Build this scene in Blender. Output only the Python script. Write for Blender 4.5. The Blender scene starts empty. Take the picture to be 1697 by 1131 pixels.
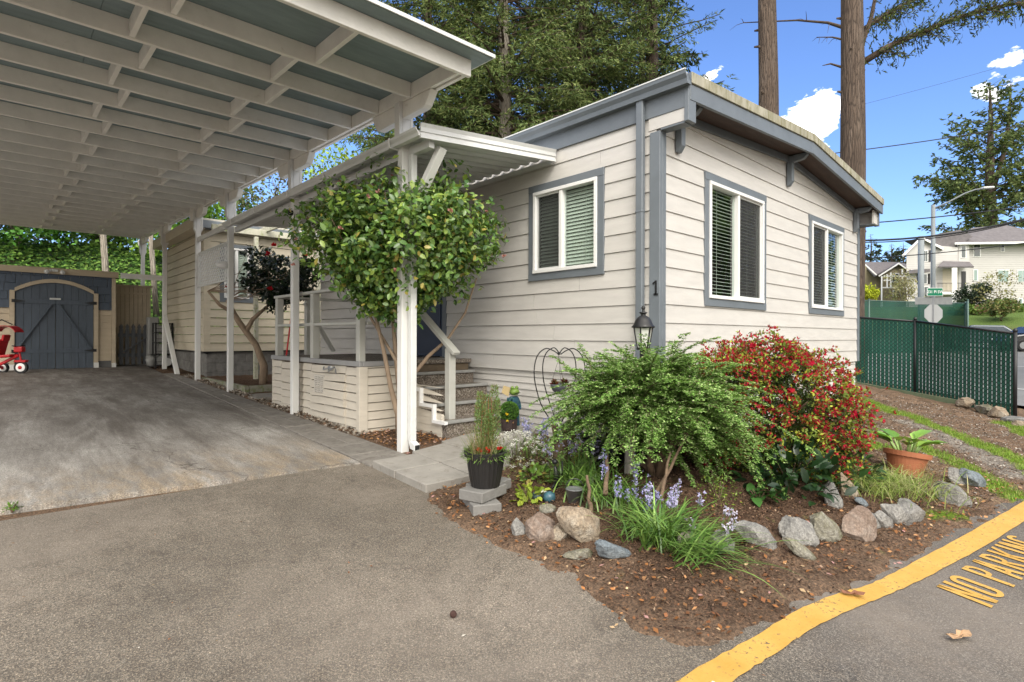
import bpy, math, random
import numpy as np
from mathutils import Vector, Matrix
random.seed(7); RNG = np.random.default_rng(7)
C = bpy.context.scene.collection
scn = bpy.context.scene
PI = math.pi
# ------------------------------------------------------------------ camera numbers (from the photograph's vanishing points)
F_PX, W_PX = 916.29, 1697.0
YAW, ROLL = math.radians(42.80), math.radians(0.1715)
fwd = Vector((math.sin(YAW), math.cos(YAW), 0)); rgt = Vector((math.cos(YAW), -math.sin(YAW), 0)); upv = Vector((0, 0, 1))
rc = rgt * math.cos(ROLL) + upv * math.sin(ROLL); uc = upv * math.cos(ROLL) - rgt * math.sin(ROLL)
cd = bpy.data.cameras.new('camera'); cam = bpy.data.objects.new('camera', cd); C.objects.link(cam)
cd.sensor_width = 36; cd.lens = F_PX / W_PX * 36; cd.shift_y = -8.2 / W_PX; cd.clip_end = 2000; cd.clip_start = .05
m = Matrix((rc, uc, -fwd)).transposed().to_4x4(); cam.matrix_world = m
scn.camera = cam

# ------------------------------------------------------------------ object helpers
def wloc(o):
    v = Vector((0, 0, 0))
    while o is not None: v = v + o.location; o = o.parent
    return v
def tag(o, label=None, cat=None, group=None, kind=None):
    if label: o['label'] = label
    if cat: o['category'] = cat
    if group: o['group'] = group
    if kind: o['kind'] = kind
    return o
def thing(name, label, cat, loc=(0, 0, 0), group=None):
    o = bpy.data.objects.new(name, None); o.empty_display_size = .1; C.objects.link(o); o.location = loc
    return tag(o, label, cat, group)
def copy_tree(o, delta=(0, 0, 0), label=None, parent=None, rz=0, scale=1):
    c = o.copy(); C.objects.link(c)
    if parent is None:
        c.location = Vector(o.location) + Vector(delta); c.rotation_euler.z += rz; c.scale = (scale,) * 3
    c.parent = parent
    if label: c['label'] = label
    for ch in list(o.children): copy_tree(ch, parent=c)
    return c

def mkmesh(name, V, Fc, mat=None, parent=None, smooth=False, cols=None, origin=None):
    """V Nx3 array, Fc list of faces or int array (n,k); cols Nx3 per-vertex colour"""
    V = np.asarray(V, dtype=np.float64).reshape(-1, 3)
    off = wloc(parent) if parent is not None else (Vector(origin) if origin is not None else Vector((0, 0, 0)))
    V = V - np.array(off)
    me = bpy.data.meshes.new(name)
    if isinstance(Fc, np.ndarray):
        n, k = Fc.shape
        me.vertices.add(len(V)); me.vertices.foreach_set('co', V.astype(np.float32).ravel())
        me.loops.add(n * k); me.loops.foreach_set('vertex_index', Fc.astype(np.int32).ravel())
        me.polygons.add(n); me.polygons.foreach_set('loop_start', np.arange(0, n * k, k, dtype=np.int32))
        me.polygons.foreach_set('loop_total', np.full(n, k, dtype=np.int32))
        me.update(calc_edges=True)
    else:
        me.from_pydata([tuple(v) for v in V], [], Fc); me.update()
    if cols is not None:
        at = me.color_attributes.new('Col', 'FLOAT_COLOR', 'POINT')
        a = np.ones((len(V), 4), dtype=np.float32); a[:, :3] = cols
        at.data.foreach_set('color', a.ravel())
    if smooth: me.polygons.foreach_set('use_smooth', np.ones(len(me.polygons), dtype=bool))
    o = bpy.data.objects.new(name, me); C.objects.link(o)
    if mat is not None: me.materials.append(mat)
    if parent is not None: o.parent = parent
    else: o.location = off
    return o

class MB:
    def __init__(s): s.v = []; s.f = []
    def add(s, vs, fs):
        n = len(s.v); s.v += [tuple(v) for v in vs]; s.f += [tuple(i + n for i in f) for f in fs]; return s
    def box(s, x0, x1, y0, y1, z0, z1):
        return s.add([(x0, y0, z0), (x1, y0, z0), (x1, y1, z0), (x0, y1, z0), (x0, y0, z1), (x1, y0, z1), (x1, y1, z1), (x0, y1, z1)],
                     [(0, 3, 2, 1), (4, 5, 6, 7), (0, 1, 5, 4), (1, 2, 6, 5), (2, 3, 7, 6), (3, 0, 4, 7)])
    def obox(s, c, ax, ay, az, sx, sy, sz):
        c = Vector(c); ax = Vector(ax).normalized() * sx / 2; ay = Vector(ay).normalized() * sy / 2; az = Vector(az).normalized() * sz / 2
        vs = [c + ax * i + ay * j + az * k for k in (-1, 1) for i, j in ((-1, -1), (1, -1), (1, 1), (-1, 1))]
        return s.add(vs, [(0, 3, 2, 1), (4, 5, 6, 7), (0, 1, 5, 4), (1, 2, 6, 5), (2, 3, 7, 6), (3, 0, 4, 7)])
    def bar(s, a, b, w, h, up=(0, 0, 1)):
        a = Vector(a); b = Vector(b); d = (b - a); L = d.length; d.normalize()
        u = Vector(up); x = d.cross(u)
        if x.length < 1e-4: u = Vector((0, 1, 0)); x = d.cross(u)
        x.normalize(); z = x.cross(d)
        return s.obox((a + b) / 2, d, x, z, L, w, h)
    def prism(s, pts, ext):
        n = len(pts); e = Vector(ext); P = [Vector(p) for p in pts]
        vs = P + [p + e for p in P]
        fs = [tuple(range(n - 1, -1, -1)), tuple(range(n, 2 * n))] + [(i, (i + 1) % n, n + (i + 1) % n, n + i) for i in range(n)]
        return s.add(vs, fs)
    def tube(s, pts, rad, n=8, cap=True):
        pts = [Vector(p) for p in pts]
        if not hasattr(rad, '__len__'): rad = [rad] * len(pts)
        vs = []; fs = []; ref = None
        for i, p in enumerate(pts):
            d = (pts[min(i + 1, len(pts) - 1)] - pts[max(i - 1, 0)]).normalized()
            if ref is None: ref = Vector((0, 0, 1)) if abs(d.z) < .9 else Vector((1, 0, 0))
            x = (ref - d * ref.dot(d))
            if x.length < 1e-5: x = d.orthogonal()
            x.normalize(); y = d.cross(x); ref = x
            for k in range(n):
                a = 2 * PI * k / n; vs.append(p + (x * math.cos(a) + y * math.sin(a)) * rad[i])
        for i in range(len(pts) - 1):
            for k in range(n): fs.append((i * n + k, i * n + (k + 1) % n, (i + 1) * n + (k + 1) % n, (i + 1) * n + k))
        if cap: fs += [tuple(range(n - 1, -1, -1)), tuple((len(pts) - 1) * n + k for k in range(n))]
        return s.add(vs, fs)
    def lathe(s, prof, c=(0, 0, 0), n=20, rib=0):
        vs = []; fs = []
        for i, (r, z) in enumerate(prof):
            for k in range(n):
                a = 2 * PI * k / n; rr = r * (1 - (rib if k % 2 else 0)); vs.append((c[0] + rr * math.cos(a), c[1] + rr * math.sin(a), c[2] + z))
        for i in range(len(prof) - 1):
            for k in range(n): fs.append((i * n + k, i * n + (k + 1) % n, (i + 1) * n + (k + 1) % n, (i + 1) * n + k))
        fs += [tuple(range(n - 1, -1, -1)), tuple((len(prof) - 1) * n + k for k in range(n))]
        return s.add(vs, fs)
    def blob(s, c, r, n=10, m=7, jit=0, squash=1):
        vs = []; fs = []
        for i in range(m + 1):
            t = PI * i / m
            for k in range(n):
                a = 2 * PI * k / n; q = r * (1 + random.uniform(-jit, jit)); vs.append((c[0] + q * math.sin(t) * math.cos(a), c[1] + q * math.sin(t) * math.sin(a), c[2] + q * squash * math.cos(t)))
        for i in range(m):
            for k in range(n): fs.append((i * n + k, (i + 1) * n + k, (i + 1) * n + (k + 1) % n, i * n + (k + 1) % n))
        return s.add(vs, fs)
    def build(s, name, mat, parent=None, bevel=0, smooth=False, origin=None, segs=1, kind=None):
        o = mkmesh(name, np.array([tuple(v) for v in s.v]), s.f, mat, parent, smooth, origin=origin)
        if bevel:
            b = o.modifiers.new('bevel', 'BEVEL'); b.width = bevel; b.segments = segs; b.limit_method = 'ANGLE'; b.angle_limit = math.radians(35)
        if kind: o['kind'] = kind
        return o

# ------------------------------------------------------------------ materials
def nt(name):
    m = bpy.data.materials.new(name); m.use_nodes = True; t = m.node_tree; t.nodes.clear()
    out = t.nodes.new('ShaderNodeOutputMaterial'); p = t.nodes.new('ShaderNodeBsdfPrincipled'); t.links.new(p.outputs[0], out.inputs[0])
    return m, t, p, out
def N(t, kind, **kw):
    n = t.nodes.new(kind)
    for k, v in kw.items():
        if k.startswith('i_'): n.inputs[k[2:].replace('_', ' ')].default_value = v
        else: setattr(n, k, v)
    return n
def coords(t, scale=(1, 1, 1), kind='Object'):
    tc = t.nodes.new('ShaderNodeTexCoord'); mp = t.nodes.new('ShaderNodeMapping'); mp.inputs['Scale'].default_value = scale
    t.links.new(tc.outputs[kind], mp.inputs[0]); return mp.outputs[0]
def noise(t, vec, scale, detail=5, rough=.55, dist=0):
    n = N(t, 'ShaderNodeTexNoise'); n.inputs['Scale'].default_value = scale; n.inputs['Detail'].default_value = detail
    n.inputs['Roughness'].default_value = rough; n.inputs['Distortion'].default_value = dist; t.links.new(vec, n.inputs['Vector']); return n.outputs['Fac']
def ramp(t, fac, stops):
    r = t.nodes.new('ShaderNodeValToRGB'); e = r.color_ramp.elements
    while len(e) < len(stops): e.new(.5)
    for x, (p, c) in zip(e, stops): x.position = p; x.color = (c if len(c) == 4 else (*c, 1)) if hasattr(c, '__len__') else (c, c, c, 1)
    t.links.new(fac, r.inputs[0]); return r.outputs[0]
def mix(t, fac, a, b, mode='MIX'):
    n = t.nodes.new('ShaderNodeMix'); n.data_type = 'RGBA'; n.blend_type = mode
    for sock, v in ((n.inputs[0], fac), (n.inputs[6], a), (n.inputs[7], b)):
        if hasattr(v, 'is_linked') or isinstance(v, bpy.types.NodeSocket): t.links.new(v, sock)
        else: sock.default_value = v if not hasattr(v, '__len__') else (*v[:3], 1)
    return n.outputs[2]
def bump(t, p, h, strength, dist=.01):
    b = t.nodes.new('ShaderNodeBump'); b.inputs['Strength'].default_value = strength; b.inputs['Distance'].default_value = dist
    t.links.new(h, b.inputs['Height']); t.links.new(b.outputs[0], p.inputs['Normal']); return b
def mathm(t, a, b):
    n = t.nodes.new('ShaderNodeMath'); n.operation = 'MULTIPLY'; t.links.new(a, n.inputs[0]); n.inputs[1].default_value = b; return n.outputs[0]
MATS = {}
def M(name, col, var=.12, scale=3, rough=.6, bs=.15, bscale=40, stretch=(1, 1, 1), metal=0, col2=None, thr=(.45, .7), spec=.4):
    """painted / plain surface: base colour with soft blotches, optional second colour (wear, dirt), fine relief"""
    if name in MATS: return MATS[name]
    m, t, p, out = nt(name); v = coords(t, stretch)
    n1 = noise(t, v, scale, 6, .6); c = np.array(col)
    base = ramp(t, n1, [(.3, tuple(np.clip(c * (1 - var), 0, 1))), (.7, tuple(np.clip(c * (1 + var), 0, 1)))])
    if col2 is not None:
        n2 = noise(t, v, scale * 2.7, 8, .7, .4); base = mix(t, ramp(t, n2, [(thr[0], 0.), (thr[1], 1.)]), base, col2)
    t.links.new(base, p.inputs['Base Color']); p.inputs['Roughness'].default_value = rough; p.inputs['Metallic'].default_value = metal
    p.inputs['Specular IOR Level'].default_value = spec
    if bs: bump(t, p, noise(t, v, bscale, 4, .6), bs, .006)
    MATS[name] = m; return m
def LEAF(name, rough=.45, trans=.25, spec=.4):
    if name in MATS: return MATS[name]
    m, t, p, out = nt(name); a = N(t, 'ShaderNodeAttribute', attribute_name='Col')
    t.links.new(a.outputs['Color'], p.inputs['Base Color']); p.inputs['Roughness'].default_value = rough; p.inputs['Specular IOR Level'].default_value = spec
    tr = t.nodes.new('ShaderNodeBsdfTranslucent'); t.links.new(mix(t, 1.0, a.outputs['Color'], (1.0, 1.0, .55), 'MULTIPLY'), tr.inputs[0])
    ms = t.nodes.new('ShaderNodeMixShader'); ms.inputs[0].default_value = trans
    t.links.new(p.outputs[0], ms.inputs[1]); t.links.new(tr.outputs[0], ms.inputs[2]); t.links.new(ms.outputs[0], out.inputs[0])
    MATS[name] = m; return m
WOODST = (1, 1, 9)
m_siding = M('siding_paint', (.525, .508, .48), .075, 2.5, .55, .35, 60, (1, 1, 6))
m_siding2 = M('siding_paint_cream', (.52, .465, .36), .07, 2.5, .6, .3, 60, (1, 1, 6))
m_siding3 = M('siding_paint_old', (.53, .485, .41), .07, 3.5, .65, .4, 50, (1, 1, 5), col2=(.25, .2, .14), thr=(.66, .9))
m_trim = M('trim_blue_grey', (.14, .16, .18), .10, 4, .5, .25, 60)
m_white = M('white_paint', (.78, .765, .72), .07, 5, .5, .25, 50, col2=(.36, .31, .24), thr=(.62, .95))
m_postw = M('post_paint', (.66, .66, .64), .06, 5, .5, .2, 50, (1, 1, .3), col2=(.32, .29, .24), thr=(.65, .95))
m_vinyl = M('white_vinyl', (.74, .74, .73), .02, 3, .3, 0)
m_alum = M('white_aluminium', (.60, .61, .60), .05, 4, .42, .1, 20, col2=(.33, .31, .27), thr=(.6, .95))
m_ply = M('soffit_paint_blue', (.20, .26, .275), .14, 3, .6, .4, 40, (1, 5, 1))
m_soffit = M('soffit_stain_brown', (.055, .032, .024), .3, 3, .7, .4, 40, (1, 6, 1))
m_rooftop = M('roof_coating', (.50, .48, .42), .15, 6, .8, .4, 30, col2=(.22, .21, .14), thr=(.5, .8))
m_moss = M('mossy_flashing', (.33, .315, .25), .15, 5, .8, .4, 30, (1, 1, .25), col2=(.15, .14, .06), thr=(.42, .7))
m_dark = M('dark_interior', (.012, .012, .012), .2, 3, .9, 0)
m_black = M('black_metal', (.012, .012, .013), .2, 3, .4, .1)
m_greym = M('galvanised_metal', (.32, .33, .34), .1, 6, .4, .05, metal=.6)
m_red = M('red_plastic', (.42, .012, .018), .08, 3, .3, 0)

def m_glass_():
    m, t, p, out = nt('window_glass'); p.inputs['Base Color'].default_value = (.9, 1, .95, 1); p.inputs['Roughness'].default_value = .02
    tb = t.nodes.new('ShaderNodeBsdfTransparent'); tb.inputs[0].default_value = (.84, .92, .88, 1)
    g = t.nodes.new('ShaderNodeBsdfGlossy'); g.inputs['Roughness'].default_value = .015
    lw = t.nodes.new('ShaderNodeLayerWeight'); lw.inputs[0].default_value = .5; fr = t.nodes.new('ShaderNodeMath'); fr.operation = 'POWER'; t.links.new(lw.outputs['Facing'], fr.inputs[0]); fr.inputs[1].default_value = 4.0
    v = coords(t); bp = t.nodes.new('ShaderNodeBump'); bp.inputs['Strength'].default_value = .03; t.links.new(noise(t, v, 2.5, 2), bp.inputs['Height']); t.links.new(bp.outputs[0], g.inputs['Normal'])
    mm = N(t, 'ShaderNodeMath', operation='MULTIPLY_ADD'); t.links.new(fr.outputs[0], mm.inputs[0]); mm.inputs[1].default_value = .95; mm.inputs[2].default_value = .08; mm.use_clamp = True
    ms = t.nodes.new('ShaderNodeMixShader'); t.links.new(mm.outputs[0], ms.inputs[0]); t.links.new(tb.outputs[0], ms.inputs[1]); t.links.new(g.outputs[0], ms.inputs[2]); t.links.new(ms.outputs[0], out.inputs[0])
    return m
m_glass = m_glass_()
def m_screen_():
    m, t, p, out = nt('insect_screen'); p.inputs['Base Color'].default_value = (.03, .03, .03, 1); p.inputs['Roughness'].default_value = .7
    tb = t.nodes.new('ShaderNodeBsdfTransparent'); ms = t.nodes.new('ShaderNodeMixShader'); ms.inputs[0].default_value = .62
    t.links.new(tb.outputs[0], ms.inputs[1]); t.links.new(p.outputs[0], ms.inputs[2]); t.links.new(ms.outputs[0], out.inputs[0]); return m
m_screen = m_screen_()
m_blind = M('blind_slat', (.60, .62, .58), .03, 3, .5, 0)

def m_asphalt_():
    m, t, p, out = nt('asphalt'); v = coords(t)
    a = noise(t, v, 1.1, 6, .6); b = noise(t, v, 130, 3, .7); c = noise(t, v, 9, 6, .65)
    # older brownish surface on the driveway, darker newer surfacing on the lane (world y below ~1)
    sep = t.nodes.new('ShaderNodeSeparateXYZ'); t.links.new(v, sep.inputs[0])
    e = N(t, 'ShaderNodeMath', operation='MULTIPLY_ADD'); t.links.new(a, e.inputs[0]); e.inputs[1].default_value = .5
    t.links.new(sep.outputs[1], e.inputs[2])
    f = N(t, 'ShaderNodeMath', operation='MULTIPLY_ADD'); t.links.new(sep.outputs[0], f.inputs[0]); f.inputs[1].default_value = -.42; t.links.new(e.outputs[0], f.inputs[2])
    lane = ramp(t, f.outputs[0], [(0., 1.), (.32, 0.)])
    old = ramp(t, a, [(.3, (.10, .088, .073)), (.5, (.138, .122, .102)), (.7, (.19, .168, .142))])
    new = ramp(t, a, [(.3, (.07, .066, .062)), (.7, (.098, .09, .083))])
    col = mix(t, lane, old, new)
    col = mix(t, ramp(t, c, [(.33, .55), (.55, 0.)]), col, (.085, .07, .056))
    col = mix(t, .75, col, ramp(t, b, [(.3, (.25, .24, .23)), (.5, (1.0, .98, .95)), (.70, (2.4, 2.3, 2.15))]), 'MULTIPLY')
    vo = N(t, 'ShaderNodeTexVoronoi'); vo.inputs['Scale'].default_value = 210; t.links.new(v, vo.inputs['Vector'])
    sp = N(t, 'ShaderNodeSeparateColor'); t.links.new(vo.outputs['Color'], sp.inputs[0])
    vg = N(t, 'ShaderNodeTexVoronoi'); vg.inputs['Scale'].default_value = 330; t.links.new(v, vg.inputs['Vector']); sg_ = N(t, 'ShaderNodeSeparateColor'); t.links.new(vg.outputs['Color'], sg_.inputs[0])
    col = mix(t, .8, col, ramp(t, sg_.outputs[1], [(0., (.35, .34, .33)), (.5, (.9, .9, .9)), (.85, (1.3, 1.28, 1.22)), (1., (2.6, 2.5, 2.3))]), 'MULTIPLY')
    ck = N(t, 'ShaderNodeTexVoronoi'); ck.feature = 'DISTANCE_TO_EDGE'; ck.inputs['Scale'].default_value = .55; nd = N(t, 'ShaderNodeTexNoise'); nd.inputs['Scale'].default_value = 2.5; nd.inputs['Detail'].default_value = 8; t.links.new(v, nd.inputs['Vector']); wv = N(t, 'ShaderNodeVectorMath', operation='ADD'); t.links.new(v, wv.inputs[0]); t.links.new(nd.outputs['Color'], wv.inputs[1]); t.links.new(wv.outputs[0], ck.inputs['Vector'])
    col = mix(t, mathm(t, ramp(t, ck.outputs['Distance'], [(.0, 1.), (.007, 0.)]), .5), col, (.05, .042, .034))
    st = noise(t, v, .45, 6, .7, .6); col = mix(t, ramp(t, st, [(.45, 0.), (.68, .55)]), col, (.235, .20, .165))
    k = N(t, 'ShaderNodeMath', operation='GREATER_THAN'); t.links.new(sp.outputs[0], k.inputs[0]); k.inputs[1].default_value = .955
    col = mix(t, mathm(t, k.outputs[0], .55), col, (.27, .25, .21))
    t.links.new(col, p.inputs['Base Color']); p.inputs['Roughness'].default_value = .85
    bump(t, p, b, .7, .006); return m
m_asphalt = m_asphalt_()
def m_concrete_():
    m, t, p, out = nt('driveway_concrete'); v = coords(t); vs = coords(t, (1.6, .5, 1))
    sep = t.nodes.new('ShaderNodeSeparateXYZ'); t.links.new(v, sep.inputs[0])
    a = noise(t, vs, 1.5, 7, .62, .5); b = noise(t, v, 110, 3, .7); c = noise(t, vs, 4, 7, .7)
    col = ramp(t, a, [(.28, (.15, .138, .122)), (.48, (.235, .22, .20)), (.66, (.35, .335, .31))])
    # oil and tyre stains: long dark tracks; brown tone deepens toward the back
    d = noise(t, coords(t, (1.5, .22, 1)), 1.3, 5, .6, .6)
    col = mix(t, ramp(t, d, [(.46, 0.), (.62, .62)]), col, (.085, .07, .058))
    yr = N(t, 'ShaderNodeMapRange'); yr.inputs[1].default_value = 6; yr.inputs[2].default_value = 13; t.links.new(sep.outputs[1], yr.inputs[0])
    n3 = N(t, 'ShaderNodeMath', operation='MULTIPLY'); t.links.new(yr.outputs[0], n3.inputs[0]); t.links.new(ramp(t, c, [(.3, .95), (.65, .3)]), n3.inputs[1])
    col = mix(t, n3.outputs[0], col, (.075, .058, .045))
    fr = N(t, 'ShaderNodeMapRange'); fr.inputs[1].default_value = 6.2; fr.inputs[2].default_value = 5.0; t.links.new(sep.outputs[1], fr.inputs[0])
    n4 = N(t, 'ShaderNodeMath', operation='MULTIPLY'); t.links.new(fr.outputs[0], n4.inputs[0]); t.links.new(ramp(t, c, [(.42, 0.), (.62, .7)]), n4.inputs[1])
    col = mix(t, n4.outputs[0], col, (.27, .21, .14))
    col = mix(t, .75, col, ramp(t, b, [(.3, (.35, .34, .33)), (.5, (1, 1, 1)), (.70, (2.1, 2.1, 2.1))]), 'MULTIPLY')
    ck = N(t, 'ShaderNodeTexVoronoi'); ck.feature = 'DISTANCE_TO_EDGE'; ck.inputs['Scale'].default_value = .38; nd = N(t, 'ShaderNodeTexNoise'); nd.inputs['Scale'].default_value = 1.6; nd.inputs['Detail'].default_value = 9; t.links.new(v, nd.inputs['Vector']); wv = N(t, 'ShaderNodeVectorMath', operation='ADD'); t.links.new(v, wv.inputs[0]); t.links.new(nd.outputs['Color'], wv.inputs[1]); t.links.new(wv.outputs[0], ck.inputs['Vector'])
    col = mix(t, ramp(t, ck.outputs['Distance'], [(.0, .8), (.004, 0.)]), col, (.05, .04, .03))
    jy = N(t, 'ShaderNodeMath', operation='PINGPONG'); t.links.new(sep.outputs[1], jy.inputs[0]); jy.inputs[1].default_value = 1.55
    col = mix(t, ramp(t, jy.outputs[0], [(.0, .55), (.012, 0.)]), col, (.33, .30, .26))
    fs = noise(t, coords(t, (9, 1.1, 1)), 3, 8, .75); col = mix(t, .5, col, ramp(t, fs, [(.35, (.6, .58, .56)), (.6, (1.25, 1.25, 1.25))]), 'MULTIPLY')
    t.links.new(col, p.inputs['Base Color']); p.inputs['Roughness'].default_value = .8; bump(t, p, b, .4, .004); return m
m_concrete = m_concrete_()
m_paver = M('paver_concrete', (.20, .185, .165), .22, 5, .85, .6, 90, col2=(.10, .085, .07), thr=(.5, .75))
m_slab = M('slab_concrete', (.27, .255, .23), .15, 4, .85, .5, 90, col2=(.13, .105, .08), thr=(.55, .8))
def m_soil_():
    m, t, p, out = nt('ground_cover'); v = coords(t); at = N(t, 'ShaderNodeAttribute', attribute_name='Col')
    b = noise(t, v, 75, 5, .75); c = noise(t, v, 12, 6, .7)
    col = mix(t, .95, at.outputs['Color'], ramp(t, b, [(.28, (.22, .2, .2)), (.5, (1, 1, 1)), (.70, (2.3, 2.0, 1.7))]), 'MULTIPLY')
    col = mix(t, .6, col, ramp(t, c, [(.3, (.55, .52, .5)), (.65, (1.35, 1.35, 1.35))]), 'MULTIPLY')
    t.links.new(col, p.inputs['Base Color']); p.inputs['Roughness'].default_value = .95; p.inputs['Specular IOR Level'].default_value = .1
    bump(t, p, b, .9, .02); return m
m_soil = m_soil_()
m_yellow = None
def m_yellow_():
    m, t, p, out = nt('yellow_road_paint'); v = coords(t)
    a = noise(t, v, 45, 6, .75); b = noise(t, v, 6, 5, .6)
    col = ramp(t, b, [(.3, (.45, .255, .045)), (.7, (.55, .335, .08))])
    th = mix(t, ramp(t, b, [(.45, .0), (.72, 1.)]), (0, 0, 0), (1, 1, 1)); k = N(t, 'ShaderNodeMath', operation='MULTIPLY_ADD'); t.links.new(th, k.inputs[0]); k.inputs[1].default_value = .09; t.links.new(a, k.inputs[2])
    col = mix(t, ramp(t, k.outputs[0], [(.60, 0.), (.66, .9)]), col, (.085, .07, .05))
    t.links.new(col, p.inputs['Base Color']); p.inputs['Roughness'].default_value = .75; bump(t, p, noise(t, v, 120, 3), .4, .004); return m
m_yellow = m_yellow_()

# ------------------------------------------------------------------ terrain
HX = [-50, 3, 6, 17, 45, 56, 62, 75, 200]; HZ = [0, 0, 0, -.42, .35, .7, 2.8, 4.3, 7.5]
def h0(X, Y): return -1.29 + .03 * np.clip(Y, -6, 22) + np.interp(X, HX, HZ) + .13 * np.clip(Y - 1.2, 0, 4) * np.clip((X - 10.5) / 4, 0, 1) * np.clip((21 - X) / 4, 0, 1)
def mound(X, Y):
    r = 0
    for cx, cy, rx, ry, a in ((4.3, 2.3, 1.5, .9, .14), (7.0, 2.2, 2.6, 1.0, .12)):
        r = r + a * np.exp(-((X - cx) / rx) ** 2 - ((Y - cy) / ry) ** 2)
    return r
BED = [(2.36, 3.50), (2.23, 3.09), (2.18, 2.67), (2.18, 2.29), (2.19, 1.89), (2.10, 1.66), (2.01, 1.42), (2.06, 1.24), (2.16, 1.13), (2.38, 1.08), (2.98, 1.0), (3.39, .90), (4.15, .76), (5.98, .51), (10, .0), (17.2, -.6),
       (17.2, 40), (2.86, 40), (2.86, 3.5)]
def vnoise(X, Y, s, seed=0):
    """smooth value noise"""
    r = np.random.default_rng(seed); T = r.random((64, 64)); x = X * s; y = Y * s
    xi = np.floor(x).astype(int); yi = np.floor(y).astype(int); fx = x - xi; fy = y - yi; fx = fx * fx * (3 - 2 * fx); fy = fy * fy * (3 - 2 * fy)
    g = lambda i, j: T[i % 64, j % 64]
    return (g(xi, yi) * (1 - fx) + g(xi + 1, yi) * fx) * (1 - fy) + (g(xi, yi + 1) * (1 - fx) + g(xi + 1, yi + 1) * fx) * fy
def sdist(X, Y, poly):
    """signed distance, positive inside"""
    d = np.full(X.shape, 1e9); ins = np.zeros(X.shape, bool); n = len(poly)
    for i in range(n):
        ax, ay = poly[i]; bx, by = poly[(i + 1) % n]; ex, ey = bx - ax, by - ay
        t = np.clip(((X - ax) * ex + (Y - ay) * ey) / (ex * ex + ey * ey), 0, 1)
        d = np.minimum(d, np.hypot(X - ax - t * ex, Y - ay - t * ey))
        with np.errstate(divide='ignore', invalid='ignore'):
            c = ((ay > Y) != (by > Y)) & (X < (bx - ax) * (Y - ay) / (by - ay + 1e-12) + ax)
        ins ^= c
    return np.where(ins, d, -d)
def ground_z(X, Y, full=False):
    X = np.asarray(X, float); Y = np.asarray(Y, float)
    d = sdist(X, Y, BED) + .11 + (vnoise(X, Y, 9, 1) - .5) * .10 + (vnoise(X, Y, 23, 2) - .5) * .05
    s = np.clip(d / .12, 0, 1); s = s * s * (3 - 2 * s)
    nearrd = np.clip(d / .5, 0, 1)
    z = h0(X, Y) - .03 + s * (.036 + nearrd * .012 * 1 + (vnoise(X, Y, 6, 3) - .5) * .05 * nearrd + (vnoise(X, Y, 19, 4) - .5) * .02) + mound(X, Y) * np.clip(d / .6, 0, 1)
    return z
def gz(x, y): return float(ground_z(np.array([x]), np.array([y]))[0])

MULCH = np.array((.10, .066, .046)); DIRT = np.array((.155, .110, .078)); GRASS = np.array((.12, .20, .022)); GRAVEL = np.array((.20, .185, .165)); LEAFY = np.array((.15, .085, .045))
def ground_cols(X, Y):
    n1 = vnoise(X, Y, 1.3, 11)[:, None]; n2 = vnoise(X, Y, 5, 12)[:, None]; n3 = vnoise(X, Y, 17, 13)[:, None]
    c = MULCH * (.8 + .5 * n2) + np.zeros((len(X), 3))
    far = np.clip((X - 5.2) / 1.2, 0, 1)[:, None] * np.clip((3.2 + (X - 6) * .9 - Y) * 2 + 3, 0, 1)[:, None]
    c = c * (1 - far) + (DIRT * (.75 + .5 * n2)) * far
    # dry dusty rim next to the asphalt
    d = sdist(X, Y, BED); rim = (np.clip(1 - d / .6, 0, 1) * np.clip((n2[:, 0]) * 2, .3, 1))[:, None]
    c = c * (1 - .8 * rim) + DIRT * 1.05 * .8 * rim
    # gravel track and grass strips running along the slope between the fence and the lane
    def cap(pts, w):
        best = np.full(X.shape, 9.)
        for (ax, ay), (bx, by) in zip(pts[:-1], pts[1:]):
            ex, ey = bx - ax, by - ay; t = np.clip(((X - ax) * ex + (Y - ay) * ey) / (ex * ex + ey * ey), 0, 1); best = np.minimum(best, np.hypot(X - ax - t * ex, Y - ay - t * ey))
        return np.clip(1.3 - best / w, 0, 1)
    jag = (vnoise(X, Y, 9, 21) - .5) * .5 + (vnoise(X, Y, 31, 22) - .5) * .5
    g = np.clip((cap([(10.8, 2.25), (9.46, 1.6), (8.2, 1.05), (7.0, .56)], .24) + jag * .5 - .25) * 1.6, 0, 1)[:, None]; c = c * (1 - g) + GRAVEL * (.7 + .6 * n3) * g
    gr = np.zeros(len(X))
    for pts, w in (([(12.7, 3.3), (11.7, 2.5)], .30), ([(11.6, 2.3), (9.36, 1.25), (7.9, .62), (6.9, .3)], .17), ([(7.7, 1.5), (7.26, 1.2), (6.99, 1.0)], .16), ([(6.85, .95), (6.28, .68), (5.9, .50)], .17), ([(4.72, .86), (4.95, .72)], .09), ([(12.9, 1.25), (12.2, 1.0), (11.2, .8)], .2), ([(6.6, 1.9), (6.9, 1.7)], .25)):
        gr = np.maximum(gr, np.clip((cap(pts, w) + jag - .3) * 1.8, 0, 1))
    c = c * (1 - gr[:, None]) + GRASS * (.7 + .6 * n3) * gr[:, None]
    farther = np.clip((X - 57) / 3, 0, 1)[:, None]; c = c * (1 - farther) + np.array((.085, .135, .035)) * farther
    left = np.clip((2.7 - X) * 4, 0, 1)[:, None]
    return np.clip(c, 0, 1), gr
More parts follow.
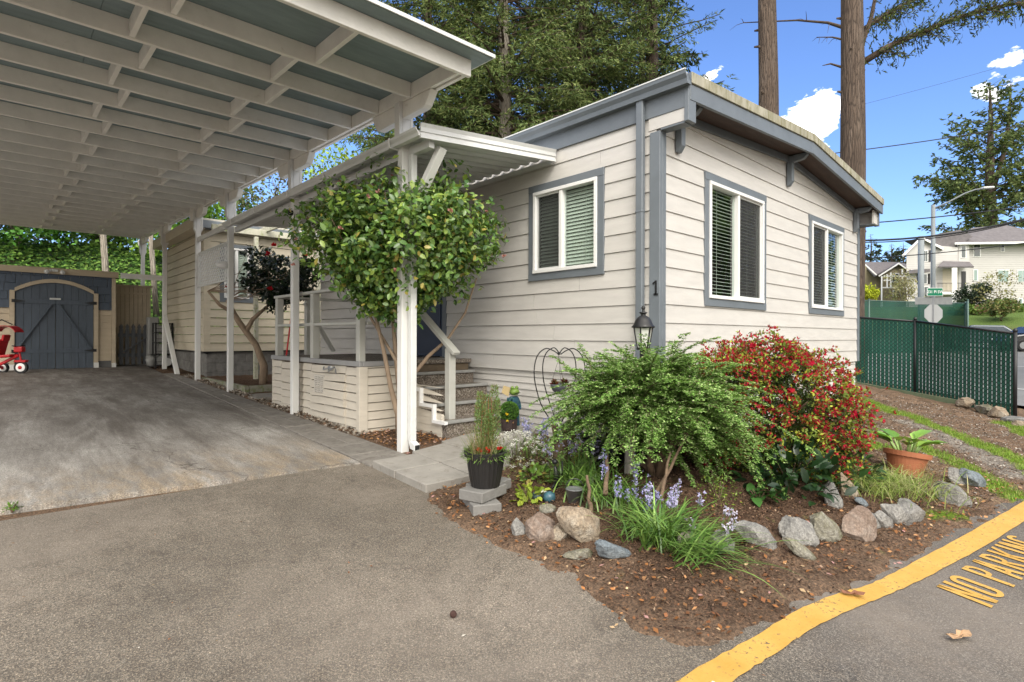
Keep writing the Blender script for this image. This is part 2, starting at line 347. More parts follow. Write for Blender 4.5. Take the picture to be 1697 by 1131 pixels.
def grid_mesh(name, xs, ys, zf, mat, cols=None, kind='structure', keep=None):
    X, Y = np.meshgrid(xs, ys); nx, ny = len(xs), len(ys); X = X.ravel(); Y = Y.ravel(); Z = zf(X, Y)
    i = (np.arange(ny - 1)[:, None] * nx + np.arange(nx - 1)[None]).ravel()
    Fc = np.stack([i, i + 1, i + nx + 1, i + nx], 1)
    if keep is not None:
        k = keep(X, Y); Fc = Fc[k[Fc].all(1)]
    o = mkmesh(name, np.stack([X, Y, Z], 1), Fc, mat, smooth=True, cols=cols(X, Y)[0] if cols else None)
    o['kind'] = kind; return o
def var_axis(segs):
    r = [segs[0][0]]
    for a, b, st in segs: r += list(np.arange(a + st, b + st * .5, st))
    return np.array(r)
gx = var_axis([(-400, -20, 40), (-20, 1.6, .6), (1.6, 6.6, .03), (6.6, 14.5, .06), (14.5, 20, .25), (20, 80, 1.5), (80, 600, 40)])
gy = var_axis([(-400, -20, 40), (-20, 0, .8), (0, 3.8, .03), (3.8, 6, .08), (6, 16, .25), (16, 40, 1), (40, 800, 40)])
grid_mesh('ground', gx, gy, lambda X, Y: ground_z(X, Y), m_soil, ground_cols)
def sheet(name, poly, zf, mat, step=.25, off=.0, kind='structure', thick=0):
    """thin sheet over the terrain clipped to a polygon, real rim"""
    import bmesh
    bm = bmesh.new(); vs = [bm.verts.new((x, y, 0)) for x, y in poly]; bm.faces.new(vs)
    xs = [p[0] for p in poly]; ys = [p[1] for p in poly]
    for ax, lo, hi in ((0, min(xs), max(xs)), (1, min(ys), max(ys))):
        t = math.ceil(lo / step) * step
        while t < hi:
            co = [0, 0, 0]; co[ax] = t + 1e-4; no = [0, 0, 0]; no[ax] = 1
            bmesh.ops.bisect_plane(bm, geom=bm.verts[:] + bm.edges[:] + bm.faces[:], plane_co=co, plane_no=no); t += step
    if thick:
        r = bmesh.ops.extrude_face_region(bm, geom=bm.faces[:]); top = [g for g in r['geom'] if isinstance(g, bmesh.types.BMVert)]
        ts = set(top)
        for v in bm.verts: v.co.z = float(zf(np.array(v.co.x), np.array(v.co.y))) + off - (0 if v in ts else thick)
    else:
        for v in bm.verts: v.co.z = float(zf(np.array(v.co.x), np.array(v.co.y))) + off
    bmesh.ops.recalc_face_normals(bm, faces=bm.faces[:])
    me = bpy.data.meshes.new(name); bm.to_mesh(me); bm.free(); me.materials.append(mat)
    o = bpy.data.objects.new(name, me); C.objects.link(o)
    if kind: o['kind'] = kind
    return o
sheet('asphalt_driveway', [(-14, -9), (17.4, -9), (17.4, .5), (6.5, .9), (4.2, 1.2), (3, 2), (2.9, 3.6), (2.6, 4.62), (-14, 4.86)], h0, m_asphalt, 1.0, -.002)
sheet('concrete_slab', [(-9, 4.90), (-1.5, 4.885), (0.0, 4.88), (1.2, 4.74), (2.38, 4.57), (2.62, 13.5), (2.75, 17.6), (-9, 17.6)], h0, m_concrete, .5, .012, thick=.08)

def ribbon(name, outer, inner, mat, off=.004):
    def dens(p, n=8):
        P = [Vector(q) for q in p]; r = []
        for i in range(len(P) - 1):
            a, b, c, d = P[max(i - 1, 0)], P[i], P[i + 1], P[min(i + 2, len(P) - 1)]
            for k in range(n):
                t = k / n; r.append(.5 * ((2 * b) + (c - a) * t + (2 * a - 5 * b + 4 * c - d) * t * t + (3 * b - a - 3 * c + d) * t ** 3))
        return r + [P[-1]]
    O, I = dens(outer), dens(inner); V = []
    for i, (o, q) in enumerate(zip(O, I)):
        j = random.uniform(-.004, .004)
        for k in range(4):
            p = o.lerp(q, k / 3) + Vector((0, j)); V.append((p.x, p.y, float(h0(p.x, p.y)) + off))
    Fc = [(i * 4 + k, i * 4 + k + 1, i * 4 + k + 5, i * 4 + k + 4) for i in range(len(O) - 1) for k in range(3)]
    o = mkmesh(name, V, Fc, mat); o['kind'] = 'structure'; return o
ribbon('yellow_curb_stripe', [(1.0, 1.04), (1.55, 1.08), (1.90, 1.06), (2.32, 1.01), (2.75, .965), (3.07, .89), (3.25, .83), (3.67, .76), (4.56, .625), (5.83, .45), (8, .15), (12, -.4)],
       [(1.0, .90), (1.60, .94), (1.97, .93), (2.28, .90), (2.65, .86), (2.98, .79), (3.2, .735), (3.67, .64), (4.52, .495), (5.8, .32), (8, .02), (12, -.53)], m_yellow)
# lettering NO PARKING, drawn as stencilled bars in a local frame (u along the lane, v toward the stripe)
def lettering():
    mb = MB(); o0 = Vector((3.44, .375)); uax = (Vector((4.70, .22)) - o0).normalized(); vax = (Vector((3.51, .595)) - o0)
    H = vax.length; vax.normalize()
    def P(u, v): q = o0 + uax * u + vax * v * H; return (q.x, q.y, float(h0(q.x, q.y)) + .003)
    def quad(a, b, c, d):
        vs = [P(*a), P(*b), P(*c), P(*d)]; mb.add(vs, [(0, 1, 2, 3)])
    def seg(a, b, w=.034):
        # stroke of constant width in u (stencil letters are stretched in v)
        (u0, v0), (u1, v1) = a, b
        if abs(v1 - v0) > .12: quad((u0 - w / 2, v0), (u0 + w / 2, v0), (u1 + w / 2, v1), (u1 - w / 2, v1))
        else: quad((u0, v0 - .055), (u1, v0 - .055), (u1, v1 + .055), (u0, v1 + .055))
    def arc(cu, cv, ru, rv, a0, a1, w=.028, n=9):
        pr = None
        for i in range(n + 1):
            a = math.radians(a0 + (a1 - a0) * i / n); o = (cu + ru * math.cos(a), cv + rv * math.sin(a)); q = (cu + (ru - w) * math.cos(a), cv + (rv - .12) * math.sin(a))
            if pr: quad(pr[0], o, q, pr[1])
            pr = (o, q)
    W = .112; u = 0.0
    def Nn(u): seg((u + .014, 0), (u + .014, 1)); seg((u + .02, 1), (u + W - .02, 0), .034); seg((u + W - .014, 0), (u + W - .014, 1))
    def O(u):
        arc(u + W / 2, .80, W / 2, .20, 0, 180, .034); arc(u + W / 2, .20, W / 2, .20, 180, 360, .034); seg((u + .017, .20), (u + .017, .80), .034); seg((u + W - .017, .20), (u + W - .017, .80), .034)
    def Pp(u): seg((u + .014, 0), (u + .014, 1)); quad((u + .034, .9), (u + .06, .9), (u + .06, 1), (u + .034, 1)); quad((u + .034, .46), (u + .06, .46), (u + .06, .57), (u + .034, .57)); arc(u + .055, .73, .045, .27, -88, 88)
    def A(u): seg((u + .014, 0), (u + W / 2 - .005, 1)); seg((u + W - .014, 0), (u + W / 2 + .005, 1)); quad((u + .034, .25), (u + W - .034, .25), (u + W - .04, .36), (u + .04, .36))
    def R(u): Pp(u); seg((u + .055, .46), (u + W - .012, 0))
    def K(u): seg((u + .014, 0), (u + .014, 1)); seg((u + .034, .48), (u + W - .014, 1)); seg((u + .044, .56), (u + W - .012, 0))
    def I(u): seg((u + .016, 0), (u + .016, 1))
    def Gg(u): arc(u + W / 2, .80, W / 2, .20, 10, 180, .034); arc(u + W / 2, .20, W / 2, .20, 180, 350, .034); seg((u + .017, .20), (u + .017, .80), .034); seg((u + W - .014, .14), (u + W - .014, .48)); quad((u + .052, .40), (u + W - .03, .40), (u + W - .03, .5), (u + .052, .5))
    for ch, uu in ((Nn, 0), (O, .125), (Pp, .325), (A, .45), (R, .58), (K, .71), (I, .84), (Nn, .90), (Gg, 1.025)): ch(uu * 1.16)
    o = mb.build('road_lettering', m_yellow); tag(o, kind='structure')
lettering()
def pavers(name, quads_, mat, zoff=.02, thick=.05, gap=.006, jit=.003, parent=None):
    mb = MB()
    for q in quads_:
        c = (sum(p[0] for p in q) / 4, sum(p[1] for p in q) / 4); j = random.uniform(-jit, jit); P = []
        for x, y in q:
            dx, dy = x - c[0], y - c[1]; L = math.hypot(dx, dy); s = (L - gap) / L; P.append((c[0] + dx * s, c[1] + dy * s))
        vs = [(x, y, float(h0(x, y)) + zoff + j - thick) for x, y in P] + [(x, y, float(h0(x, y)) + zoff + j) for x, y in P]
        mb.add(vs, [(0, 3, 2, 1), (4, 5, 6, 7), (0, 1, 5, 4), (1, 2, 6, 5), (2, 3, 7, 6), (3, 0, 4, 7)])
    o = mb.build(name, mat, bevel=.006); o['kind'] = 'structure'; return o
q = []; y = 4.42; i = 0
while y < 14:
    L = .42; x0 = 2.40 + (y - 4.5) * .024; x1 = 2.86
    if i % 3 != 1: q += [[(x0, y), ((x0 + x1) / 2, y), ((x0 + x1) / 2, y + L), (x0, y + L)], [((x0 + x1) / 2, y), (x1, y), (x1, y + L), ((x0 + x1) / 2, y + L)]]
    else: q += [[(x0, y), (x1, y), (x1, y + L), (x0, y + L)]]
    y += L + .004; i += 1
pavers('paver_strip', q, m_paver, .018, gap=.005)
# raised entry path of square slabs from the driveway to the foot of the stairs
q = [[(2.36, 3.50), (2.80, 3.50), (2.84, 3.98), (2.38, 3.98)], [(2.38, 3.99), (2.84, 3.99), (2.86, 4.40), (2.40, 4.40)],
     [(2.81, 3.50), (3.30, 3.56), (3.32, 4.05), (2.85, 4.0)], [(2.85, 4.01), (3.32, 4.06), (3.34, 4.62), (2.87, 4.5)],
     [(3.31, 3.62), (3.78, 3.95), (3.78, 4.38), (3.33, 4.06)], [(3.33, 4.07), (3.78, 4.39), (3.78, 4.84), (3.35, 4.7)],
     [(3.79, 4.0), (4.2, 4.3), (4.2, 4.84), (3.79, 4.84)], [(4.21, 4.32), (4.60, 4.55), (4.60, 4.9), (4.21, 4.86)]]
pavers('path', q, m_slab, .062, .12, gap=.006)
# =================================================================== lap siding
def lap(mb, axis, fixed, out, a0, a1, z0, z1, e, holes=(), topf=None, zbase=None, proud=.015, joints=False, gap=.004):
    """boards on a vertical wall. axis 'x': wall runs along x at y=fixed; 'y': runs along y at x=fixed. out = +-1 outward side"""
    zb = z0 if zbase is None else zbase
    while zb < z1 - .004:
        zt = min(zb + e, z1); lo = max(zb, z0)
        if True:
          if zt > lo:
            zcuts = sorted(set([lo, zt] + [q for h in holes for q in (h[2], h[3]) if lo + .004 < q < zt - .004]))
          for lo, zt in (list(zip(zcuts[:-1], zcuts[1:])) if zt > lo else []):
            ivs = [(a0, a1)]
            for ha, hb, hz0, hz1 in holes:
                if hz0 < zt - .002 and hz1 > lo + .002:
                    nv = []
                    for s, t in ivs:
                        if hb <= s or ha >= t: nv.append((s, t))
                        else:
                            if ha > s: nv.append((s, ha))
                            if hb < t: nv.append((hb, t))
                    ivs = nv
            for s, t in ivs:
                cuts = [s, t]
                if topf is not None: cuts = sorted(set([s, t] + [x for x in np.arange(math.floor(s) , t, .5) if s < x < t]))
                elif joints:
                    jx = s + random.uniform(.6, 3.5)
                    if jx < t - .4: cuts = [s, jx - .0015, jx + .0015, t]
                pairs = list(zip(cuts[:-1], cuts[1:]))
                if topf is None and joints and len(cuts) == 4: pairs = [(cuts[0], cuts[1]), (cuts[2], cuts[3])]
                for p, q in pairs:
                    tp, tq = (zt, zt) if topf is None else (min(zt, topf(p)), min(zt, topf(q)))
                    if tp <= lo + .001 and tq <= lo + .001: continue
                    tp = max(tp, lo + .001); tq = max(tq, lo + .001)
                    if topf is None and abs(zt - (zb + e)) < 1e-6: tp -= gap; tq -= gap
                    def P(a, o, z): return (a, fixed + out * o, z) if axis == 'x' else (fixed + out * o, a, z)
                    fr = lambda z: proud - (proud - .003) * (z - zb) / e
                    vs = [P(p, -.03, lo), P(q, -.03, lo), P(q, -.03, tq), P(p, -.03, tp), P(p, fr(lo), lo), P(q, fr(lo), lo), P(q, fr(tq), tq), P(p, fr(tp), tp)]
                    mb.add(vs, [(0, 1, 2, 3), (4, 5, 6, 7), (0, 1, 5, 4), (1, 2, 6, 5), (2, 3, 7, 6), (3, 0, 4, 7)])
        zb += e
    return mb
def fixn(o):
    import bmesh
    bm = bmesh.new(); bm.from_mesh(o.data); bmesh.ops.recalc_face_normals(bm, faces=bm.faces[:]); bm.to_mesh(o.data); bm.free(); return o
m_curtain = M('curtain_tan', (.16, .13, .09), .25, 9, .8, 0, 40, (1, 6, 1))
def window(root, axis, fixed, out, a0, a1, z0, z1, mull, screen_side, tw=.085, slats=True, tilt=25, label=None, bs=1):
    """a0<a1 outer trim edges; mull = position of the meeting stile; screen_side -1 (a low) / +1 (a high)"""
    def B(mb, p, q, o0, o1, lo, hi):
        o0, o1 = fixed + out * o0, fixed + out * o1
        return mb.box(p, q, min(o0, o1), max(o0, o1), lo, hi) if axis == 'x' else mb.box(min(o0, o1), max(o0, o1), p, q, lo, hi)
    t = MB(); B(t, a0, a1, -.02, .030, z1 - tw, z1); B(t, a0, a1, -.02, .030, z0, z0 + tw); B(t, a0, a0 + tw, -.02, .027, z0 + tw, z1 - tw); B(t, a1 - tw, a1, -.02, .027, z0 + tw, z1 - tw)
    w = t.build('window', m_trim, root, bevel=.003)
    if label: w['label'] = label
    i0, i1, j0, j1 = a0 + tw, a1 - tw, z0 + tw, z1 - tw; fw_ = .038
    f = MB(); B(f, i0, i1, -.05, .042, j1 - fw_, j1); B(f, i0, i1, -.05, .046, j0, j0 + fw_); B(f, i0, i0 + fw_, -.05, .040, j0 + fw_, j1 - fw_); B(f, i1 - fw_, i1, -.05, .040, j0 + fw_, j1 - fw_)
    B(f, mull - .022, mull + .022, -.045, .032, j0 + fw_, j1 - fw_)
    f.build('window_frame', m_vinyl, w, bevel=.003)
    s0, s1 = (i0 + fw_, mull - .022) if screen_side < 0 else (mull + .022, i1 - fw_)
    sf = MB(); b = .022; B(sf, s0, s1, -.01, .014, j1 - fw_ - b, j1 - fw_); B(sf, s0, s1, -.01, .014, j0 + fw_, j0 + fw_ + b); B(sf, s0, s0 + b, -.01, .012, j0 + fw_ + b, j1 - fw_ - b); B(sf, s1 - b, s1, -.01, .012, j0 + fw_ + b, j1 - fw_ - b)
    sf.build('screen_frame', m_alum, w)
    def sheetq(name, p, q, o, lo, hi, mat):
        mb = MB(); oo = fixed + out * o
        mb.add([(p, oo, lo), (q, oo, lo), (q, oo, hi), (p, oo, hi)] if axis == 'x' else [(oo, p, lo), (oo, q, lo), (oo, q, hi), (oo, p, hi)], [(0, 1, 2, 3)]); return mb.build(name, mat, w)
    sheetq('screen', s0 + b, s1 - b, .004, j0 + fw_ + b, j1 - fw_ - b, m_screen)
    g0, g1 = (mull + .022, i1 - fw_) if screen_side < 0 else (i0 + fw_, mull - .022)
    sheetq('glass', i0 + fw_, i1 - fw_, -.016, j0 + fw_, j1 - fw_, m_glass)
    bl = MB(); z = j0 + fw_ + .01; pitch = .040 * bs; hw = .5 * .045 * bs; ta = math.radians(tilt)
    while z < j1 - fw_:
        for (p, q) in ((i0 + .03, i1 - .03),):
            c0 = fixed + out * (-.072); dz = hw * math.sin(ta); do = hw * math.cos(ta)
            pts = [(c0 - out * do, z + dz), (c0 + out * do, z - dz), (c0 + out * do, z - dz + .003), (c0 - out * do, z + dz + .003)]
            vs = [((p, o, zz) if axis == 'x' else (o, p, zz)) for o, zz in pts] + [((q, o, zz) if axis == 'x' else (o, q, zz)) for o, zz in pts]
            bl.add(vs, [(0, 1, 2, 3), (7, 6, 5, 4), (0, 4, 5, 1), (1, 5, 6, 2), (2, 6, 7, 3), (3, 7, 4, 0)])
        z += pitch
    for k in (.22, .78):
        a = i0 + (i1 - i0) * k; B(bl, a - .0015, a + .0015, -.046, -.044, j0 + fw_, j1 - fw_)
    bl.build('blind', m_blind, w)
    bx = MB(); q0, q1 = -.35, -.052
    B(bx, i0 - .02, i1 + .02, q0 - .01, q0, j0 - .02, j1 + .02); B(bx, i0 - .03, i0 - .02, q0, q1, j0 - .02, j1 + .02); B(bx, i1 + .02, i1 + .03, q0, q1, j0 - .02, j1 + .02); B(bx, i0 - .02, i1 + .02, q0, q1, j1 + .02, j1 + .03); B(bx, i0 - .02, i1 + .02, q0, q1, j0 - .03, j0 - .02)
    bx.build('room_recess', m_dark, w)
    return w
# =================================================================== the home
XW, YW, XE, YB = 4.63, 2.936, 10.80, 10.52
home = thing('mobile_home', 'beige lap-sided single-storey home with blue-grey trim and low gable roof behind the flower bed', 'house', (7.7, 6.7, -1.3))
ZS = -.41
def rooftop(x): return np.interp(x, [4.63, 7.72, 10.95], [2.405, 2.61, 2.322])
winS = (3.575, 4.69, .647, 1.765); win1 = (5.485, 7.018, .328, 1.758); win2 = (8.487, 10.004, .335, 1.759); doorS = (6.35, 7.36, -.30, 1.80)
mb = MB(); lap(mb, 'y', XW, -1, YW + .02, 7.36, ZS, 2.12, .1815, (winS, doorS), zbase=ZS, joints=True); lap(mb, 'y', XW, -1, 7.361, YB, ZS, 2.12, .1815, (), zbase=ZS, gap=.009, proud=.024); fixn(mb.build('side_siding', m_siding, home))
mb = MB(); lap(mb, 'x', YW, -1, XW + .02, XE - .02, ZS, 2.45, .1815, (win1, win2), topf=lambda x: rooftop(x) - .20, zbase=ZS); fixn(mb.build('end_siding', m_siding, home))
mb = MB(); lap(mb, 'y', XW + .03, -1, YW + .05, YB, -1.42, ZS - .002, .078, (), proud=.018); lap(mb, 'x', YW + .03, -1, XW + .05, XE - .05, -1.55, ZS - .002, .078, (), proud=.018)
fixn(mb.build('skirting', m_siding, home))
mb = MB(); mb.box(XW + .06, XW + .10, YW + .06, YB, -1.5, 0); mb.box(XE - .05, XE - .01, YW + .03, YB, -1.6, 2.2); mb.box(XW, XE, YB - .05, YB - .01, -1.5, 2.2); mb.box(XW + .03, XE - .03, YW + .05, YB - .06, -.46, -.42)
mb.build('back_wall', m_siding, home)
for b_ in ((XW - .030, XW + .02, YW - .030, YW + .085, ZS, 1.963), (XW + .021, XW + .085, YW - .030, YW + .02, ZS, 2.0), (XE - .07, XE + .02, YW - .028, YW + .02, ZS, 2.0)): MB().box(*b_).build('corner_board', m_trim, home, bevel=.004)
YF = 2.60
# roof: slab following the low gable
xs_ = [4.62, 7.72, 10.95]
prof = [(x, float(rooftop(x))) for x in xs_]
mb = MB(); mb.prism([(x, YF + .02, z - .02) for x, z in prof] + [(x, YF + .02, z - .055) for x, z in reversed(prof)], (0, YB + .1 - YF, 0)); mb.build('roof', m_rooftop, home)
mb = MB()
for a, b in ((0, 1), (1, 2)):
    (xa, za), (xb, zb_) = prof[a], prof[b]
    mb.prism([(xa, YF, za - .24), (xb, YF, zb_ - .24), (xb, YF, zb_ - .093), (xa, YF, za - .093)], (0, .035, 0))
mb.build('fascia', m_trim, home, bevel=.003)
mb = MB()
for a, b in ((0, 1), (1, 2)):
    (xa, za), (xb, zb_) = prof[a], prof[b]
    mb.prism([(xa, YF - .016, za - .092), (xb, YF - .016, zb_ - .092), (xb, YF - .016, zb_ + .012), (xa, YF - .016, za + .012)], (0, .05, 0))
mb.build('roof_edge_flashing', m_moss, home, bevel=.004)
mb = MB()
for a, b in ((0, 1), (1, 2)):
    (xa, za), (xb, zb_) = prof[a], prof[b]
    mb.prism([(xa + .02, YF + .036, za - .20), (xb - .02, YF + .036, zb_ - .20), (xb - .02, YF + .036, zb_ - .185), (xa + .02, YF + .036, za - .185)], (0, YW - YF - .02, 0))
mb.build('soffit', m_soffit, home)
mb = MB()   # frieze under the soffit on the end wall and below the gutter on the side wall
for a, b in ((0, 1), (1, 2)):
    (xa, za), (xb, zb_) = prof[a], prof[b]
    xa = max(xa, 4.75); za = float(rooftop(xa)); xb = min(xb, 10.74); zb_ = float(rooftop(xb))
    mb.prism([(xa, YW - .045, za - .285), (xb, YW - .045, zb_ - .285), (xb, YW - .045, zb_ - .203), (xa, YW - .045, za - .203)], (0, .03, 0))
mb.box(XW - .03, XW - .001, YF + .0505, YB, 2.105, 2.33)
mb.build('frieze', m_trim, home, bevel=.002)
# closed eave returns at both ends of the gable overhang
mb = MB(); mb.box(XW - .022, XW + .04, YF + .051, YW + .10, 1.987, 2.104); mb.box(XW + .0, XW + .04, YF + .055, YW + .10, 2.105, 2.38)
mb.build('eave_return', m_siding, home)
mb = MB(); mb.box(XE - .10, XE + .10, YF + .07, YF + .10, 1.90, 2.12); mb.box(XE + .06, XE + .10, YF + .0995, YW, 1.901, 2.119)
mb.build('eave_return', m_siding, home)
mb = MB(); mb.box(XW - .035, XW + .10, YF + .005, YF + .05, 1.975, 2.3); mb.box(XW - .02, XW + .10, YF + .051, YW - .03, 1.965, 1.985); mb.box(XE + .101, XE + .15, YF + .05, YF + .12, 1.88, 2.14); mb.box(XE - .12, XE + .12, YF + .08, YW, 1.885, 1.899)
mb.build('return_trim', m_trim, home, bevel=.003)
def kgutter(mb, x, y0, y1, z, w=.11, h=.115, side=-1):
    s = side; p = [(0, 0), (0, -h), (s * w * .62, -h), (s * w * .70, -h * .62), (s * w * .95, -h * .32), (s * w, -h * .02), (s * w, 0), (s * (w - .008), 0), (s * (w - .012), -.02), (s * .01, -h * .85), (s * .008, 0)]
    mb.prism([(x + a, y0, z + b) for a, b in p], (0, y1 - y0, 0)); return mb
mb = MB(); kgutter(mb, XW - .031, YF - .02, YB, 2.40); fixn(mb.build('gutter', m_trim, home))
mb = MB(); mb.box(XW - .035, XW - .002, YF + .03, YB, 2.407, 2.42); mb.box(XW - .145, XW - .125, YF - .02, YB, 2.395, 2.407); mb.build('gutter_lip', m_alum, home)
mb = MB(); mb.box(XW - .085, XW - .032, 3.065, 3.145, -1.10, 2.33); mb.box(XW - .088, XW - .028, 3.062, 3.148, 1.2, 1.23); mb.box(XW - .088, XW - .028, 3.062, 3.148, -.1, -.07); mb.build('downspout', m_trim, home, bevel=.008)
for x in (4.93, 7.70, 10.52):
    zt = float(rooftop(x)) - .215; mb = MB(); w = .075
    mb.prism([(x - w / 2, YW - .02, zt), (x - w / 2, YW - .09, zt), (x - w / 2, YW - .09, zt - .33), (x - w / 2, YW - .05, zt - .39), (x - w / 2, YW - .02, zt - .39)], (w, 0, 0))
    mb.prism([(x - w / 2 + .004, YW - .091, zt + .004), (x - w / 2 + .004, YF + .06, zt + .004), (x - w / 2 + .004, YF + .06, zt - .02), (x - w / 2 + .004, YF + .11, zt - .07), (x - w / 2 + .004, YW - .091, zt - .09)], (w - .008, 0, 0))
    mb.build('bracket', m_trim, home, bevel=.004)
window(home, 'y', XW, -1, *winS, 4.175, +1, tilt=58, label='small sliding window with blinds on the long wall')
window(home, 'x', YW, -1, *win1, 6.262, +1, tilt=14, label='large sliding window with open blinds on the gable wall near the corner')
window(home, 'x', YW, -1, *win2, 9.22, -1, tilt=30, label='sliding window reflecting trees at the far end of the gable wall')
dr = MB(); dr.box(XW - .02, XW + .03, 6.35, 6.44, -.3, 1.80); dr.box(XW - .02, XW + .03, 7.27, 7.36, -.3, 1.80); dr.box(XW - .02, XW + .03, 6.44, 7.27, 1.71, 1.80); dr.build('door_trim', m_trim, home)
m_door = M('door_paint', (.035, .05, .085), .1, 3, .4, .1)
dr = MB(); dr.box(XW + .002, XW + .04, 6.441, 7.269, -.29, 1.709); dr.box(XW - .012, XW + .002, 6.50, 6.53, -.2, 1.65); dr.box(XW - .012, XW + .002, 7.18, 7.21, -.2, 1.65); dr.box(XW - .012, XW + .002, 6.53, 7.18, .5, .53)
d_ = dr.build('door', m_door, home); MB().blob((XW - .045, 6.55, .70), .03).build('handle', m_greym, d_, smooth=True)
# foundation vent near the hanging-pot stand
mb = MB(); mb.box(4.585, 4.605, 3.49, 3.90, -1.10, -.79)
for k in range(3):
    for j in range(11): mb.obox((4.580, 3.555 + k * .14, -1.06 + j * .024), (1, 0, .9), (0, 1, 0), (-.9, 0, 1), .016, .10, .004)
mb.build('vent', M('vent_plastic', (.46, .43, .38), .05, 3, .5, 0), home)
# house number 1 in black metal
mb = MB(); mb.box(XW - .040, XW - .0305, 2.935, 2.950, .40, .535); mb.box(XW - .040, XW - .0305, 2.920, 2.965, .395, .412); mb.obox((XW - .035, 2.962, .515), (0, .8, -.6), (1, 0, 0), (0, .6, .8), .035, .009, .014)
mb.build('house_number', m_black, home)

# =================================================================== carport
cz = lambda y: 2.235 + (y - 3.76) * .0300      # underside of beam and rafters
car = thing('carport', 'long white timber carport with open rafters and pale blue roof boards over the driveway', 'carport', (1.0, 11, -1.0))
XL = -1.9; YE0, YE1 = 3.58, 18.4
def slab2(mb, x0, x1, y0, y1, zo0, zo1): mb.prism([(x0, y0, cz(y0) + zo0), (x0, y1, cz(y1) + zo0), (x0, y1, cz(y1) + zo1), (x0, y0, cz(y0) + zo1)], (x1 - x0, 0, 0)); return mb
mb = MB(); yy = YE0
while yy < YE1 - .01:
    y2 = min(yy + 1.22, YE1); slab2(mb, XL, .54, yy + .0015, y2 - .0015, .141, .155); slab2(mb, .543, 3.085, yy + .0015, y2 - .0015, .141, .155); yy = y2
mb.build('roof_panel', m_ply, car)
mb = MB(); slab2(mb, XL, 3.09, YE0 - .004, YE1, .1575, .168); mb.build('roof_top', m_rooftop, car)
mb = MB(); slab2(mb, XL, 3.098, YE0 - .016, YE0 - .0045, .142, .172); slab2(mb, 3.0905, 3.10, YE0, YE1, .146, .172); mb.build('drip_edge', m_alum, car)
raf = [3.76, 4.512, 5.115, 5.72] + [5.72 + .594 * k for k in range(1, 22)]
for i, y in enumerate(raf):
    j = random.uniform(-.012, .012) if i > 1 else 0; x1 = 2.975 if i == 0 else 2.846
    mb = MB().obox(((XL + x1) / 2, y, cz(y) + .0695), (1, 0, 0), (0, 1, .030), (0, -.030, 1), x1 - XL, .040, .141)
    o = mb.build('rafter', m_white, car, bevel=.003)
for a, b in zip(raf[:-1], raf[1:]):
    for k, x in enumerate((-.35, .82, 1.86)):
        i = raf.index(a); st = .075 * (1 if i % 2 == 0 else -1); xx = x + st + random.uniform(-.01, .01)
        if k == 0 and i > 14: continue
        ym = (a + b) / 2; mb = MB().obox((xx, ym, cz(ym) + .074), (0, 1, .03), (1, 0, 0), (0, -.03, 1), b - a - .046, .038, .132); mb.build('blocking', m_white, car, bevel=.002)
mb = MB(); slab2(mb, 2.85, 2.888, 3.783, YE1 - .1, .002, .139); slab2(mb, 2.912, 2.95, 3.783, YE1 - .1, .0, .137); slab2(mb, XL + .3, XL + .39, 3.783, YE1 - .1, -.15, -.004); mb.build('beam', m_white, car, bevel=.003)
posts = [4.70, 7.42, 10.25, 12.38, 15.42, 18.2]
for i, y in enumerate(posts):
    zt = cz(y); g = gz(2.95, y) - .02 if i < 5 else -.8
    mb = MB(); mb.box(2.856, 2.944, y - .044, y + .044, g - .05, zt + .14); mb.build('post', m_postw, car, bevel=.006)
    mb = MB(); L = .56
    w0 = 1.0 if i else 0.93
    mb.prism([(2.86, y - L * w0, cz(y - L) - .002), (2.86, y - L * w0 + .09, cz(y) - .135), (2.86, y - L * w0 + .13, cz(y) - .155), (2.86, y + L - .13, cz(y) - .155), (2.86, y + L - .09, cz(y) - .135), (2.86, y + L, cz(y + L) - .002)], (.08, 0, 0))
    # notched cheek boards either side of the post head
    mb.build('corbel', m_white, car, bevel=.004)
    mb = MB()
    for s in (-1, 1):
        xx = 2.90 + s * .062
        mb.prism([(xx - .017, y - .045, zt - .38), (xx + .017, y - .045, zt - .38 - (.0)), (xx + .017, y - .045, zt - .0), (xx - .017, y - .045, zt - .0)], (0, .09, 0))
        mb.prism([(2.90 + s * .0455, y - .045, zt - .45), (2.90 + s * .079, y - .045, zt - .381), (2.90 + s * .0455, y - .045, zt - .381)], (0, .09, 0))
    fixn(mb.build('post_head', m_postw, car, bevel=.002))
# leaning brace at the last visible post, crossbar to the shed, rail carrying the lattice
mb = MB().bar((2.88, 15.30, .45), (2.86, 13.9, gz(2.9, 13.9) - .01), .085, .085, (1, 0, 0)); mb.build('brace', m_postw, car, bevel=.004)
mb = MB(); mb.box(2.03, 2.855, 15.40, 15.44, 1.30, 1.42); mb.build('crossbar', m_postw, car)
mb = MB(); mb.box(2.88, 2.92, 10.30, 12.33, 1.86, 1.95); mb.build('rail', m_postw, car)
mb = MB().bar((2.96, 4.70, 1.15), (3.10, 4.34, 1.80), .07, .085, (1, 0, 0)); mb.build('knee_brace', m_postw, car, bevel=.004)
mb = MB(); x, y = 2.95, 4.63; g = gz(2.9, 4.6)
mb.box(x - .035, x + .03, y - .05, y + .012, g + .12, 1.76); mb.prism([(x - .035, y - .05, g + .12), (x - .035, y + .012, g + .14), (x - .035, y - .03, g + .045), (x - .035, y - .11, g + .03), (x - .035, y - .11, g + .095)], (.065, 0, 0))
fixn(mb.build('downspout', m_alum, car, bevel=.006)); 
mb = MB(); mb.obox((x - .003, y - .112, g + .063), (1, 0, 0), (0, 1, 0), (0, 0, 1), .05, .004, .05); mb.build('downspout_mouth', m_dark, car)
mb = MB(); # camera-like sensor on second post
mb.lathe([(.001, 0), (.035, .0), (.035, .05), (.02, .06)], (0, 0, 0), 12)
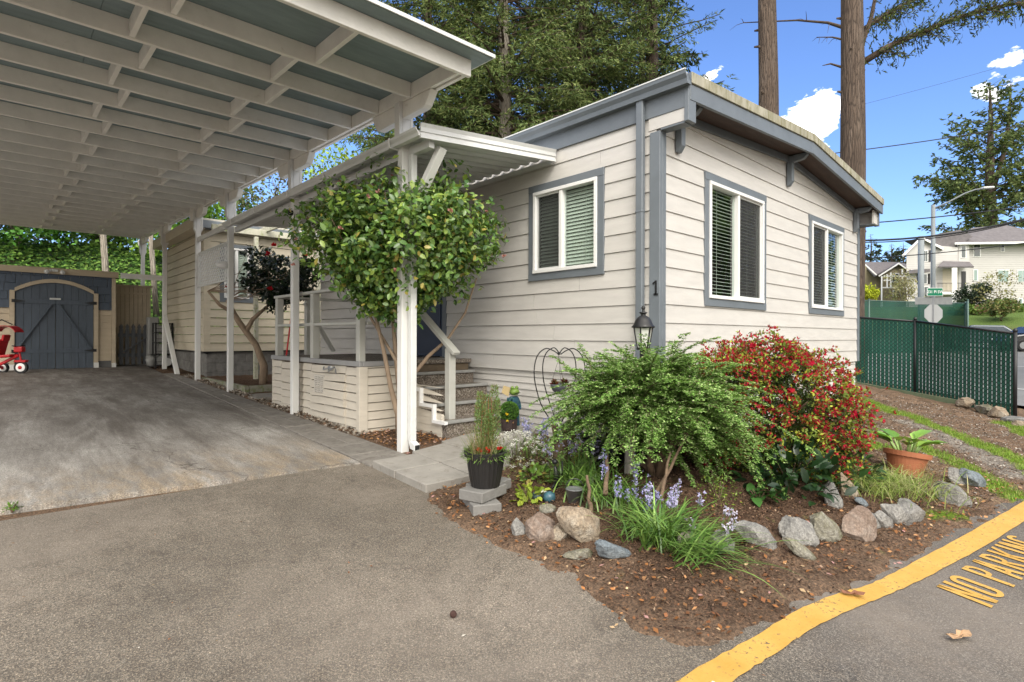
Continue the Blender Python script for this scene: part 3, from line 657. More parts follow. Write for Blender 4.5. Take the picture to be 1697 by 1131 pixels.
mb.v = [(2.855 - v[2], 7.40 + v[0], 1.63 + v[1]) for v in mb.v]; mb.build('sensor', m_black, car)
mb = MB(); mb.lathe([(.001, 0), (.06, .0), (.07, .05), (.05, .16), (.02, .18)], (0, 0, 0), 14); mb.v = [(2.855 - v[2], 10.28 + v[0], 1.20 + v[1]) for v in mb.v]; mb.build('spotlight', m_vinyl, car, smooth=True)
# lattice
lt = MB(); y0, y1, z0, z1 = 10.31, 12.33, .98, 1.60
for (a, b, c, d) in ((y0, y1, z0 - .03, z0), (y0, y1, z1, z1 + .03), (y0, y0 + .03, z0, z1), (y1 - .03, y1, z0, z1)): lt.box(2.885, 2.915, a, b, c, d)
p = .112; k = 0
for sgn, xo in ((1, 2.894), (-1, 2.904)):
    t = y0 - (z1 - z0)
    while t < y1 + (z1 - z0):
        ya, yb = (t, t + (z1 - z0)) if sgn > 0 else (t + (z1 - z0), t); za, zb_ = z0, z1
        # clip in y
        def clip(ya, za, yb, zb_):
            if ya > yb: ya, za, yb, zb_ = yb, zb_, ya, za
            if yb <= y0 or ya >= y1: return None
            if ya < y0: za += (zb_ - za) * (y0 - ya) / (yb - ya); ya = y0
            if yb > y1: zb_ -= (zb_ - za) * (yb - y1) / (yb - ya); yb = y1
            return ya, za, yb, zb_
        r = clip(ya, za, yb, zb_)
        if r and r[2] - r[0] > .01: lt.bar((xo, r[0], r[1]), (xo, r[2], r[3]), .035, .008, (1, 0, 0)) if False else lt.bar((xo, r[0], r[1]), (xo, r[2], r[3]), .008, .024)
        t += p
lt.build('lattice_panel', m_postw, car)

# =================================================================== porch awning
aw = thing('porch_awning', 'white corrugated metal awning with gutter between the carport posts and the home', 'awning', (3.8, 7, 1.9))
ya0, ya1 = 4.30, 10.15; V = []; Fc = []
nn = 260; prof_y = np.linspace(ya0, ya1, nn); per = .17
def rib(y):
    f = ((y - ya0) / per) % 1.0; return .032 * np.clip(np.interp(f, [0, .12, .25, .62, .75, 1], [1, 1, 0, 0, 1, 1]), 0, 1)
xs = [2.83, 3.7, 4.60]; zs = [1.86, 1.945, 2.03]
for t in (0, .004):
    for x, z in zip(xs, zs):
        for y in prof_y: V.append((x, y, z + float(rib(y)) + t))
for l in range(2):
    for i in range(2):
        for j in range(nn - 1): a = l * 3 * nn + i * nn + j; Fc.append((a, a + 1, a + nn + 1, a + nn))
mkmesh('roof_pan', V, Fc, m_alum, aw)
mb = MB(); kgutter(mb, 2.835, 4.26, 10.2, 1.895, .085, .075); fixn(mb.build('gutter', m_alum, aw))
for y in (4.72, 6.2, 7.30, 8.6, 9.7):
    mb = MB(); mb.box(2.742, 2.90, y - .012, y + .012, 1.808, 1.814); mb.box(2.741, 2.748, y - .012, y + .012, 1.814, 1.90); mb.build('gutter_strap', m_vinyl, aw)
mb = MB(); P_ = [(0, 0), (.028, .0), (.020, .03), (.012, .055), (.024, .06), (.020, .10), (.035, .135), (.0, .135)]
mb.prism([(2.80, 4.27 - a, 1.80 + b) for a, b in P_], (1.80, 0, .17)); mb.build('end_fascia', m_alum, aw)
mb = MB(); mb.box(4.585, 4.612, 4.30, 10.15, 1.955, 2.005); mb.build('wall_ledger', m_alum, aw); mb = MB(); mb.box(2.93, 2.99, 4.31, 10.15, 1.76, 1.84); mb.build('support_rail', m_alum, aw)

# =================================================================== deck and stairs
m_deck = None
def m_aggr_():
    m, t, p, out = nt('exposed_aggregate'); v = coords(t); b = noise(t, v, 55, 3, .7); a = noise(t, v, 4, 4)
    vo = N(t, 'ShaderNodeTexVoronoi'); vo.inputs['Scale'].default_value = 85; t.links.new(v, vo.inputs['Vector'])
    s = N(t, 'ShaderNodeSeparateColor'); t.links.new(vo.outputs['Color'], s.inputs[0])
    col = ramp(t, s.outputs[0], [(.1, (.07, .055, .042)), (.45, (.145, .12, .095)), (.8, (.21, .18, .15)), (1, (.33, .30, .26))])
    col = mix(t, .5, col, ramp(t, a, [(.3, (.7, .68, .66)), (.7, (1.2, 1.2, 1.2))]), 'MULTIPLY'); t.links.new(col, p.inputs['Base Color']); p.inputs['Roughness'].default_value = .85
    bump(t, p, vo.outputs['Distance'], .6, .008); return m
m_aggr = m_aggr_()
m_edge = M('edging_grey_paint', (.27, .27, .27), .08, 6, .5, .1)
m_nose = M('stair_nosing_vinyl', (.25, .25, .24), .12, 8, .5, .1, col2=(.2, .18, .16), thr=(.6, .9))
m_rail = M('rail_paint_grey', (.42, .42, .385), .07, 5, .55, .2, 50, col2=(.25, .24, .2), thr=(.62, .9))
dk = thing('porch_deck', 'porch deck with pebbled floor, grey railing, lap-board skirt and five steps beside the front door', 'deck', (3.8, 7, -1.1))
DX0, DY0, DY1, DZ = 3.0, 5.76, 8.50, -.30
mb = MB(); mb.box(DX0 + .01, 4.60, DY0 + .01, DY1 - .01, DZ - .05, DZ); mb.build('floor', m_aggr, dk)
mb = MB(); mb.box(DX0 - .035, DX0 + .009, DY0 - .035, DY1, DZ - .055, DZ + .006); mb.box(DX0 + .0095, 3.64, DY0 - .035, DY0 + .009, DZ - .055, DZ + .006); mb.build('edge_trim', m_edge, dk, bevel=.008)
def skirt_boards():
    mb = MB(); e = .099
    segs = [(5.80, 6.10, 0), (6.103, 6.66, .022), (6.663, 7.08, .012), (7.083, 7.36, 0), (7.45, 8.12, .004), (8.124, 8.49, 0)]
    for (a, b, bul) in segs:
        z = DZ - .07; k = 0; zo = random.uniform(-.012, .012) if bul else 0
        while z > -1.16 + .03 * (a - 5.7):
            zt = z + zo; zb_ = z - e + .011 + zo + random.uniform(-.003, .003); bw = bul * math.sin(min(k / 6, 1) * PI * .9) * 1.6; tl = random.uniform(-.009, .009) if bul else random.uniform(-.002, .002)
            zb_ = max(zb_, float(h0(3, a)) + .005)
            if zt - zb_ > .02:
                x1 = DX0 - .004 - bw; x2 = x1 - .014
                mb.add([(DX0 + .03, a, zb_), (DX0 + .03, b, zb_), (DX0 + .03, b, zt), (DX0 + .03, a, zt), (x2, a, zb_ - tl), (x2, b, zb_ + tl), (x1, b, zt + tl), (x1, a, zt - tl)], [(0, 1, 2, 3), (4, 5, 6, 7), (0, 1, 5, 4), (1, 2, 6, 5), (2, 3, 7, 6), (3, 0, 4, 7)])
            z -= e; k += 1
    return mb
mb = skirt_boards(); lap(mb, 'x', DY0, -1, DX0 + .08, 3.72, -1.16, DZ - .058, .099, (), proud=.022, gap=.009); fixn(mb.build('skirt', m_siding3, dk))
for b_ in ((DX0 - .03, DX0 + .075, DY0 - .03, DY0 + .05, -1.17, DZ - .056), (DX0 - .015, DX0 + .04, DY1 - .05, DY1, -1.08, DZ - .056)): MB().box(*b_).build('skirt_corner', m_siding3, dk, bevel=.004)
mb = MB(); mb.box(DX0 + .035, 4.58, DY0 + .04, DY1 - .02, -1.2, DZ - .06); mb.build('skirt_back', M('skirt_back_board', (.12, .09, .06), .2, 5, .8, 0), dk)
mb = MB()
for k in range(3):
    for j in range(9): mb.obox((DX0 - .036, 6.72 + k * .085, -.72 + j * .024), (1, 0, .8), (0, 1, 0), (-.8, 0, 1), .012, .062, .004)
mb.box(DX0 - .03, DX0 - .02, 6.66, 6.96, -.74, -.50); mb.build('vent', M('vent_plastic2', (.50, .47, .42), .05, 3, .5, 0), dk)
mb = MB(); mb.blob((DX0 - .05, 6.45, -.40), .03, 6, 4, .3); mb.tube([(DX0 - .05, 6.45, -.4), (DX0 - .09, 6.40, -.43), (DX0 - .06, 6.3, -.38)], .012, 6); mb.tube([(DX0 - .05, 6.5, -.4), (DX0 - .09, 6.55, -.42), (DX0 - .05, 6.62, -.39)], .010, 6); mb.tube([(DX0 - .05, 6.3, -.4), (DX0 - .08, 6.22, -.45)], .008, 6); mb.build('hose_tap', m_greym, dk)
RZ = .565
for (x, y, w) in ((DX0 + .04, 8.36, .09), (DX0 + .04, 7.10, .09), (DX0 + .04, 5.84, .075), (3.62, 5.80, .075), (DX0 + .5, 8.44, .075)):
    mb = MB(); mb.box(x - w / 2, x + w / 2, y - .045, y + .045, DZ + .001, RZ - .02); mb.build('railing_post', m_rail, dk, bevel=.004)
mb = MB(); mb.box(DX0 - .01, DX0 + .09, 5.78, 8.46, RZ - .019, RZ + .019); mb.box(DX0 + .091, 4.5, 8.38, 8.47, RZ - .019, RZ + .019); mb.build('top_rail', m_rail, dk, bevel=.006)
mb = MB(); mb.box(DX0 + .0, DX0 + .08, 5.881, 7.055, .125, .163); mb.box(DX0 + .0, DX0 + .08, 7.146, 8.31, .125, .163); mb.box(DX0 + .09, 3.58, 5.77, 5.84, .125, .163); mb.build('mid_rail', m_rail, dk, bevel=.004)
ns = [(5.76, -.30), (5.80, -.44), (5.52, -.605), (5.24, -.77), (4.96, -.935)]; SX0, SX1 = 3.57, 4.55
for k in range(1, 5):
    y, z = (ns[k][0], ns[k][1]) if k > 1 else (5.62, -.44)
    ns[k] = (y, z)
ns = [(5.88, -.30), (5.64, -.445), (5.37, -.60), (5.11, -.765), (4.87, -.93)]
for k in range(5):
    y, z = ns[k]; yb = 5.95 if k == 0 else ns[k - 1][0] + .02; zl = ns[k + 1][1] if k < 4 else -1.14
    xl = SX0 if k > 0 else 3.62
    mb = MB(); mb.box(xl, SX1, y + .015, yb, zl - .02, z - .004)
    st = mb.build('step', m_aggr, dk)
    mb = MB(); mb.box(xl - .004, SX1 + .003, y - .012, y + .045, z - .03, z + .005); mb.build('nosing', m_nose, st, bevel=.008, segs=2)
mb = MB()     # white zigzag stringer edge and its boarded side
for k in range(1, 4):
    y, z = ns[k]; y2 = ns[k - 1][0] if k else 5.9; zl = ns[k + 1][1] if k < 4 else -1.1
    mb.box(SX0 - .05, SX0 - .005, y - .03, y + .0, zl - .035, z + .004); mb.box(SX0 - .05, SX0 - .005, y - .03 - (y - ns[k + 1][0]) + .03, y - .03, zl - .035, zl + .0)
mb.build('stringer', m_vinyl, dk)
mb = MB(); lap(mb, 'y', SX0 - .0, -1, 4.98, 5.75, -1.17, -.36, .085, (), topf=lambda y: -.93 + (y - 4.9) * .60, proud=.010); fixn(mb.build('stair_side', m_siding3, dk))
mb = MB(); mb.box(3.68, 3.77, 5.00, 5.09, -1.15, -.14); mb.build('handrail_post', m_rail, dk, bevel=.005)
mb = MB().bar((3.725, 4.93, -.20), (3.70, 5.86, .46), .10, .045, (0, 0, 1)); mb.build('handrail', m_rail, dk, bevel=.006)
mb = MB().bar((3.70, 5.78, .43), (3.62, 6.6, .56), .09, .045); mb.build('handrail_top', m_rail, dk, bevel=.006)
mb = MB().bar((3.9, 8.40, -.25), (3.45, 8.42, .5), .04, .09, (0, 1, 0)); mb.build('rail_brace', m_rail, dk)
mb = MB(); mb.tube([(0, 0, 0), (0, 0, .85)], .012, 8); o = tag(mb.build('broom', m_red, origin=(0, 0, 0)), 'red-handled broom leaning on the porch railing', 'broom')
o.location = (3.12, 8.30, DZ); o.rotation_euler = (.06, .10, 0)
MB().box(-.10, .10, -.02, .02, .0, .06).build('bristle_head', m_black, o)
mb = MB(); mb.box(4.3, 4.58, 6.45, 7.2, DZ + .002, DZ + .014); tag(mb.build('door_mat', m_black), 'dark door mat on the porch in front of the blue door', 'doormat')

# =================================================================== back outbuilding beside the carport
m_block = M('split_face_block', (.17, .165, .155), .3, 9, .9, 1.0, 28)
b2 = thing('outbuilding', 'cream lap-sided outbuilding on grey block foundation beside the carport', 'outbuilding', (5.5, 15, -.9))
BX0, BX1, BY0, BY1 = 3.19, 9.0, 13.05, 16.9
w2 = (3.475, 4.16, .72, 1.99)
mb = MB(); lap(mb, 'x', BY0, -1, BX0 + .02, BX1, -.345, 2.30, .1815, (w2,), proud=.026, gap=.009); lap(mb, 'y', BX0, -1, BY0 + .02, BY1, -.345, 2.22, .1815, (), proud=.026, gap=.009); fixn(mb.build('siding', m_siding2, b2))
mb = MB(); mb.box(BX0 - .025, BX0 + .02, BY0 - .022, BY0 + .08, -.35, 2.3); mb.box(BX0 + .0205, BX0 + .10, BY0 - .025, BY0 + .02, -.35, 2.3); mb.build('corner_board', m_siding2, b2)
mb = MB(); z = -1.0
for r in range(3):
    x = BX0 + .03 - (.2 if r % 2 else 0)
    while x < 7: mb.box(max(x, BX0 + .03) + .003, x + .395, BY0 + .01, BY0 + .2, z + .003 + r * .2, z + .197 + r * .2); x += .4
    y = BY0 + .21
    while y < BY1 - .4: mb.box(BX0 + .03, BX0 + .2, y + .003, y + .395, z + .003 + r * .2, z + .197 + r * .2); y += .4
mb.box(BX0 + .04, 7, BY0 + .02, BY0 + .15, -1.0, -.36); mb.box(BX0 + .04, BX0 + .15, BY0 + .02, BY1, -1.0, -.36)
mb.build('block_foundation', m_block, b2, bevel=.008)
mb = MB(); mb.box(BX0 - .28, BX1, BY0 - .26, BY1, 2.40, 2.44); mb.build('roof', m_rooftop, b2)
mb = MB(); mb.box(BX0 - .27, BX1, BY0 - .27, BY0 - .23, 2.24, 2.40); mb.box(BX0 - .03, BX1, BY0 - .225, BY0 - .03, 2.24, 2.26); mb.build('fascia', m_trim, b2)
mb = MB(); mb.box(BX0 - .28, BX0 - .05, BY0 - .22, BY1, 2.22, 2.40); mb.build('side_gutter', m_siding2, b2)
mb = MB(); mb.box(BX0 - .035, BX0 - .025, BY0, BY1, -.375, -.347); mb.box(BX0 - .03, BX1, BY0 - .035, BY0 - .026, -.375, -.347); mb.build('flashing', m_black, b2)
window(b2, 'x', BY0, -1, *w2, 3.82, -1, tilt=60)
w3 = thing  # (kept out: no further windows show)
# mossy pergola frame behind the porch
m_mossw = M('mossy_white_wood', (.50, .49, .40), .12, 4, .8, .3, 40, col2=(.22, .27, .08), thr=(.5, .72))
pg = thing('pergola', 'weathered white pergola frame with green moss between porch and outbuilding', 'pergola', (4.0, 11.7, -1))
for y, z in ((10.75, 2.06), (12.2, 2.10)): MB().box(3.1, 5.4, y - .03, y + .03, z, z + .13).build('beam', m_mossw, pg, bevel=.005)
for x in (3.35, 4.15, 4.95): MB().bar((x, 10.5, 2.24), (x + .02, 12.7, 2.26), .045, .12).build('crosspiece', m_mossw, pg, bevel=.005)
for x, y in ((3.95, 12.2), (5.3, 12.2), (5.3, 10.75)): MB().box(x - .04, x + .04, y - .04, y + .04, -1.0, 2.07).build('pergola_post', m_mossw, pg, bevel=.005)

# =================================================================== blue shed at the head of the driveway
m_shingle = None
def m_shing_():
    m, t, p, out = nt('shingle_paint_blue'); v = coords(t); a = noise(t, v, 3, 5); b = noise(t, coords(t, (1, 1, 8)), 30, 4)
    col = mix(t, a, (.05, .07, .10), (.085, .11, .15)); t.links.new(col, p.inputs['Base Color']); p.inputs['Roughness'].default_value = .6; bump(t, p, b, .3, .005); return m
m_shingle = m_shing_()
m_doorb = M('shed_door_paint', (.075, .095, .122), .14, 3, .55, .3, 40, (9, 1, 1))
m_tan = M('tan_paint', (.47, .395, .29), .07, 3, .6, .25, 40, (1, 1, 5))
SY = 16.45; GZ = -.80
sh = thing('shed', 'low garage shed with blue shingles, tan trim and arched blue double doors', 'shed', (.6, 17.2, GZ))
ax0, ax1 = .235, 1.64
mb = MB(); mb.box(-5, 2.06, SY + .06, SY + 3.0, GZ - .1, 1.42); mb.box(-5.1, 2.12, SY - .02, SY + 3.1, 1.50, 1.53); mb.build('body', m_tan, sh)
arch = lambda x: .955 + .235 * (1 - ((x - .9375) / .7025) ** 2)
archo = lambda x: arch(x) + .06
mb = MB(); e = .185; zb_ = .60; r = 0
while zb_ < 1.42:
    zt = min(zb_ + e, 1.42); x = -5 + (r % 2) * .11
    while x < 2.0:
        w = random.choice((.17, .21, .25, .28)); x2 = min(x + w, 2.0)
        p0, p1 = x + .003, x2 - .003
        cuts = [p0, p1]
        if False:
            if p0 >= ax0 and p1 <= ax1:
                lo = min(archo(p0), archo(p1))
                if zt > lo: mb.box(p0, p1, SY + .0 + .02, SY + .06, max(lo - .03, zb_), zt)
            elif p0 < ax0: mb.box(p0, ax0, SY + .02, SY + .06, zb_ + .0, zt)
            else: mb.box(ax1, p1, SY + .02, SY + .06, zb_, zt)
        else: mb.prism([(p0, SY + .05, zb_), (p0, SY + .012, zb_ + random.uniform(-.004, .004)), (p0, SY + .035, zt), (p0, SY + .05, zt)], (p1 - p0, 0, 0))
        x = x2
    zb_ += e; r += 1
mb.build('shingles', m_shingle, sh)
mb = MB(); lap(mb, 'x', SY + .04, -1, -5, ax0 - .005, -.62, .58, .155, (), proud=.02); lap(mb, 'x', SY + .04, -1, ax1 + .005, 1.985, -.62, .58, .155, (), proud=.02); fixn(mb.build('lower_siding', m_tan, sh))
mb = MB(); mb.prism([(-5, SY - .03, 1.56), (-5, SY - .03, 1.43), (2.12, SY - .03, 1.385), (2.12, SY - .03, 1.50)], (0, .07, 0)); mb.box(1.99, 2.07, SY - .02, SY + .06, GZ + .02, 1.37); mb.build('eave_board', m_tan, sh, bevel=.004)
mb = MB(); mb.box(ax1 + .02, 1.98, SY + .02, SY + .06, GZ - .05, -.63); mb.box(-5, ax0 - .02, SY + .02, SY + .06, GZ - .05, -.63); mb.build('footing', M('footing_grey', (.12, .12, .12), .2, 5, .9, .4), sh)
mb = MB(); n = 16
xsA = [ax0 + .0 + (ax1 - ax0) * k / n for k in range(n + 1)]
for a, b in zip(xsA[:-1], xsA[1:]): mb.prism([(a, SY - .035, arch(a)), (b, SY - .035, arch(b)), (b, SY - .035, arch(b) + .085), (a, SY - .035, arch(a) + .085)], (0, .06, 0))
mb.box(ax0 - .085, ax0, SY - .035, SY + .025, GZ + .14, arch(ax0) + .03); mb.box(ax1, ax1 + .085, SY - .035, SY + .025, GZ + .14, arch(ax1) + .03); mb.build('arch_trim', m_tan, sh, bevel=.003)
MB().box(ax0 - .095, ax0 + .0, SY - .04, SY + .02, GZ + .01, GZ + .139).box(ax1, ax1 + .095, SY - .04, SY + .02, GZ + .01, GZ + .139).box(1.985, 2.075, SY - .04, SY - .021, GZ + .01, GZ + .12).build('trim_foot', m_postw, sh)
xm = (ax0 + ax1) / 2
for s in (0, 1):
    x0, x1 = (ax0 + .008, xm - .003) if s == 0 else (xm + .003, ax1 - .008); mb = MB(); k = 5; w = (x1 - x0) / k
    for i in range(k):
        p, q_ = x0 + i * w + .002, x0 + (i + 1) * w - .002; za, zb2 = arch(p) - .006, arch(q_) - .006
        mb.prism([(p, SY - .0, GZ + .02), (q_, SY - .0, GZ + .02), (q_, SY - .0, zb2), (p, SY - .0, za)], (0, .03, 0))
    mb.box(x0, x1, SY - .018, SY - .001, .70, .80); mb.box(x0, x1, SY - .018, SY - .001, -.42, -.32)
    d = mb.build('door', m_doorb, sh, bevel=.002)
    e0, e1 = ((x0 + .04, -.32), (x1 - .06, .70)) if s == 0 else ((x1 - .04, -.32), (x0 + .06, .70))
    MB().bar((e0[0], SY - .010, e0[1]), (e1[0], SY - .010, e1[1]), .018, .085, (0, 1, 0)).build('diagonal_brace', m_doorb, d, bevel=.002)
    for z in (.75, -.37):
        hx = x0 if s == 0 else x1; sg = 1 if s == 0 else -1
        MB().prism([(hx - sg * .06, SY - .042, z - .035), (hx, SY - .042, z - .035), (hx + sg * .17, SY - .042, z - .006), (hx + sg * .17, SY - .042, z + .006), (hx, SY - .042, z + .035), (hx - sg * .06, SY - .042, z + .035)], (0, .006, 0)).build('hinge', m_black, d)
MB().box(xm - .11, xm + .09, SY - .04, SY - .02, .80, .84).build('latch', m_alum, sh, bevel=.005)
fl = MB(); fl.box(.82, .98, SY - .07, SY - .031, 1.44, 1.50); fl.build('floodlight', m_alum, sh, bevel=.01)
for xx in (.77, 1.05):
    mb = MB(); mb.lathe([(.02, 0), (.035, .02), (.05, .08), (.048, .085)], (0, 0, 0), 12); mb.v = [(xx + v[0], SY - .06 - v[2], 1.45 + v[1] - v[2] * .3) for v in mb.v]; mb.build('lamp_head', m_alum, sh, smooth=True)
# tan board cupboard, picket gate, storage
cb = thing('garden_cupboard', 'tall tan cupboard of vertical boards behind the picket gate', 'cupboard', (2.5, 17.5, -.8))
mb = MB()
for i in range(8): mb.box(2.17 + i * .094, 2.17 + (i + 1) * .094 - .006, 17.2, 17.24, -.8, 1.25)
mb.box(2.17, 2.92, 17.241, 17.8, -.8, 1.25); mb.build('board_front', m_tan, cb); MB().box(2.14, 2.96, 17.17, 17.85, 1.251, 1.29).build('top', m_tan, cb); MB().box(2.16, 2.93, 17.18, 17.199, 1.05, 1.10).build('cross_trim', m_tan, cb)
m_gate = M('gate_paint_charcoal', (.06, .063, .068), .15, 4, .7, .3, 40, (8, 1, 1))
gt = thing('picket_gate', 'dark grey picket gate between shed and storage rack', 'gate', (2.5, 16.7, -.8))
for i in range(6):
    x = 2.20 + i * .125; MB().prism([(x - .04, 16.60, -.74), (x + .04, 16.60, -.74), (x + .04, 16.60, .12), (x + .028, 16.60, .16), (x + .045, 16.60, .20), (x + .0, 16.60, .28), (x - .045, 16.60, .20), (x - .028, 16.60, .16), (x - .04, 16.60, .12)], (0, .02, 0)).build('picket', m_gate, gt)
MB().box(2.14, 2.88, 16.622, 16.66, -.05, .04).box(2.14, 2.88, 16.622, 16.66, -.55, -.46).bar((2.2, 16.575, -.45), (2.82, 16.575, .0), .03, .08, (0, 1, 0)).build('rail', m_gate, gt)
rk = thing('storage_rack', 'black wire rack with white bins behind the slanting post', 'rack', (3.0, 15.9, -.82))
mb = MB()
for x in (2.78, 3.13):
    for y in (15.75, 16.1): mb.box(x - .015, x + .015, y - .015, y + .015, -.82, .30)
for z in (-.75, -.48, -.20, .05, .27): mb.box(2.78, 3.13, 15.745, 16.1, z, z + .02)
for z in (-.66, -.4, -.1, .15): mb.box(2.78, 3.13, 15.74, 15.75, z, z + .012)
mb.build('frame', m_black, rk)
m_bin = M('bin_plastic_grey', (.25, .25, .24), .1, 3, .5, 0)
for i, (z, h) in enumerate(((-.73, .22), (-.46, .24), (-.18, .20), (.07, .17))): tag(MB().box(2.81, 3.10, 15.77, 16.08, z + .001, z + h).build('storage_bin', m_bin, bevel=.015, origin=(2.95, 15.9, z)), ('pale storage bin on the %s shelf of the black wire rack' % ('lowest', 'second lowest', 'second highest', 'highest')[i]), 'bin', 'bins on the wire rack')
mb = MB(); mb.lathe([(.001, 0), (.09, 0), (.10, .02), (.10, .30), (.001, .30)], (0, 0, 0), 20); mb.v = [(3.0 + v[0], 15.72 - v[2] * .3, -.66 + v[1]) for v in mb.v]; tag(mb.build('round_lid', m_vinyl, origin=(3.0, 15.7, -.7)), 'white round container lid at the foot of the wire rack', 'lid')
mb = MB(); mb.blob((2.72, 16.0, -.64), .11, 9, 7, .32, 1.3); tag(mb.build('plastic_bag', m_bin, origin=(2.7, 16, -.8), smooth=True), 'crumpled white plastic bag standing beside the picket gate', 'bag')
mb = MB(); mb.box(2.72, 2.95, 16.3, 16.6, -.80, .45); tag(mb.build('tall_bin', m_bin, bevel=.02, origin=(2.8, 16.45, -.8)), 'tall pale grey bin beside the gate', 'bin')
# low mossy curb and stepping slabs in the bed beyond the porch
m_curb = M('curb_mossy_concrete', (.24, .23, .19), .15, 5, .9, .4, 50, col2=(.13, .16, .05), thr=(.45, .65))
mb = MB(); z0_ = float(h0(3.1, 10.3)); mb.box(3.02, 3.11, 9.9, 12.6, z0_ - .1, z0_ + .12); mb.box(3.111, 4.5, 9.9, 9.99, z0_ - .1, z0_ + .12); tag(mb.build('garden_curb', m_curb, bevel=.015, origin=(3.05, 11, z0_)), 'low mossy concrete curb round the dark camellia bed', 'curb')
for i, (x0, x1, y0, y1) in enumerate(((2.90, 3.42, 8.95, 9.6), (3.43, 3.98, 8.98, 9.62))): z_ = float(h0(3.2, 9.3)); tag(MB().box(x0, x1, y0, y1, z_ - .03, z_ + .045).build('stepping_slab', m_slab, bevel=.008, origin=(x0, y0, z_)), ('stepping slab at the driveway edge past the porch', 'stepping slab nearer the outbuilding past the porch')[i], 'slab', 'stepping slabs past the porch')
# =================================================================== leaf machinery
def unit(a): return a / (np.linalg.norm(a, axis=-1, keepdims=True) + 1e-9)
def leaves(P, D, Nn, L, Wd, col, fold=.25, shape='kite', droop=0.0):
    """P base points, D direction, Nn approx normal; returns V, F, cols. kite: 4 verts, leaf: 6 verts"""
    n = len(P); D = unit(D); S = unit(np.cross(D, Nn)); U = np.cross(S, D); L = np.broadcast_to(np.asarray(L, float), (n,))[:, None]; Wd = np.broadcast_to(np.asarray(Wd, float), (n,))[:, None]
    col = np.broadcast_to(col, (n, 3))
    if shape == 'kite':
        V = np.stack([P, P + D * L * .45 + S * Wd * .5 + U * Wd * fold, P + D * L - U * L * droop, P + D * L * .45 - S * Wd * .5 + U * Wd * fold], 1).reshape(-1, 3)
        i = np.arange(n) * 4; Fc = np.concatenate([np.stack([i, i + 1, i + 2], 1), np.stack([i, i + 2, i + 3], 1)]); k = 4
    else:
        V = np.stack([P, P + D * L * .3 + S * Wd * .44 + U * Wd * fold, P + D * L * .68 + S * Wd * .40 + U * (Wd * fold - L * droop * .4), P + D * L - U * L * droop,
                      P + D * L * .68 - S * Wd * .40 + U * (Wd * fold - L * droop * .4), P + D * L * .3 - S * Wd * .44 + U * Wd * fold, P + D * L * .5 - U * L * droop * .15], 1).reshape(-1, 3)
        i = np.arange(n) * 7; T = lambda a, b, c: np.stack([i + a, i + b, i + c], 1)
        Fc = np.concatenate([T(0, 1, 6), T(1, 2, 6), T(2, 3, 6), T(3, 4, 6), T(4, 5, 6), T(5, 0, 6)]); k = 7
    return V, Fc, np.repeat(col, k, 0)
def joinl(parts):
    V = []; Fc = []; Cc = []; o = 0
    for v, f, c in parts: V.append(v); Fc.append(f + o); Cc.append(c); o += len(v)
    return np.concatenate(V), np.concatenate(Fc), np.concatenate(Cc)
def rdir(n, zlo=-1, zhi=1):
    z = RNG.uniform(zlo, zhi, n); a = RNG.uniform(0, 2 * PI, n); r = np.sqrt(1 - z * z); return np.stack([r * np.cos(a), r * np.sin(a), z], 1)
def pal(n, cols, w=None, j=.12):
    c = np.array(cols); i = RNG.choice(len(c), n, p=w); return np.clip(c[i] * (1 + RNG.normal(0, j, (n, 1))), 0, 1)
def lmesh(name, parts, mat, parent, smooth=False):
    V, Fc, cc = joinl(parts); return mkmesh(name, V, Fc, mat, parent, cols=cc, smooth=smooth)
def blade_mesh(P, A, L, W, bend, col, n=6, name='blade'):
    """arching strap leaves: P base (n,3), A azimuth, L length, bend in radians over the blade; start nearly upright"""
    k = len(P); V = np.zeros((k, n + 1, 2, 3)); side = np.stack([-np.sin(A), np.cos(A), np.zeros(k)], 1); out = np.stack([np.cos(A), np.sin(A), np.zeros(k)], 1)
    up = np.array([0, 0, 1.]); pos = P.copy(); start, end = bend
    for s in range(n + 1):
        t = s / n; w = W * (np.sin(PI * min(t * .55 + .35, 1.0)) * (1 - t ** 3) + .02); V[:, s, 0] = pos - side * w[:, None] / 2; V[:, s, 1] = pos + side * w[:, None] / 2
        th = start + (end - start) * t; pos = pos + (out * np.sin(th)[:, None] + up * np.cos(th)[:, None]) * (L / n)[:, None]
    i = (np.arange(k) * (n + 1) * 2)[:, None] + (np.arange(n) * 2)[None]; i = i.ravel(); Fc = np.concatenate([np.stack([i, i + 1, i + 3], 1), np.stack([i, i + 3, i + 2], 1)])
    return V.reshape(-1, 3), Fc, np.repeat(col, (n + 1) * 2, 0)
m_leafg = LEAF('leaf_glossy', .32, .2, .5); m_leafm = LEAF('leaf_matte', .6, .25, .25); m_needle = LEAF('needles', .7, .2, .15); m_flower = LEAF('petals', .6, .3, .2)
m_barkc = M('bark_smooth_brown', (.27, .20, .14), .25, 12, .8, .6, 50, (1, 1, .4)); m_twig = M('twig_brown', (.10, .065, .04), .25, 12, .85, .5, 50)
m_drift = M('driftwood', (.155, .105, .068), .3, 14, .9, .8, 30, (1, 1, .5), col2=(.07, .045, .03), thr=(.45, .7))
def wiggle(a, b, n=6, amp=.05, seed=None):
    r = np.random.default_rng(seed) if seed is not None else RNG; a = np.array(a, float); b = np.array(b, float); t = np.linspace(0, 1, n)[:, None]; p = a + (b - a) * t
    j = r.normal(0, amp, (n, 3)); j[0] = 0; j[-1] *= .3; return [tuple(q) for q in p + j]

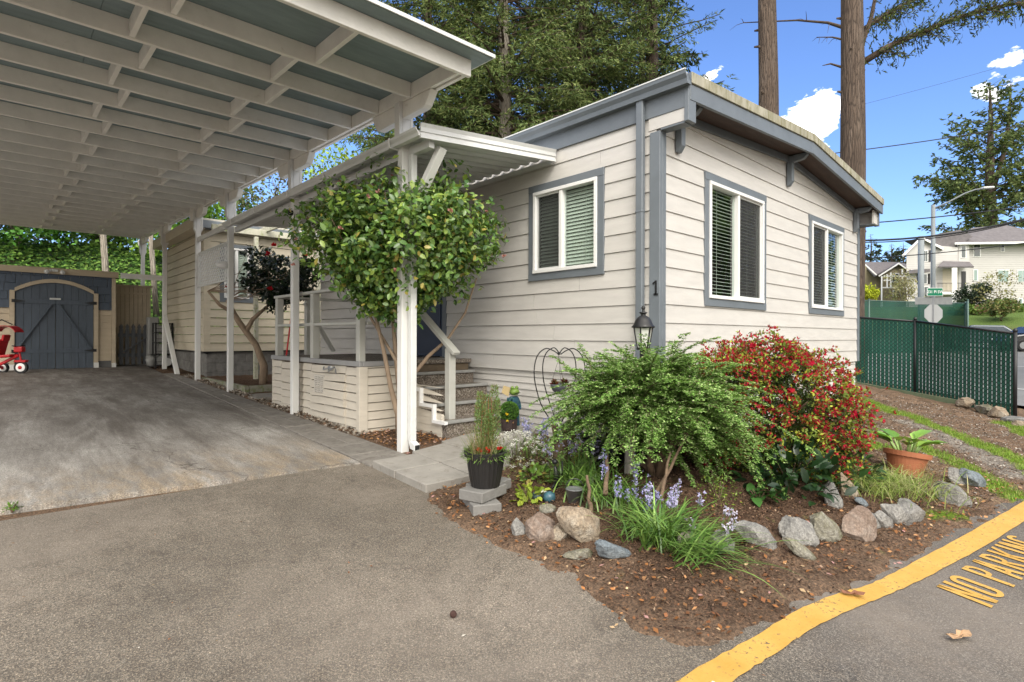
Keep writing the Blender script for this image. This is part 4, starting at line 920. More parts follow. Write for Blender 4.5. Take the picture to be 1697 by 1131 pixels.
# ------------------------------------------------------------------ camellias
def camellia(name, label, base, cen, rad, n, L, cols, w, stems, flowers=None, group='camellias by the porch', twn=26, seed=1, flat=False):
    root = thing(name, label, 'shrub', base, group)
    mb = MB()
    for st in stems: mb.tube(st[0], st[1], 8)
    mb.build('trunk', m_barkc, root, smooth=True)
    # sub-clumps spread through the crown volume
    nc = int(n / 50); cl = rdir(nc); cl[:, :2] *= (np.interp(cl[:, 2], [-1, -.4, .3, 1], [.45, .80, 1.12, 1.25]))[:, None]; cl = cl * (RNG.uniform(.45, 1., nc)[:, None] ** .6) * np.array(rad) * .86 * RNG.uniform(.78, 1.14, (nc, 1))
    mask = cl[:, 2] < -rad[2] * .45; cl[mask, :2] *= .8
    tw = MB()
    for c in cl[:twn]:
        s = stems[RNG.integers(3)][0][-1]; e = np.array(cen) + c; tw.tube(wiggle(s, e, 5, .04), [.008, .007, .006, .005, .003], 5)
    tw.build('branches', m_barkc, root, smooth=True)
    per = n // nc; P = []; D = []; Nn = []
    for c in cl:
        r = RNG.uniform(.09, .25) * rad[0] / 1.1
        q = rdir(per) * (RNG.uniform(.3, 1, per)[:, None] ** .5) * r * np.array([1, 1, .8]); P.append(np.array(cen) + c + q)
        o = unit(c * .8 + q * 3 + rdir(per) * .12); D.append(unit(o * .35 + rdir(per) * .9 + np.array([0, 0, -.2]))); Nn.append(unit(o * .9 + np.array([0, 0, .8]) + rdir(per) * .45))
    P, D, Nn = map(np.concatenate, (P, D, Nn))
    cc = pal(len(P), cols, w, .18); Ls = RNG.choice([.55, .8, 1.0, 1.15], len(P)) * RNG.uniform(.85, 1.1, len(P)) * L
    lmesh('foliage', [leaves(P, D, Nn, Ls, Ls * .60, cc, .10, 'leaf', .12)], m_leafg, root)
    if flowers:
        k = flowers[0]; q = rdir(k, -.4, 1) * np.array(rad) * .98 + np.array(cen); parts = []
        for a in range(flowers[2]):
            d = rdir(k, -.3, 1); parts.append(leaves(q, d, rdir(k), flowers[1], flowers[1] * .9, pal(k, [flowers[3]], None, .1), .15, 'leaf', .1))
        lmesh('blossoms', parts, m_flower, root)
    return root
b0 = (3.30, 5.42, gz(3.3, 5.42)); B = np.array(b0)
def stem(*off): return [tuple(B + np.array(o)) for o in off]
st1 = [(stem((0, 0, -.05), (-.02, 0, .2), (-.10, .02, .5), (-.17, .05, .9), (-.26, .1, 1.35)), [.045, .036, .028, .024, .018]),
       (stem((0.02, .03, -.05), (.03, 0, .22), (-.02, 0, .6), (-.04, .04, 1.0), (-.05, .1, 1.5)), [.048, .036, .03, .026, .018]),
       (stem((.03, -.02, -.05), (.05, -.02, .3), (.03, -.02, .6), (.09, .0, .9), (.04, -.1, 1.45)), [.042, .032, .026, .02, .014]),
       (stem((.05, .0, -.05), (.06, .02, .3), (.16, .0, .62), (.30, -.12, .85), (.46, -.28, 1.05), (.60, -.42, 1.35), (.70, -.50, 1.75)), [.036, .028, .024, .022, .017, .013, .009]),
       (stem((.0, -.04, -.03), (-.02, -.05, .4), (-.06, -.03, .8), (-.3, .25, 1.4)), [.034, .026, .02, .014])]
cam1 = camellia('camellia_bush', 'large light green camellia on several stems growing round the front porch post', b0, (3.12, 5.10, .90), (1.12, 1.12, .84), 21000, .071,
         [(.15, .26, .055), (.095, .195, .045), (.25, .35, .065), (.40, .34, .08), (.055, .12, .035), (.21, .31, .14)], [.34, .27, .19, .04, .1, .06], st1, (26, .03, 6, (.45, .22, .20)))
b0 = (3.75, 11.15, gz(3.75, 11.15)); B = np.array(b0)
st2 = [(stem((0, 0, -.05), (.01, 0, .35), (-.12, .05, .75), (-.42, .1, 1.2), (-.62, .12, 1.6)), [.085, .075, .06, .055, .035]),
       (stem((-.30, .07, 1.0), (-.18, .05, 1.25), (.12, .0, 1.55)), [.05, .04, .025]), (stem((-.5, .1, 1.35), (-.75, .1, 1.5), (-.95, .1, 1.75)), [.04, .03, .02])]
camellia('camellia_bush', 'dark-leaved camellia with a few red blooms and one leaning trunk behind the porch', b0, (3.92, 10.92, 1.08), (.88, .88, .66), 5200, .085,
         [(.010, .024, .009), (.016, .036, .012), (.006, .014, .006)], [.45, .3, .25], st2, (6, .07, 8, (.36, .010, .018)))

# ------------------------------------------------------------------ arching cotoneaster
def arching(name, label, base, cen, n_arch, reach, cols, twig_gap, leafL, seed=3):
    root = thing(name, label, 'shrub', base); mb = MB(); cen = np.array(cen)
    for i in range(7):
        a = RNG.uniform(0, 2 * PI); e = cen + np.array([math.cos(a) * .35, math.sin(a) * .35, RNG.uniform(-.2, .15)]); mb.tube(wiggle(np.array(base) + (RNG.uniform(-.05, .05), RNG.uniform(-.05, .05), -.03), e, 6, .03), [.032, .028, .024, .02, .015, .01], 7)
    mb.build('trunk', m_twig, root, smooth=True)
    tw = MB(); P = []; D = []; Nn = []; tip = []; 
    for i in range(n_arch + 90):
        a = RNG.uniform(0, 2 * PI); el = RNG.uniform(.05, 1.22)
        if i >= n_arch: a = RNG.uniform(-1.7, .4); el = RNG.uniform(-.45, .25)
        s = cen + rdir(1)[0] * np.array([.42, .42, .22]) * RNG.uniform(.2, 1)
        ra = reach * RNG.uniform(.22, 1.0) * (1.0 - .48 * max(0, math.sin(el))); dr = np.array([math.cos(a) * math.cos(el), math.sin(a) * math.cos(el), math.sin(el)])
        m = 14; pts = [s]; d = dr.copy()
        for k in range(m):
            d = unit(d + np.array([0, 0, -.078]) + RNG.normal(0, .035, 3)); pts.append(pts[-1] + d * ra / m)
        pts = np.array(pts); tw.tube([tuple(p) for p in pts[::3]], [.005 - .0008 * j for j in range(len(pts[::3]))], 4, cap=False)
        for k in range(2, m + 1):
            dd = unit(pts[k] - pts[k - 1]); side = unit(np.cross(dd, np.array([0, 0, 1.0])))
            for sg in (-1, 1, -1, 1, -1, 1):
                TL = RNG.uniform(.035, .095) * (1.15 - .6 * k / m); td = unit(dd * .75 + side * sg * .9 + np.array([0, 0, RNG.uniform(-.25, .2)])); q0 = pts[k] - (pts[k] - pts[k - 1]) * RNG.uniform(0, 1)
                nn_ = int(TL / twig_gap); u = (np.arange(nn_) + .5) / nn_; sd = unit(np.cross(td, np.array([0, 0, 1.0])))
                for g in (-1, 1):
                    pp = q0 + td * (u * TL)[:, None] + np.array([0, 0, -.18]) * ((u * TL) ** 2)[:, None] * 4; P.append(pp); D.append(np.tile(td * .6 + sd * g, (nn_, 1)) + RNG.normal(0, .3, (nn_, 3))); Nn.append(np.tile([0, 0, 1.], (nn_, 1)) + RNG.normal(0, .35, (nn_, 3))); tip.append(u * .6 + .4 * k / m)
    tw.build('branches', m_twig, root)
    P, D, Nn, tip = map(np.concatenate, (P, D, Nn, tip)); n = len(P)
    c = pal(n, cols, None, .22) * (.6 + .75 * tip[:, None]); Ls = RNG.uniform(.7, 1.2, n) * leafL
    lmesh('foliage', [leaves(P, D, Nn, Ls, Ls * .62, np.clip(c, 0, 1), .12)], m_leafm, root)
    k = n // 26; i = RNG.choice(n, k); lmesh('buds', [leaves(P[i] + RNG.normal(0, .006, (k, 3)), rdir(k), rdir(k), .011, .010, pal(k, [(.42, .40, .26), (.34, .30, .22)], None, .2), .2)], m_leafm, root)
    return root
bz = (3.70, 2.38, gz(3.70, 2.38))
arching('cotoneaster_bush', 'big green arching bush with feathery branches in front of the house corner', bz, (3.70, 2.42, -.53), 860, 1.02,
        [(.13, .25, .05), (.19, .32, .08), (.29, .40, .15), (.08, .16, .03)], .0125, .020)

# ------------------------------------------------------------------ azalea
def azalea():
    b = (4.88, 2.06, gz(4.88, 2.06)); root = thing('azalea_bush', 'rounded azalea covered in small red buds beside the green arching bush', 'shrub', b); cen = np.array((4.88, 2.06, -.72)); rad = np.array((.76, .70, .64))
    mb = MB()
    for i in range(12):
        a = RNG.uniform(0, 2 * PI); e = cen + np.array([math.cos(a) * .6, math.sin(a) * .5, RNG.uniform(-.1, .2)]); mb.tube(wiggle(np.array(b) + (RNG.uniform(-.1, .1), RNG.uniform(-.1, .1), 0), e, 6, .03), [.022, .02, .017, .014, .01, .007], 6)
    mb.build('trunk', m_twig, root, smooth=True)
    n = 2100; q = rdir(n, -.6, 1); lump = 1 + .13 * np.sin(q[:, 0] * 7 + 1) * np.cos(q[:, 1] * 6) + .06 * np.sin(q[:, 2] * 9 + q[:, 0] * 5) + RNG.normal(0, .05, n) + .10 * (RNG.random(n) < .06)
    tips = cen + q * rad * lump[:, None]; inner = cen + q * rad * (lump * RNG.uniform(.5, .93, n))[:, None]
    parts = []; P = []; D = []; Nn = []; C3 = []
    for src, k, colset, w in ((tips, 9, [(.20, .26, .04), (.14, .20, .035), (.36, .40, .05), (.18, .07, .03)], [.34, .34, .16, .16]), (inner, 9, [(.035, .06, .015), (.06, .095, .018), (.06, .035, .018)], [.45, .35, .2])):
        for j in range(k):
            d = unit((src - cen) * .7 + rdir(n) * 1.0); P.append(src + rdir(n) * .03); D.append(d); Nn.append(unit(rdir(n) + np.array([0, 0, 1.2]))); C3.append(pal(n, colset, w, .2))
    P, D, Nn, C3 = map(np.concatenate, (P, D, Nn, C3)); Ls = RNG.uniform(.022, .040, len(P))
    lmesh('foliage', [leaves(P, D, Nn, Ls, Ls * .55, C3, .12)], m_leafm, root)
    front = RNG.random(n) < np.clip(.95 + .5 * q[:, 2], .5, .99); front &= ~((np.sin(q[:, 0] * 5 + 2) * np.cos(q[:, 2] * 4 + q[:, 1] * 3) > .30) & (q[:, 2] < .45) & (RNG.random(n) < .85)); T = tips[front]; T = np.concatenate([T + rdir(len(T)) * .024 for _ in range(4)]); parts = []
    for j in range(4):
        d = unit((T - cen) + rdir(len(T)) * .55); parts.append(leaves(T, d, rdir(len(T)), RNG.uniform(.018, .032, len(T)), .013, pal(len(T), [(.50, .022, .05), (.58, .035, .085), (.38, .018, .035), (.42, .06, .05)], None, .2), .2))
    k = 34; q2 = rdir(k, .1, 1); q2[:, 0] = q2[:, 0] * .7; T = cen + q2 * rad * 1.02
    for j in range(7): parts.append(leaves(T, unit((T - cen) + rdir(k) * .9), rdir(k), .036, .03, pal(k, [(.50, .015, .05), (.42, .012, .03)], None, .15), .2, 'leaf'))
    lmesh('blossoms', parts, m_flower, root)
    # long shoots poking out with a bud at the end
    sh_ = MB(); parts = []
    for a, el, L in ((-.55, .25, .5), (-.35, .5, .42), (-.75, .05, .55), (-.2, .85, .35), (1.2, 1.2, .2), (2.3, 1.1, .22), (-.5, .75, .38), (2.9, 1.3, .2), (-.9, .3, .45), (-.4, .1, .5)):
        d = np.array([math.cos(a) * math.cos(el), math.sin(a) * math.cos(el), math.sin(el)]); s = cen + d * rad * .85; e = s + d * L * np.array([1, 1, .9]); sh_.tube([tuple(s), tuple((s + e) / 2 + RNG.normal(0, .02, 3)), tuple(e)], [.004, .003, .002], 4)
        if True:
            q = e; parts.append(leaves(np.tile(q, (9, 1)), rdir(9, -.3, 1), rdir(9), .03, .016, pal(9, [(.35, .02, .03), (.16, .2, .03), (.3, .03, .03)], None, .1), .1))
    sh_.build('shoot_sprays', m_twig, root)['kind'] = 'stuff'; lmesh('shoot_blossoms', parts, m_flower, root)['kind'] = 'stuff'
azalea()

# ------------------------------------------------------------------ strap-leaved and small plants
def clump(name, label, cat, x, y, n, L, W, bend, cols, spread=.06, amin=0, amax=2 * PI, group=None, z=None, tone=None):
    b = (x, y, gz(x, y) if z is None else z); root = thing(name, label, cat, b, group)
    P = np.stack([x + RNG.normal(0, spread, n), y + RNG.normal(0, spread, n), np.full(n, b[2] - .01)], 1); A = RNG.uniform(amin, amax, n)
    Ls = RNG.uniform(.6, 1.1, n) * L; be = (RNG.uniform(bend[0] - .15, bend[0] + .2, n), RNG.uniform(bend[1] - .4, bend[1] + .3, n)); 
    V, Fc, cc = blade_mesh(P, A, Ls, np.full(n, W) * RNG.uniform(.7, 1.2, n), be, pal(n, cols, None, .2), 7); mkmesh('leaves', V, Fc, m_leafg if W > .008 else m_leafm, root, cols=cc)
    return root
def spikes(root, x, y, n, H, spread, cols, size=.016, lean=.25, per=14, stemc=(.10, .16, .04), frac=.4):
    zb = root.location.z; parts = []; P = []; st = MB(); 
    for i in range(n):
        a = RNG.uniform(0, 2 * PI); r = spread * math.sqrt(RNG.random()); h = H * RNG.uniform(.7, 1.1); s = np.array([x + r * math.cos(a), y + r * math.sin(a), zb]); e = s + np.array([math.cos(a) * lean * h, math.sin(a) * lean * h, h])
        st.tube([tuple(s), tuple((s * .5 + e * .5) + np.array([0, 0, .02])), tuple(e)], [.003, .0025, .002], 4)
        u = RNG.uniform(1 - frac, 1.02, per)[:, None]; P.append(s + (e - s) * u + RNG.normal(0, size * .9, (per, 3)))
    P = np.concatenate(P); st.build('stems', M('stem_green', (.09, .14, .04), .2, 5, .7, 0), root)
    for j in range(5): parts.append(leaves(P, unit(rdir(len(P)) + np.array([0, 0, -.3])), rdir(len(P)), size * 1.2, size * .75, pal(len(P), cols, None, .12), .2))
    lmesh('blossoms', parts, m_flower, root)
BLUE = [(.26, .26, .56), (.36, .36, .62), (.45, .44, .66)]
GREENS = [(.12, .23, .045), (.08, .17, .035), (.18, .29, .07)]
BBG = 'bluebell clumps in the flower bed'
c = clump('bluebell_clump', 'thick fountain of strap leaves with lavender-blue flower heads at the bed front', 'flowers', 2.78, 1.78, 190, .44, .012, (.5, 2.0), GREENS, .07, group=BBG); spikes(c, 2.95, 2.02, 9, .27, .14, BLUE, .013, .15, 15)
c = clump('bluebell_clump', 'low fan of arching strap leaves lying over the bark near the grey road edge', 'flowers', 2.80, 1.60, 170, .42, .011, (.9, 1.9), GREENS, .09, -2.3, .4, group=BBG); spikes(c, 3.02, 1.58, 5, .20, .12, [(.5, .48, .66), (.6, .58, .72)], .014, .3, 8)
c = clump('bluebell_clump', 'upright green leaf clump with blue spikes beside the black box', 'flowers', 3.25, 2.72, 120, .38, .011, (.3, 1.9), GREENS, .09, group=BBG); spikes(c, 3.30, 2.80, 8, .40, .22, [(.32, .30, .52), (.42, .40, .6)], .015, .12, 16)
c = clump('bluebell_clump', 'tall thin blue flower spikes against the skirting below the wall vent', 'flowers', 4.0, 3.45, 26, .32, .012, (.25, 1.3), GREENS, .12, group=BBG); spikes(c, 4.0, 3.45, 9, .50, .30, [(.36, .35, .56), (.45, .44, .62)], .012, .08, 14)
c = clump('bluebell_clump', 'blue flower spikes rising behind the white flowers', 'flowers', 3.75, 3.72, 30, .30, .012, (.25, 1.3), GREENS, .08, group=BBG); spikes(c, 3.75, 3.72, 8, .36, .14, BLUE, .015, .15, 16)
c = clump('bluebell_clump', 'mid-bed clump of strap leaves between the twigs with pale blue bells', 'flowers', 3.02, 2.30, 130, .36, .011, (.45, 2.0), GREENS, .12, group=BBG); spikes(c, 3.15, 2.20, 4, .30, .20, BLUE, .013, .1, 14)
c = clump('bluebell_clump', 'small clump beside the lowest twig with a few lilac bells', 'flowers', 3.02, 1.98, 90, .30, .010, (.5, 2.0), GREENS, .10, group=BBG); spikes(c, 3.10, 1.84, 6, .22, .14, [(.42, .40, .66), (.5, .48, .7)], .015, .2, 14)
c = clump('strap_leaf_plant', 'glossy rosette of broad green strap leaves behind the metal bucket', 'plant', 3.10, 2.62, 34, .30, .024, (.4, 1.8), [(.10, .2, .035), (.14, .24, .05)], .04)
c = clump('fescue_grass', 'soft pale green ornamental grass tumbling over the rocks below the terracotta pot', 'grass', 4.98, 1.20, 1100, .32, .004, (.6, 2.2), [(.22, .32, .06), (.30, .36, .10), (.38, .36, .18), (.16, .26, .04)], .19, z=gz(4.98, 1.20) + .04)
def leafy(name, label, cat, x, y, R, n, L, cols, asp=.5, h=.7, shape='leaf', mat=None, z=None, group=None, w=None, dr=.15, up=.9):
    zz = gz(x, y) if z is None else z; root = thing(name, label, cat, (x, y, zz), group); q = rdir(n, -.1, 1) * (RNG.random((n, 1)) ** .35); P = np.array([x, y, zz]) + q * np.array([R, R, R * h])
    D = unit(q + rdir(n) * .6 + np.array([0, 0, .1])); Nn = unit(q * .4 + np.array([0, 0, up]) + rdir(n) * .45); Ls = RNG.uniform(.65, 1.15, n) * L
    lmesh('leaves', [leaves(P - D * Ls[:, None] * .4, D, Nn, Ls, Ls * asp, pal(n, cols, w, .18), .12, shape, dr)], mat or m_leafg, root)
    mb = MB()
    for i in range(6): a = RNG.uniform(0, 2 * PI); mb.tube([(x, y, zz - .02), (x + R * .4 * math.cos(a), y + R * .4 * math.sin(a), zz + R * h * .6)], [.006, .003], 4)
    mb.build('stems', m_twig, root); return root
leafy('viburnum_shrub', 'low dark shrub with large glossy leaves under the red azalea', 'shrub', 4.32, 1.62, .42, 320, .115, [(.016, .045, .014), (.025, .065, .018), (.012, .03, .012)], .48, .75)
leafy('viburnum_shrub', 'dark glossy shrub hanging behind the upright rock under the azalea', 'shrub', 4.95, 1.52, .36, 230, .11, [(.018, .05, .016), (.03, .075, .02), (.05, .11, .03)], .45, .8)
leafy('rhododendron_shrub', 'dull green long-leaved shrub at the far side of the azalea by the skirting', 'shrub', 5.95, 2.12, .42, 230, .14, [(.035, .075, .04), (.06, .12, .06), (.09, .15, .10)], .34, 1.0, z=gz(5.95, 2.12) + .05)
leafy('broadleaf_seedling', 'small bright green plant with four broad leaves in front of the dark shrub', 'plant', 3.88, 1.66, .13, 14, .13, [(.05, .13, .03), (.07, .16, .04)], .55, .8)
leafy('heuchera', 'lime yellow plant with round leaves beside the blue pottery', 'plant', 2.70, 2.72, .13, 60, .06, [(.30, .36, .05), (.22, .30, .04)], .95, 1.0)
leafy('strawberry_plant', 'bright green leafy plant in front of the driftwood stump', 'plant', 3.05, 3.02, .16, 120, .055, [(.16, .26, .05), (.10, .2, .03), (.30, .24, .06)], .7, .9)
leafy('sprig_plant', 'thin yellow-green seedling bush at the foot of the arching bush', 'plant', 3.62, 1.82, .16, 240, .024, [(.18, .25, .03), (.11, .18, .03)], .5, 1.2, 'kite')
leafy('variegated_plant', 'green and cream variegated leaf plant beside the black utility box', 'plant', 3.52, 2.95, .15, 14, .16, [(.35, .40, .14), (.12, .22, .04), (.45, .46, .2)], .4, 1.1)
leafy('weed_tuft', 'tangle of dry stems and small green leaves right of the white flowers', 'plant', 3.2, 3.2, .26, 260, .03, [(.18, .22, .06), (.22, .16, .07), (.12, .16, .04)], .45, .8, 'kite')
leafy('yellow_spurge', 'small acid-yellow plant behind the driftwood', 'plant', 3.75, 3.30, .12, 160, .03, [(.40, .36, .04), (.25, .28, .04)], .5, 1.1, 'kite')
leafy('corner_weed', 'tiny tuft of weeds where the concrete slab meets the asphalt', 'plant', .06, 4.86, .05, 60, .03, [(.12, .24, .03)], .4, 1, 'kite', z=-1.14)
# candytuft
cf = leafy('candytuft', 'white candytuft in full flower behind the black pot', 'flowers', 3.42, 3.66, .30, 900, .03, [(.09, .14, .04), (.14, .19, .05)], .25, .75, 'kite', z=gz(3.42, 3.66))
nC = 85; q = rdir(nC, .1, 1) * np.array([.38, .34, .27]) + np.array([3.42, 3.66, cf.location.z]); parts = []
for j in range(26): P = q + RNG.normal(0, .016, (nC, 3)) * np.array([1, 1, .5]); parts.append(leaves(P, unit(rdir(nC, -.1, .5)), np.tile([0, 0, 1.], (nC, 1)), .017, .015, pal(nC, [(.78, .78, .76), (.68, .68, .66)], None, .05), .05))
lmesh('blossoms', parts, m_flower, cf)

# ------------------------------------------------------------------ black pot with rosemary / tall heather on two blocks
m_pot = M('black_plastic', (.018, .017, .017), .2, 5, .45, .1)
px_, py_ = 2.50, 2.97; g = gz(px_, py_); pz = g + .10
for i, (dx, dy, rz, z, lab) in enumerate(((-.02, 0, .25, g + .035, 'upper grey concrete block directly under the black flower pot'), (.11, .09, .25, g + .033, 'second upper grey block behind the black flower pot base'), (-.05, -.02, .25, g - .04, 'lower grey concrete block sunk in the leaves under the pot'))):
    mb = MB().box(-.15, .15, -.10, .10, 0, .072); o = tag(mb.build('concrete_block', M('block_grey', (.19, .185, .175), .15, 8, .9, .6, 60), bevel=.006), lab, 'block', 'blocks under the black pot'); o.location = (px_ + dx, py_ + dy, z); o.rotation_euler.z = rz - PI / 4 * 0 + .9 * (i == 2)
pot = thing('flower_pot', 'ribbed black pot planted with a tall feathery green bush and red flowers', 'planter', (px_, py_, pz + .005))
mb = MB().lathe([(.08, 0), (.10, .004), (.112, .06), (.126, .14), (.132, .20), (.130, .215)], (px_, py_, pz + .005), 48, .03).lathe([(.130, .212), (.148, .214), (.152, .245), (.142, .25), (.13, .235), (.12, .2)], (px_, py_, pz + .005), 40); mb.build('pot', m_pot, pot, smooth=False)
MB().lathe([(.001, .20), (.128, .20), (.128, .21), (.001, .215)], (px_, py_, pz), 20).build('soil', M('potting_soil', (.05, .03, .02), .3, 20, .95, .8), pot)
n = 5200; u = RNG.random(n) ** .8; r = .085 * (1 - u ** 2.2 * .72) * np.sqrt(RNG.random(n)) * 1.25; a = RNG.uniform(0, 2 * PI, n); cx = np.array([px_ + .035, py_ + .02])
P = np.stack([cx[0] + r * np.cos(a), cx[1] + r * np.sin(a), pz + .20 + u * .46], 1); pk = RNG.integers(0, 6, n); hk = np.array([1, .86, .74, .92, .62, .8])[pk]; P[:, 0] += np.cos(pk * 1.05) * .045 * (.5 + u) - (P[:, 0] - cx[0]) * .45; P[:, 1] += np.sin(pk * 1.05) * .045 * (.5 + u) - (P[:, 1] - cx[1]) * .45; P[:, 2] = pz + .20 + u * .50 * hk
D = unit(np.stack([np.cos(a) * .8, np.sin(a) * .8, np.full(n, .9)], 1) + rdir(n) * .4)
lmesh('feathery_bush', [leaves(P, D, rdir(n), .021, .0055, pal(n, [(.17, .27, .09), (.22, .32, .12), (.13, .22, .05), (.20, .14, .06)], None, .15), .1)], m_leafm, pot)
mb = MB()
for i in range(9): a = i * .7; mb.tube([(cx[0] + .02 * math.cos(a), cx[1] + .02 * math.sin(a), pz + .2), (cx[0] + .05 * math.cos(a), cx[1] + .05 * math.sin(a), pz + .4), (cx[0] + .03 * math.cos(a), cx[1] + .03 * math.sin(a), pz + .62)], [.004, .003, .002], 4)
mb.build('twigs', M('twig_red', (.20, .09, .03), .2, 8, .8, 0), pot)
n = 260; A = RNG.uniform(0, 2 * PI, n); P = np.stack([px_ - .07 + RNG.normal(0, .03, n), py_ + RNG.normal(0, .04, n) - .03, np.full(n, pz + .21)], 1)
V, Fc, cc = blade_mesh(P, A, RNG.uniform(.12, .32, n), np.full(n, .003), (RNG.uniform(.1, .6, n), RNG.uniform(.5, 1.8, n)), pal(n, [(.32, .24, .14), (.22, .24, .09), (.14, .2, .06)], None, .15)); mkmesh('dry_stems', V, Fc, m_leafm, pot, cols=cc)
n = 260; q = rdir(n, -.3, .8); P = np.array([px_, py_, pz + .225]) + q * np.array([.15, .15, .05]); lmesh('trailing_leaves', [leaves(P, unit(q + rdir(n) * .5), np.tile([0, 0, 1.], (n, 1)) + rdir(n) * .5, .04, .009, pal(n, [(.15, .24, .06), (.10, .18, .04)], None, .15), .1)], m_leafm, pot)
parts = []
for (dx, dy) in ((-.10, -.05), (-.05, -.08), (.05, -.09)):
    P = np.tile([px_ + dx, py_ + dy, pz + .27], (14, 1)) + RNG.normal(0, .006, (14, 3)); parts.append(leaves(P, rdir(14, -.2, 1), rdir(14), .026, .02, pal(14, [(.55, .01, .01)], None, .1), .1))
lmesh('red_blossoms', parts, m_flower, pot)

# ------------------------------------------------------------------ terracotta pot with hosta, tilted
m_terra = M('terracotta', (.34, .125, .06), .10, 8, .65, .2, 50, col2=(.42, .2, .11), thr=(.62, .85))
hx, hy = 5.84, 1.22; hz = gz(hx, hy); hp = thing('terracotta_pot', 'tilted terracotta pot with broad bright green hosta leaves on the slope', 'planter', (hx, hy, hz))
mb = MB().lathe([(.001, 0), (.13, 0), (.145, .03), (.175, .17), (.190, .235), (.215, .24), (.222, .29), (.20, .292), (.185, .24), (.165, .22), (.001, .225)], (0, 0, 0), 32); mb.v = [(a * .82, b * .82, c * .82) for a, b, c in mb.v]
rotm = Matrix.Rotation(.17, 4, 'Y') @ Matrix.Rotation(.05, 4, 'X')
mb.v = [tuple(rotm @ Vector(v) + Vector((hx, hy, hz - .03))) for v in mb.v]; mb.build('pot', m_terra, hp, smooth=False)
n = 17; A = RNG.uniform(0, 2 * PI, n); P = np.stack([hx + .05 + .06 * np.cos(A), hy + .06 * np.sin(A), np.full(n, hz + .15)], 1); Ls = RNG.uniform(.14, .23, n)
st = MB(); tipP = []
for p, a, L in zip(P, A, Ls): e = p + np.array([math.cos(a) * L * .35, math.sin(a) * L * .35, L * .75]); st.tube([tuple(p), tuple((p + e) / 2 + np.array([0, 0, .01])), tuple(e)], [.011, .009, .006], 6); tipP.append(e)
HC = [(.17, .32, .05), (.24, .40, .08), (.13, .27, .04)]
mh = M('stem_pale_green', (.22, .33, .10), .1, 8, .5, 0); st.build('stalks', mh, hp, smooth=True)
tipP = np.array(tipP); D = np.stack([np.cos(A), np.sin(A), np.full(n, .55)], 1); lmesh('leaves', [leaves(tipP - D * .02, D, np.stack([-.5 * np.cos(A), -.5 * np.sin(A), np.ones(n)], 1), RNG.uniform(.15, .23, n), RNG.uniform(.09, .13, n), pal(n, HC, None, .1), .16, 'leaf', .22)], m_leafg, hp)
n = 60; A = RNG.uniform(2.6, 5.6, n); P = np.stack([hx - .12 + RNG.normal(0, .1, n), hy - .16 + RNG.normal(0, .05, n), np.full(n, hz + .0)], 1); 
V, Fc, cc = blade_mesh(P, A, RNG.uniform(.15, .34, n), np.full(n, .0025), (RNG.uniform(.1, .4, n), RNG.uniform(.8, 2., n)), pal(n, [(.50, .40, .24), (.42, .36, .2)], None, .15)); o = mkmesh('dry_grass', V, Fc, m_leafm, cols=cc, origin=(hx - .12, hy - .16, hz)); tag(o, 'wisps of dry straw-coloured grass leaning on the terracotta pot', 'grass')

# ------------------------------------------------------------------ rocks
def m_rock_(name, a, b, c3):
    m, t, p, out = nt(name); v = coords(t); n1 = noise(t, v, 6, 8, .65, .6); n2 = noise(t, v, 75, 6, .75)
    col = ramp(t, n1, [(.3, a), (.5, b), (.7, c3)]); col = mix(t, .85, col, ramp(t, n2, [(.3, (.4, .39, .38)), (.5, (1, 1, 1)), (.7, (1.7, 1.7, 1.65))]), 'MULTIPLY')
    t.links.new(col, p.inputs['Base Color']); p.inputs['Roughness'].default_value = .85; bump(t, p, n1, 1, .05); return m
R_G = m_rock_('rock_grey', (.10, .098, .095), (.19, .185, .175), (.28, .27, .25)); R_T = m_rock_('rock_tan', (.15, .105, .07), (.25, .20, .145), (.34, .31, .26)); R_B = m_rock_('rock_blue_grey', (.085, .105, .125), (.13, .155, .175), (.2, .22, .23))
R_R = m_rock_('rock_rusty', (.12, .08, .06), (.19, .14, .11), (.27, .23, .20)); R_M = m_rock_('rock_mossy', (.10, .095, .03), (.18, .17, .13), (.28, .27, .24))
def rock(x, y, s, label, mat, rz=0, tilt=(0, 0), seed=0, sink=.35, name='garden_rock', group='rocks edging the flower bed', z=None):
    import bmesh
    r = np.random.default_rng(seed + 100); bm = bmesh.new(); bmesh.ops.create_icosphere(bm, subdivisions=4, radius=1)
    pl = unit(r.normal(size=(15, 3))); off = r.uniform(.55, .88, 15)
    for v in bm.verts:
        c = np.array(v.co)
        for n_, o_ in zip(pl, off):
            d = c @ n_ - o_
            if d > 0: c = c - n_ * d * .92
        c = c * (1 + .045 * math.sin(c[0] * 7 + seed) * math.cos(c[1] * 6 + c[2] * 4) + .02 * math.sin(c[2] * 23 + c[0] * 17 + seed)) * 1.15; v.co = Vector(c * np.array(s))
    me = bpy.data.meshes.new(name); bm.to_mesh(me); bm.free(); me.materials.append(mat); o = bpy.data.objects.new(name, me); C.objects.link(o)
    o.rotation_euler = (tilt[0], tilt[1], rz); o.location = (x, y, (gz(x, y) if z is None else z) + s[2] * (1 - sink) * .8); return tag(o, label, 'rock', group)
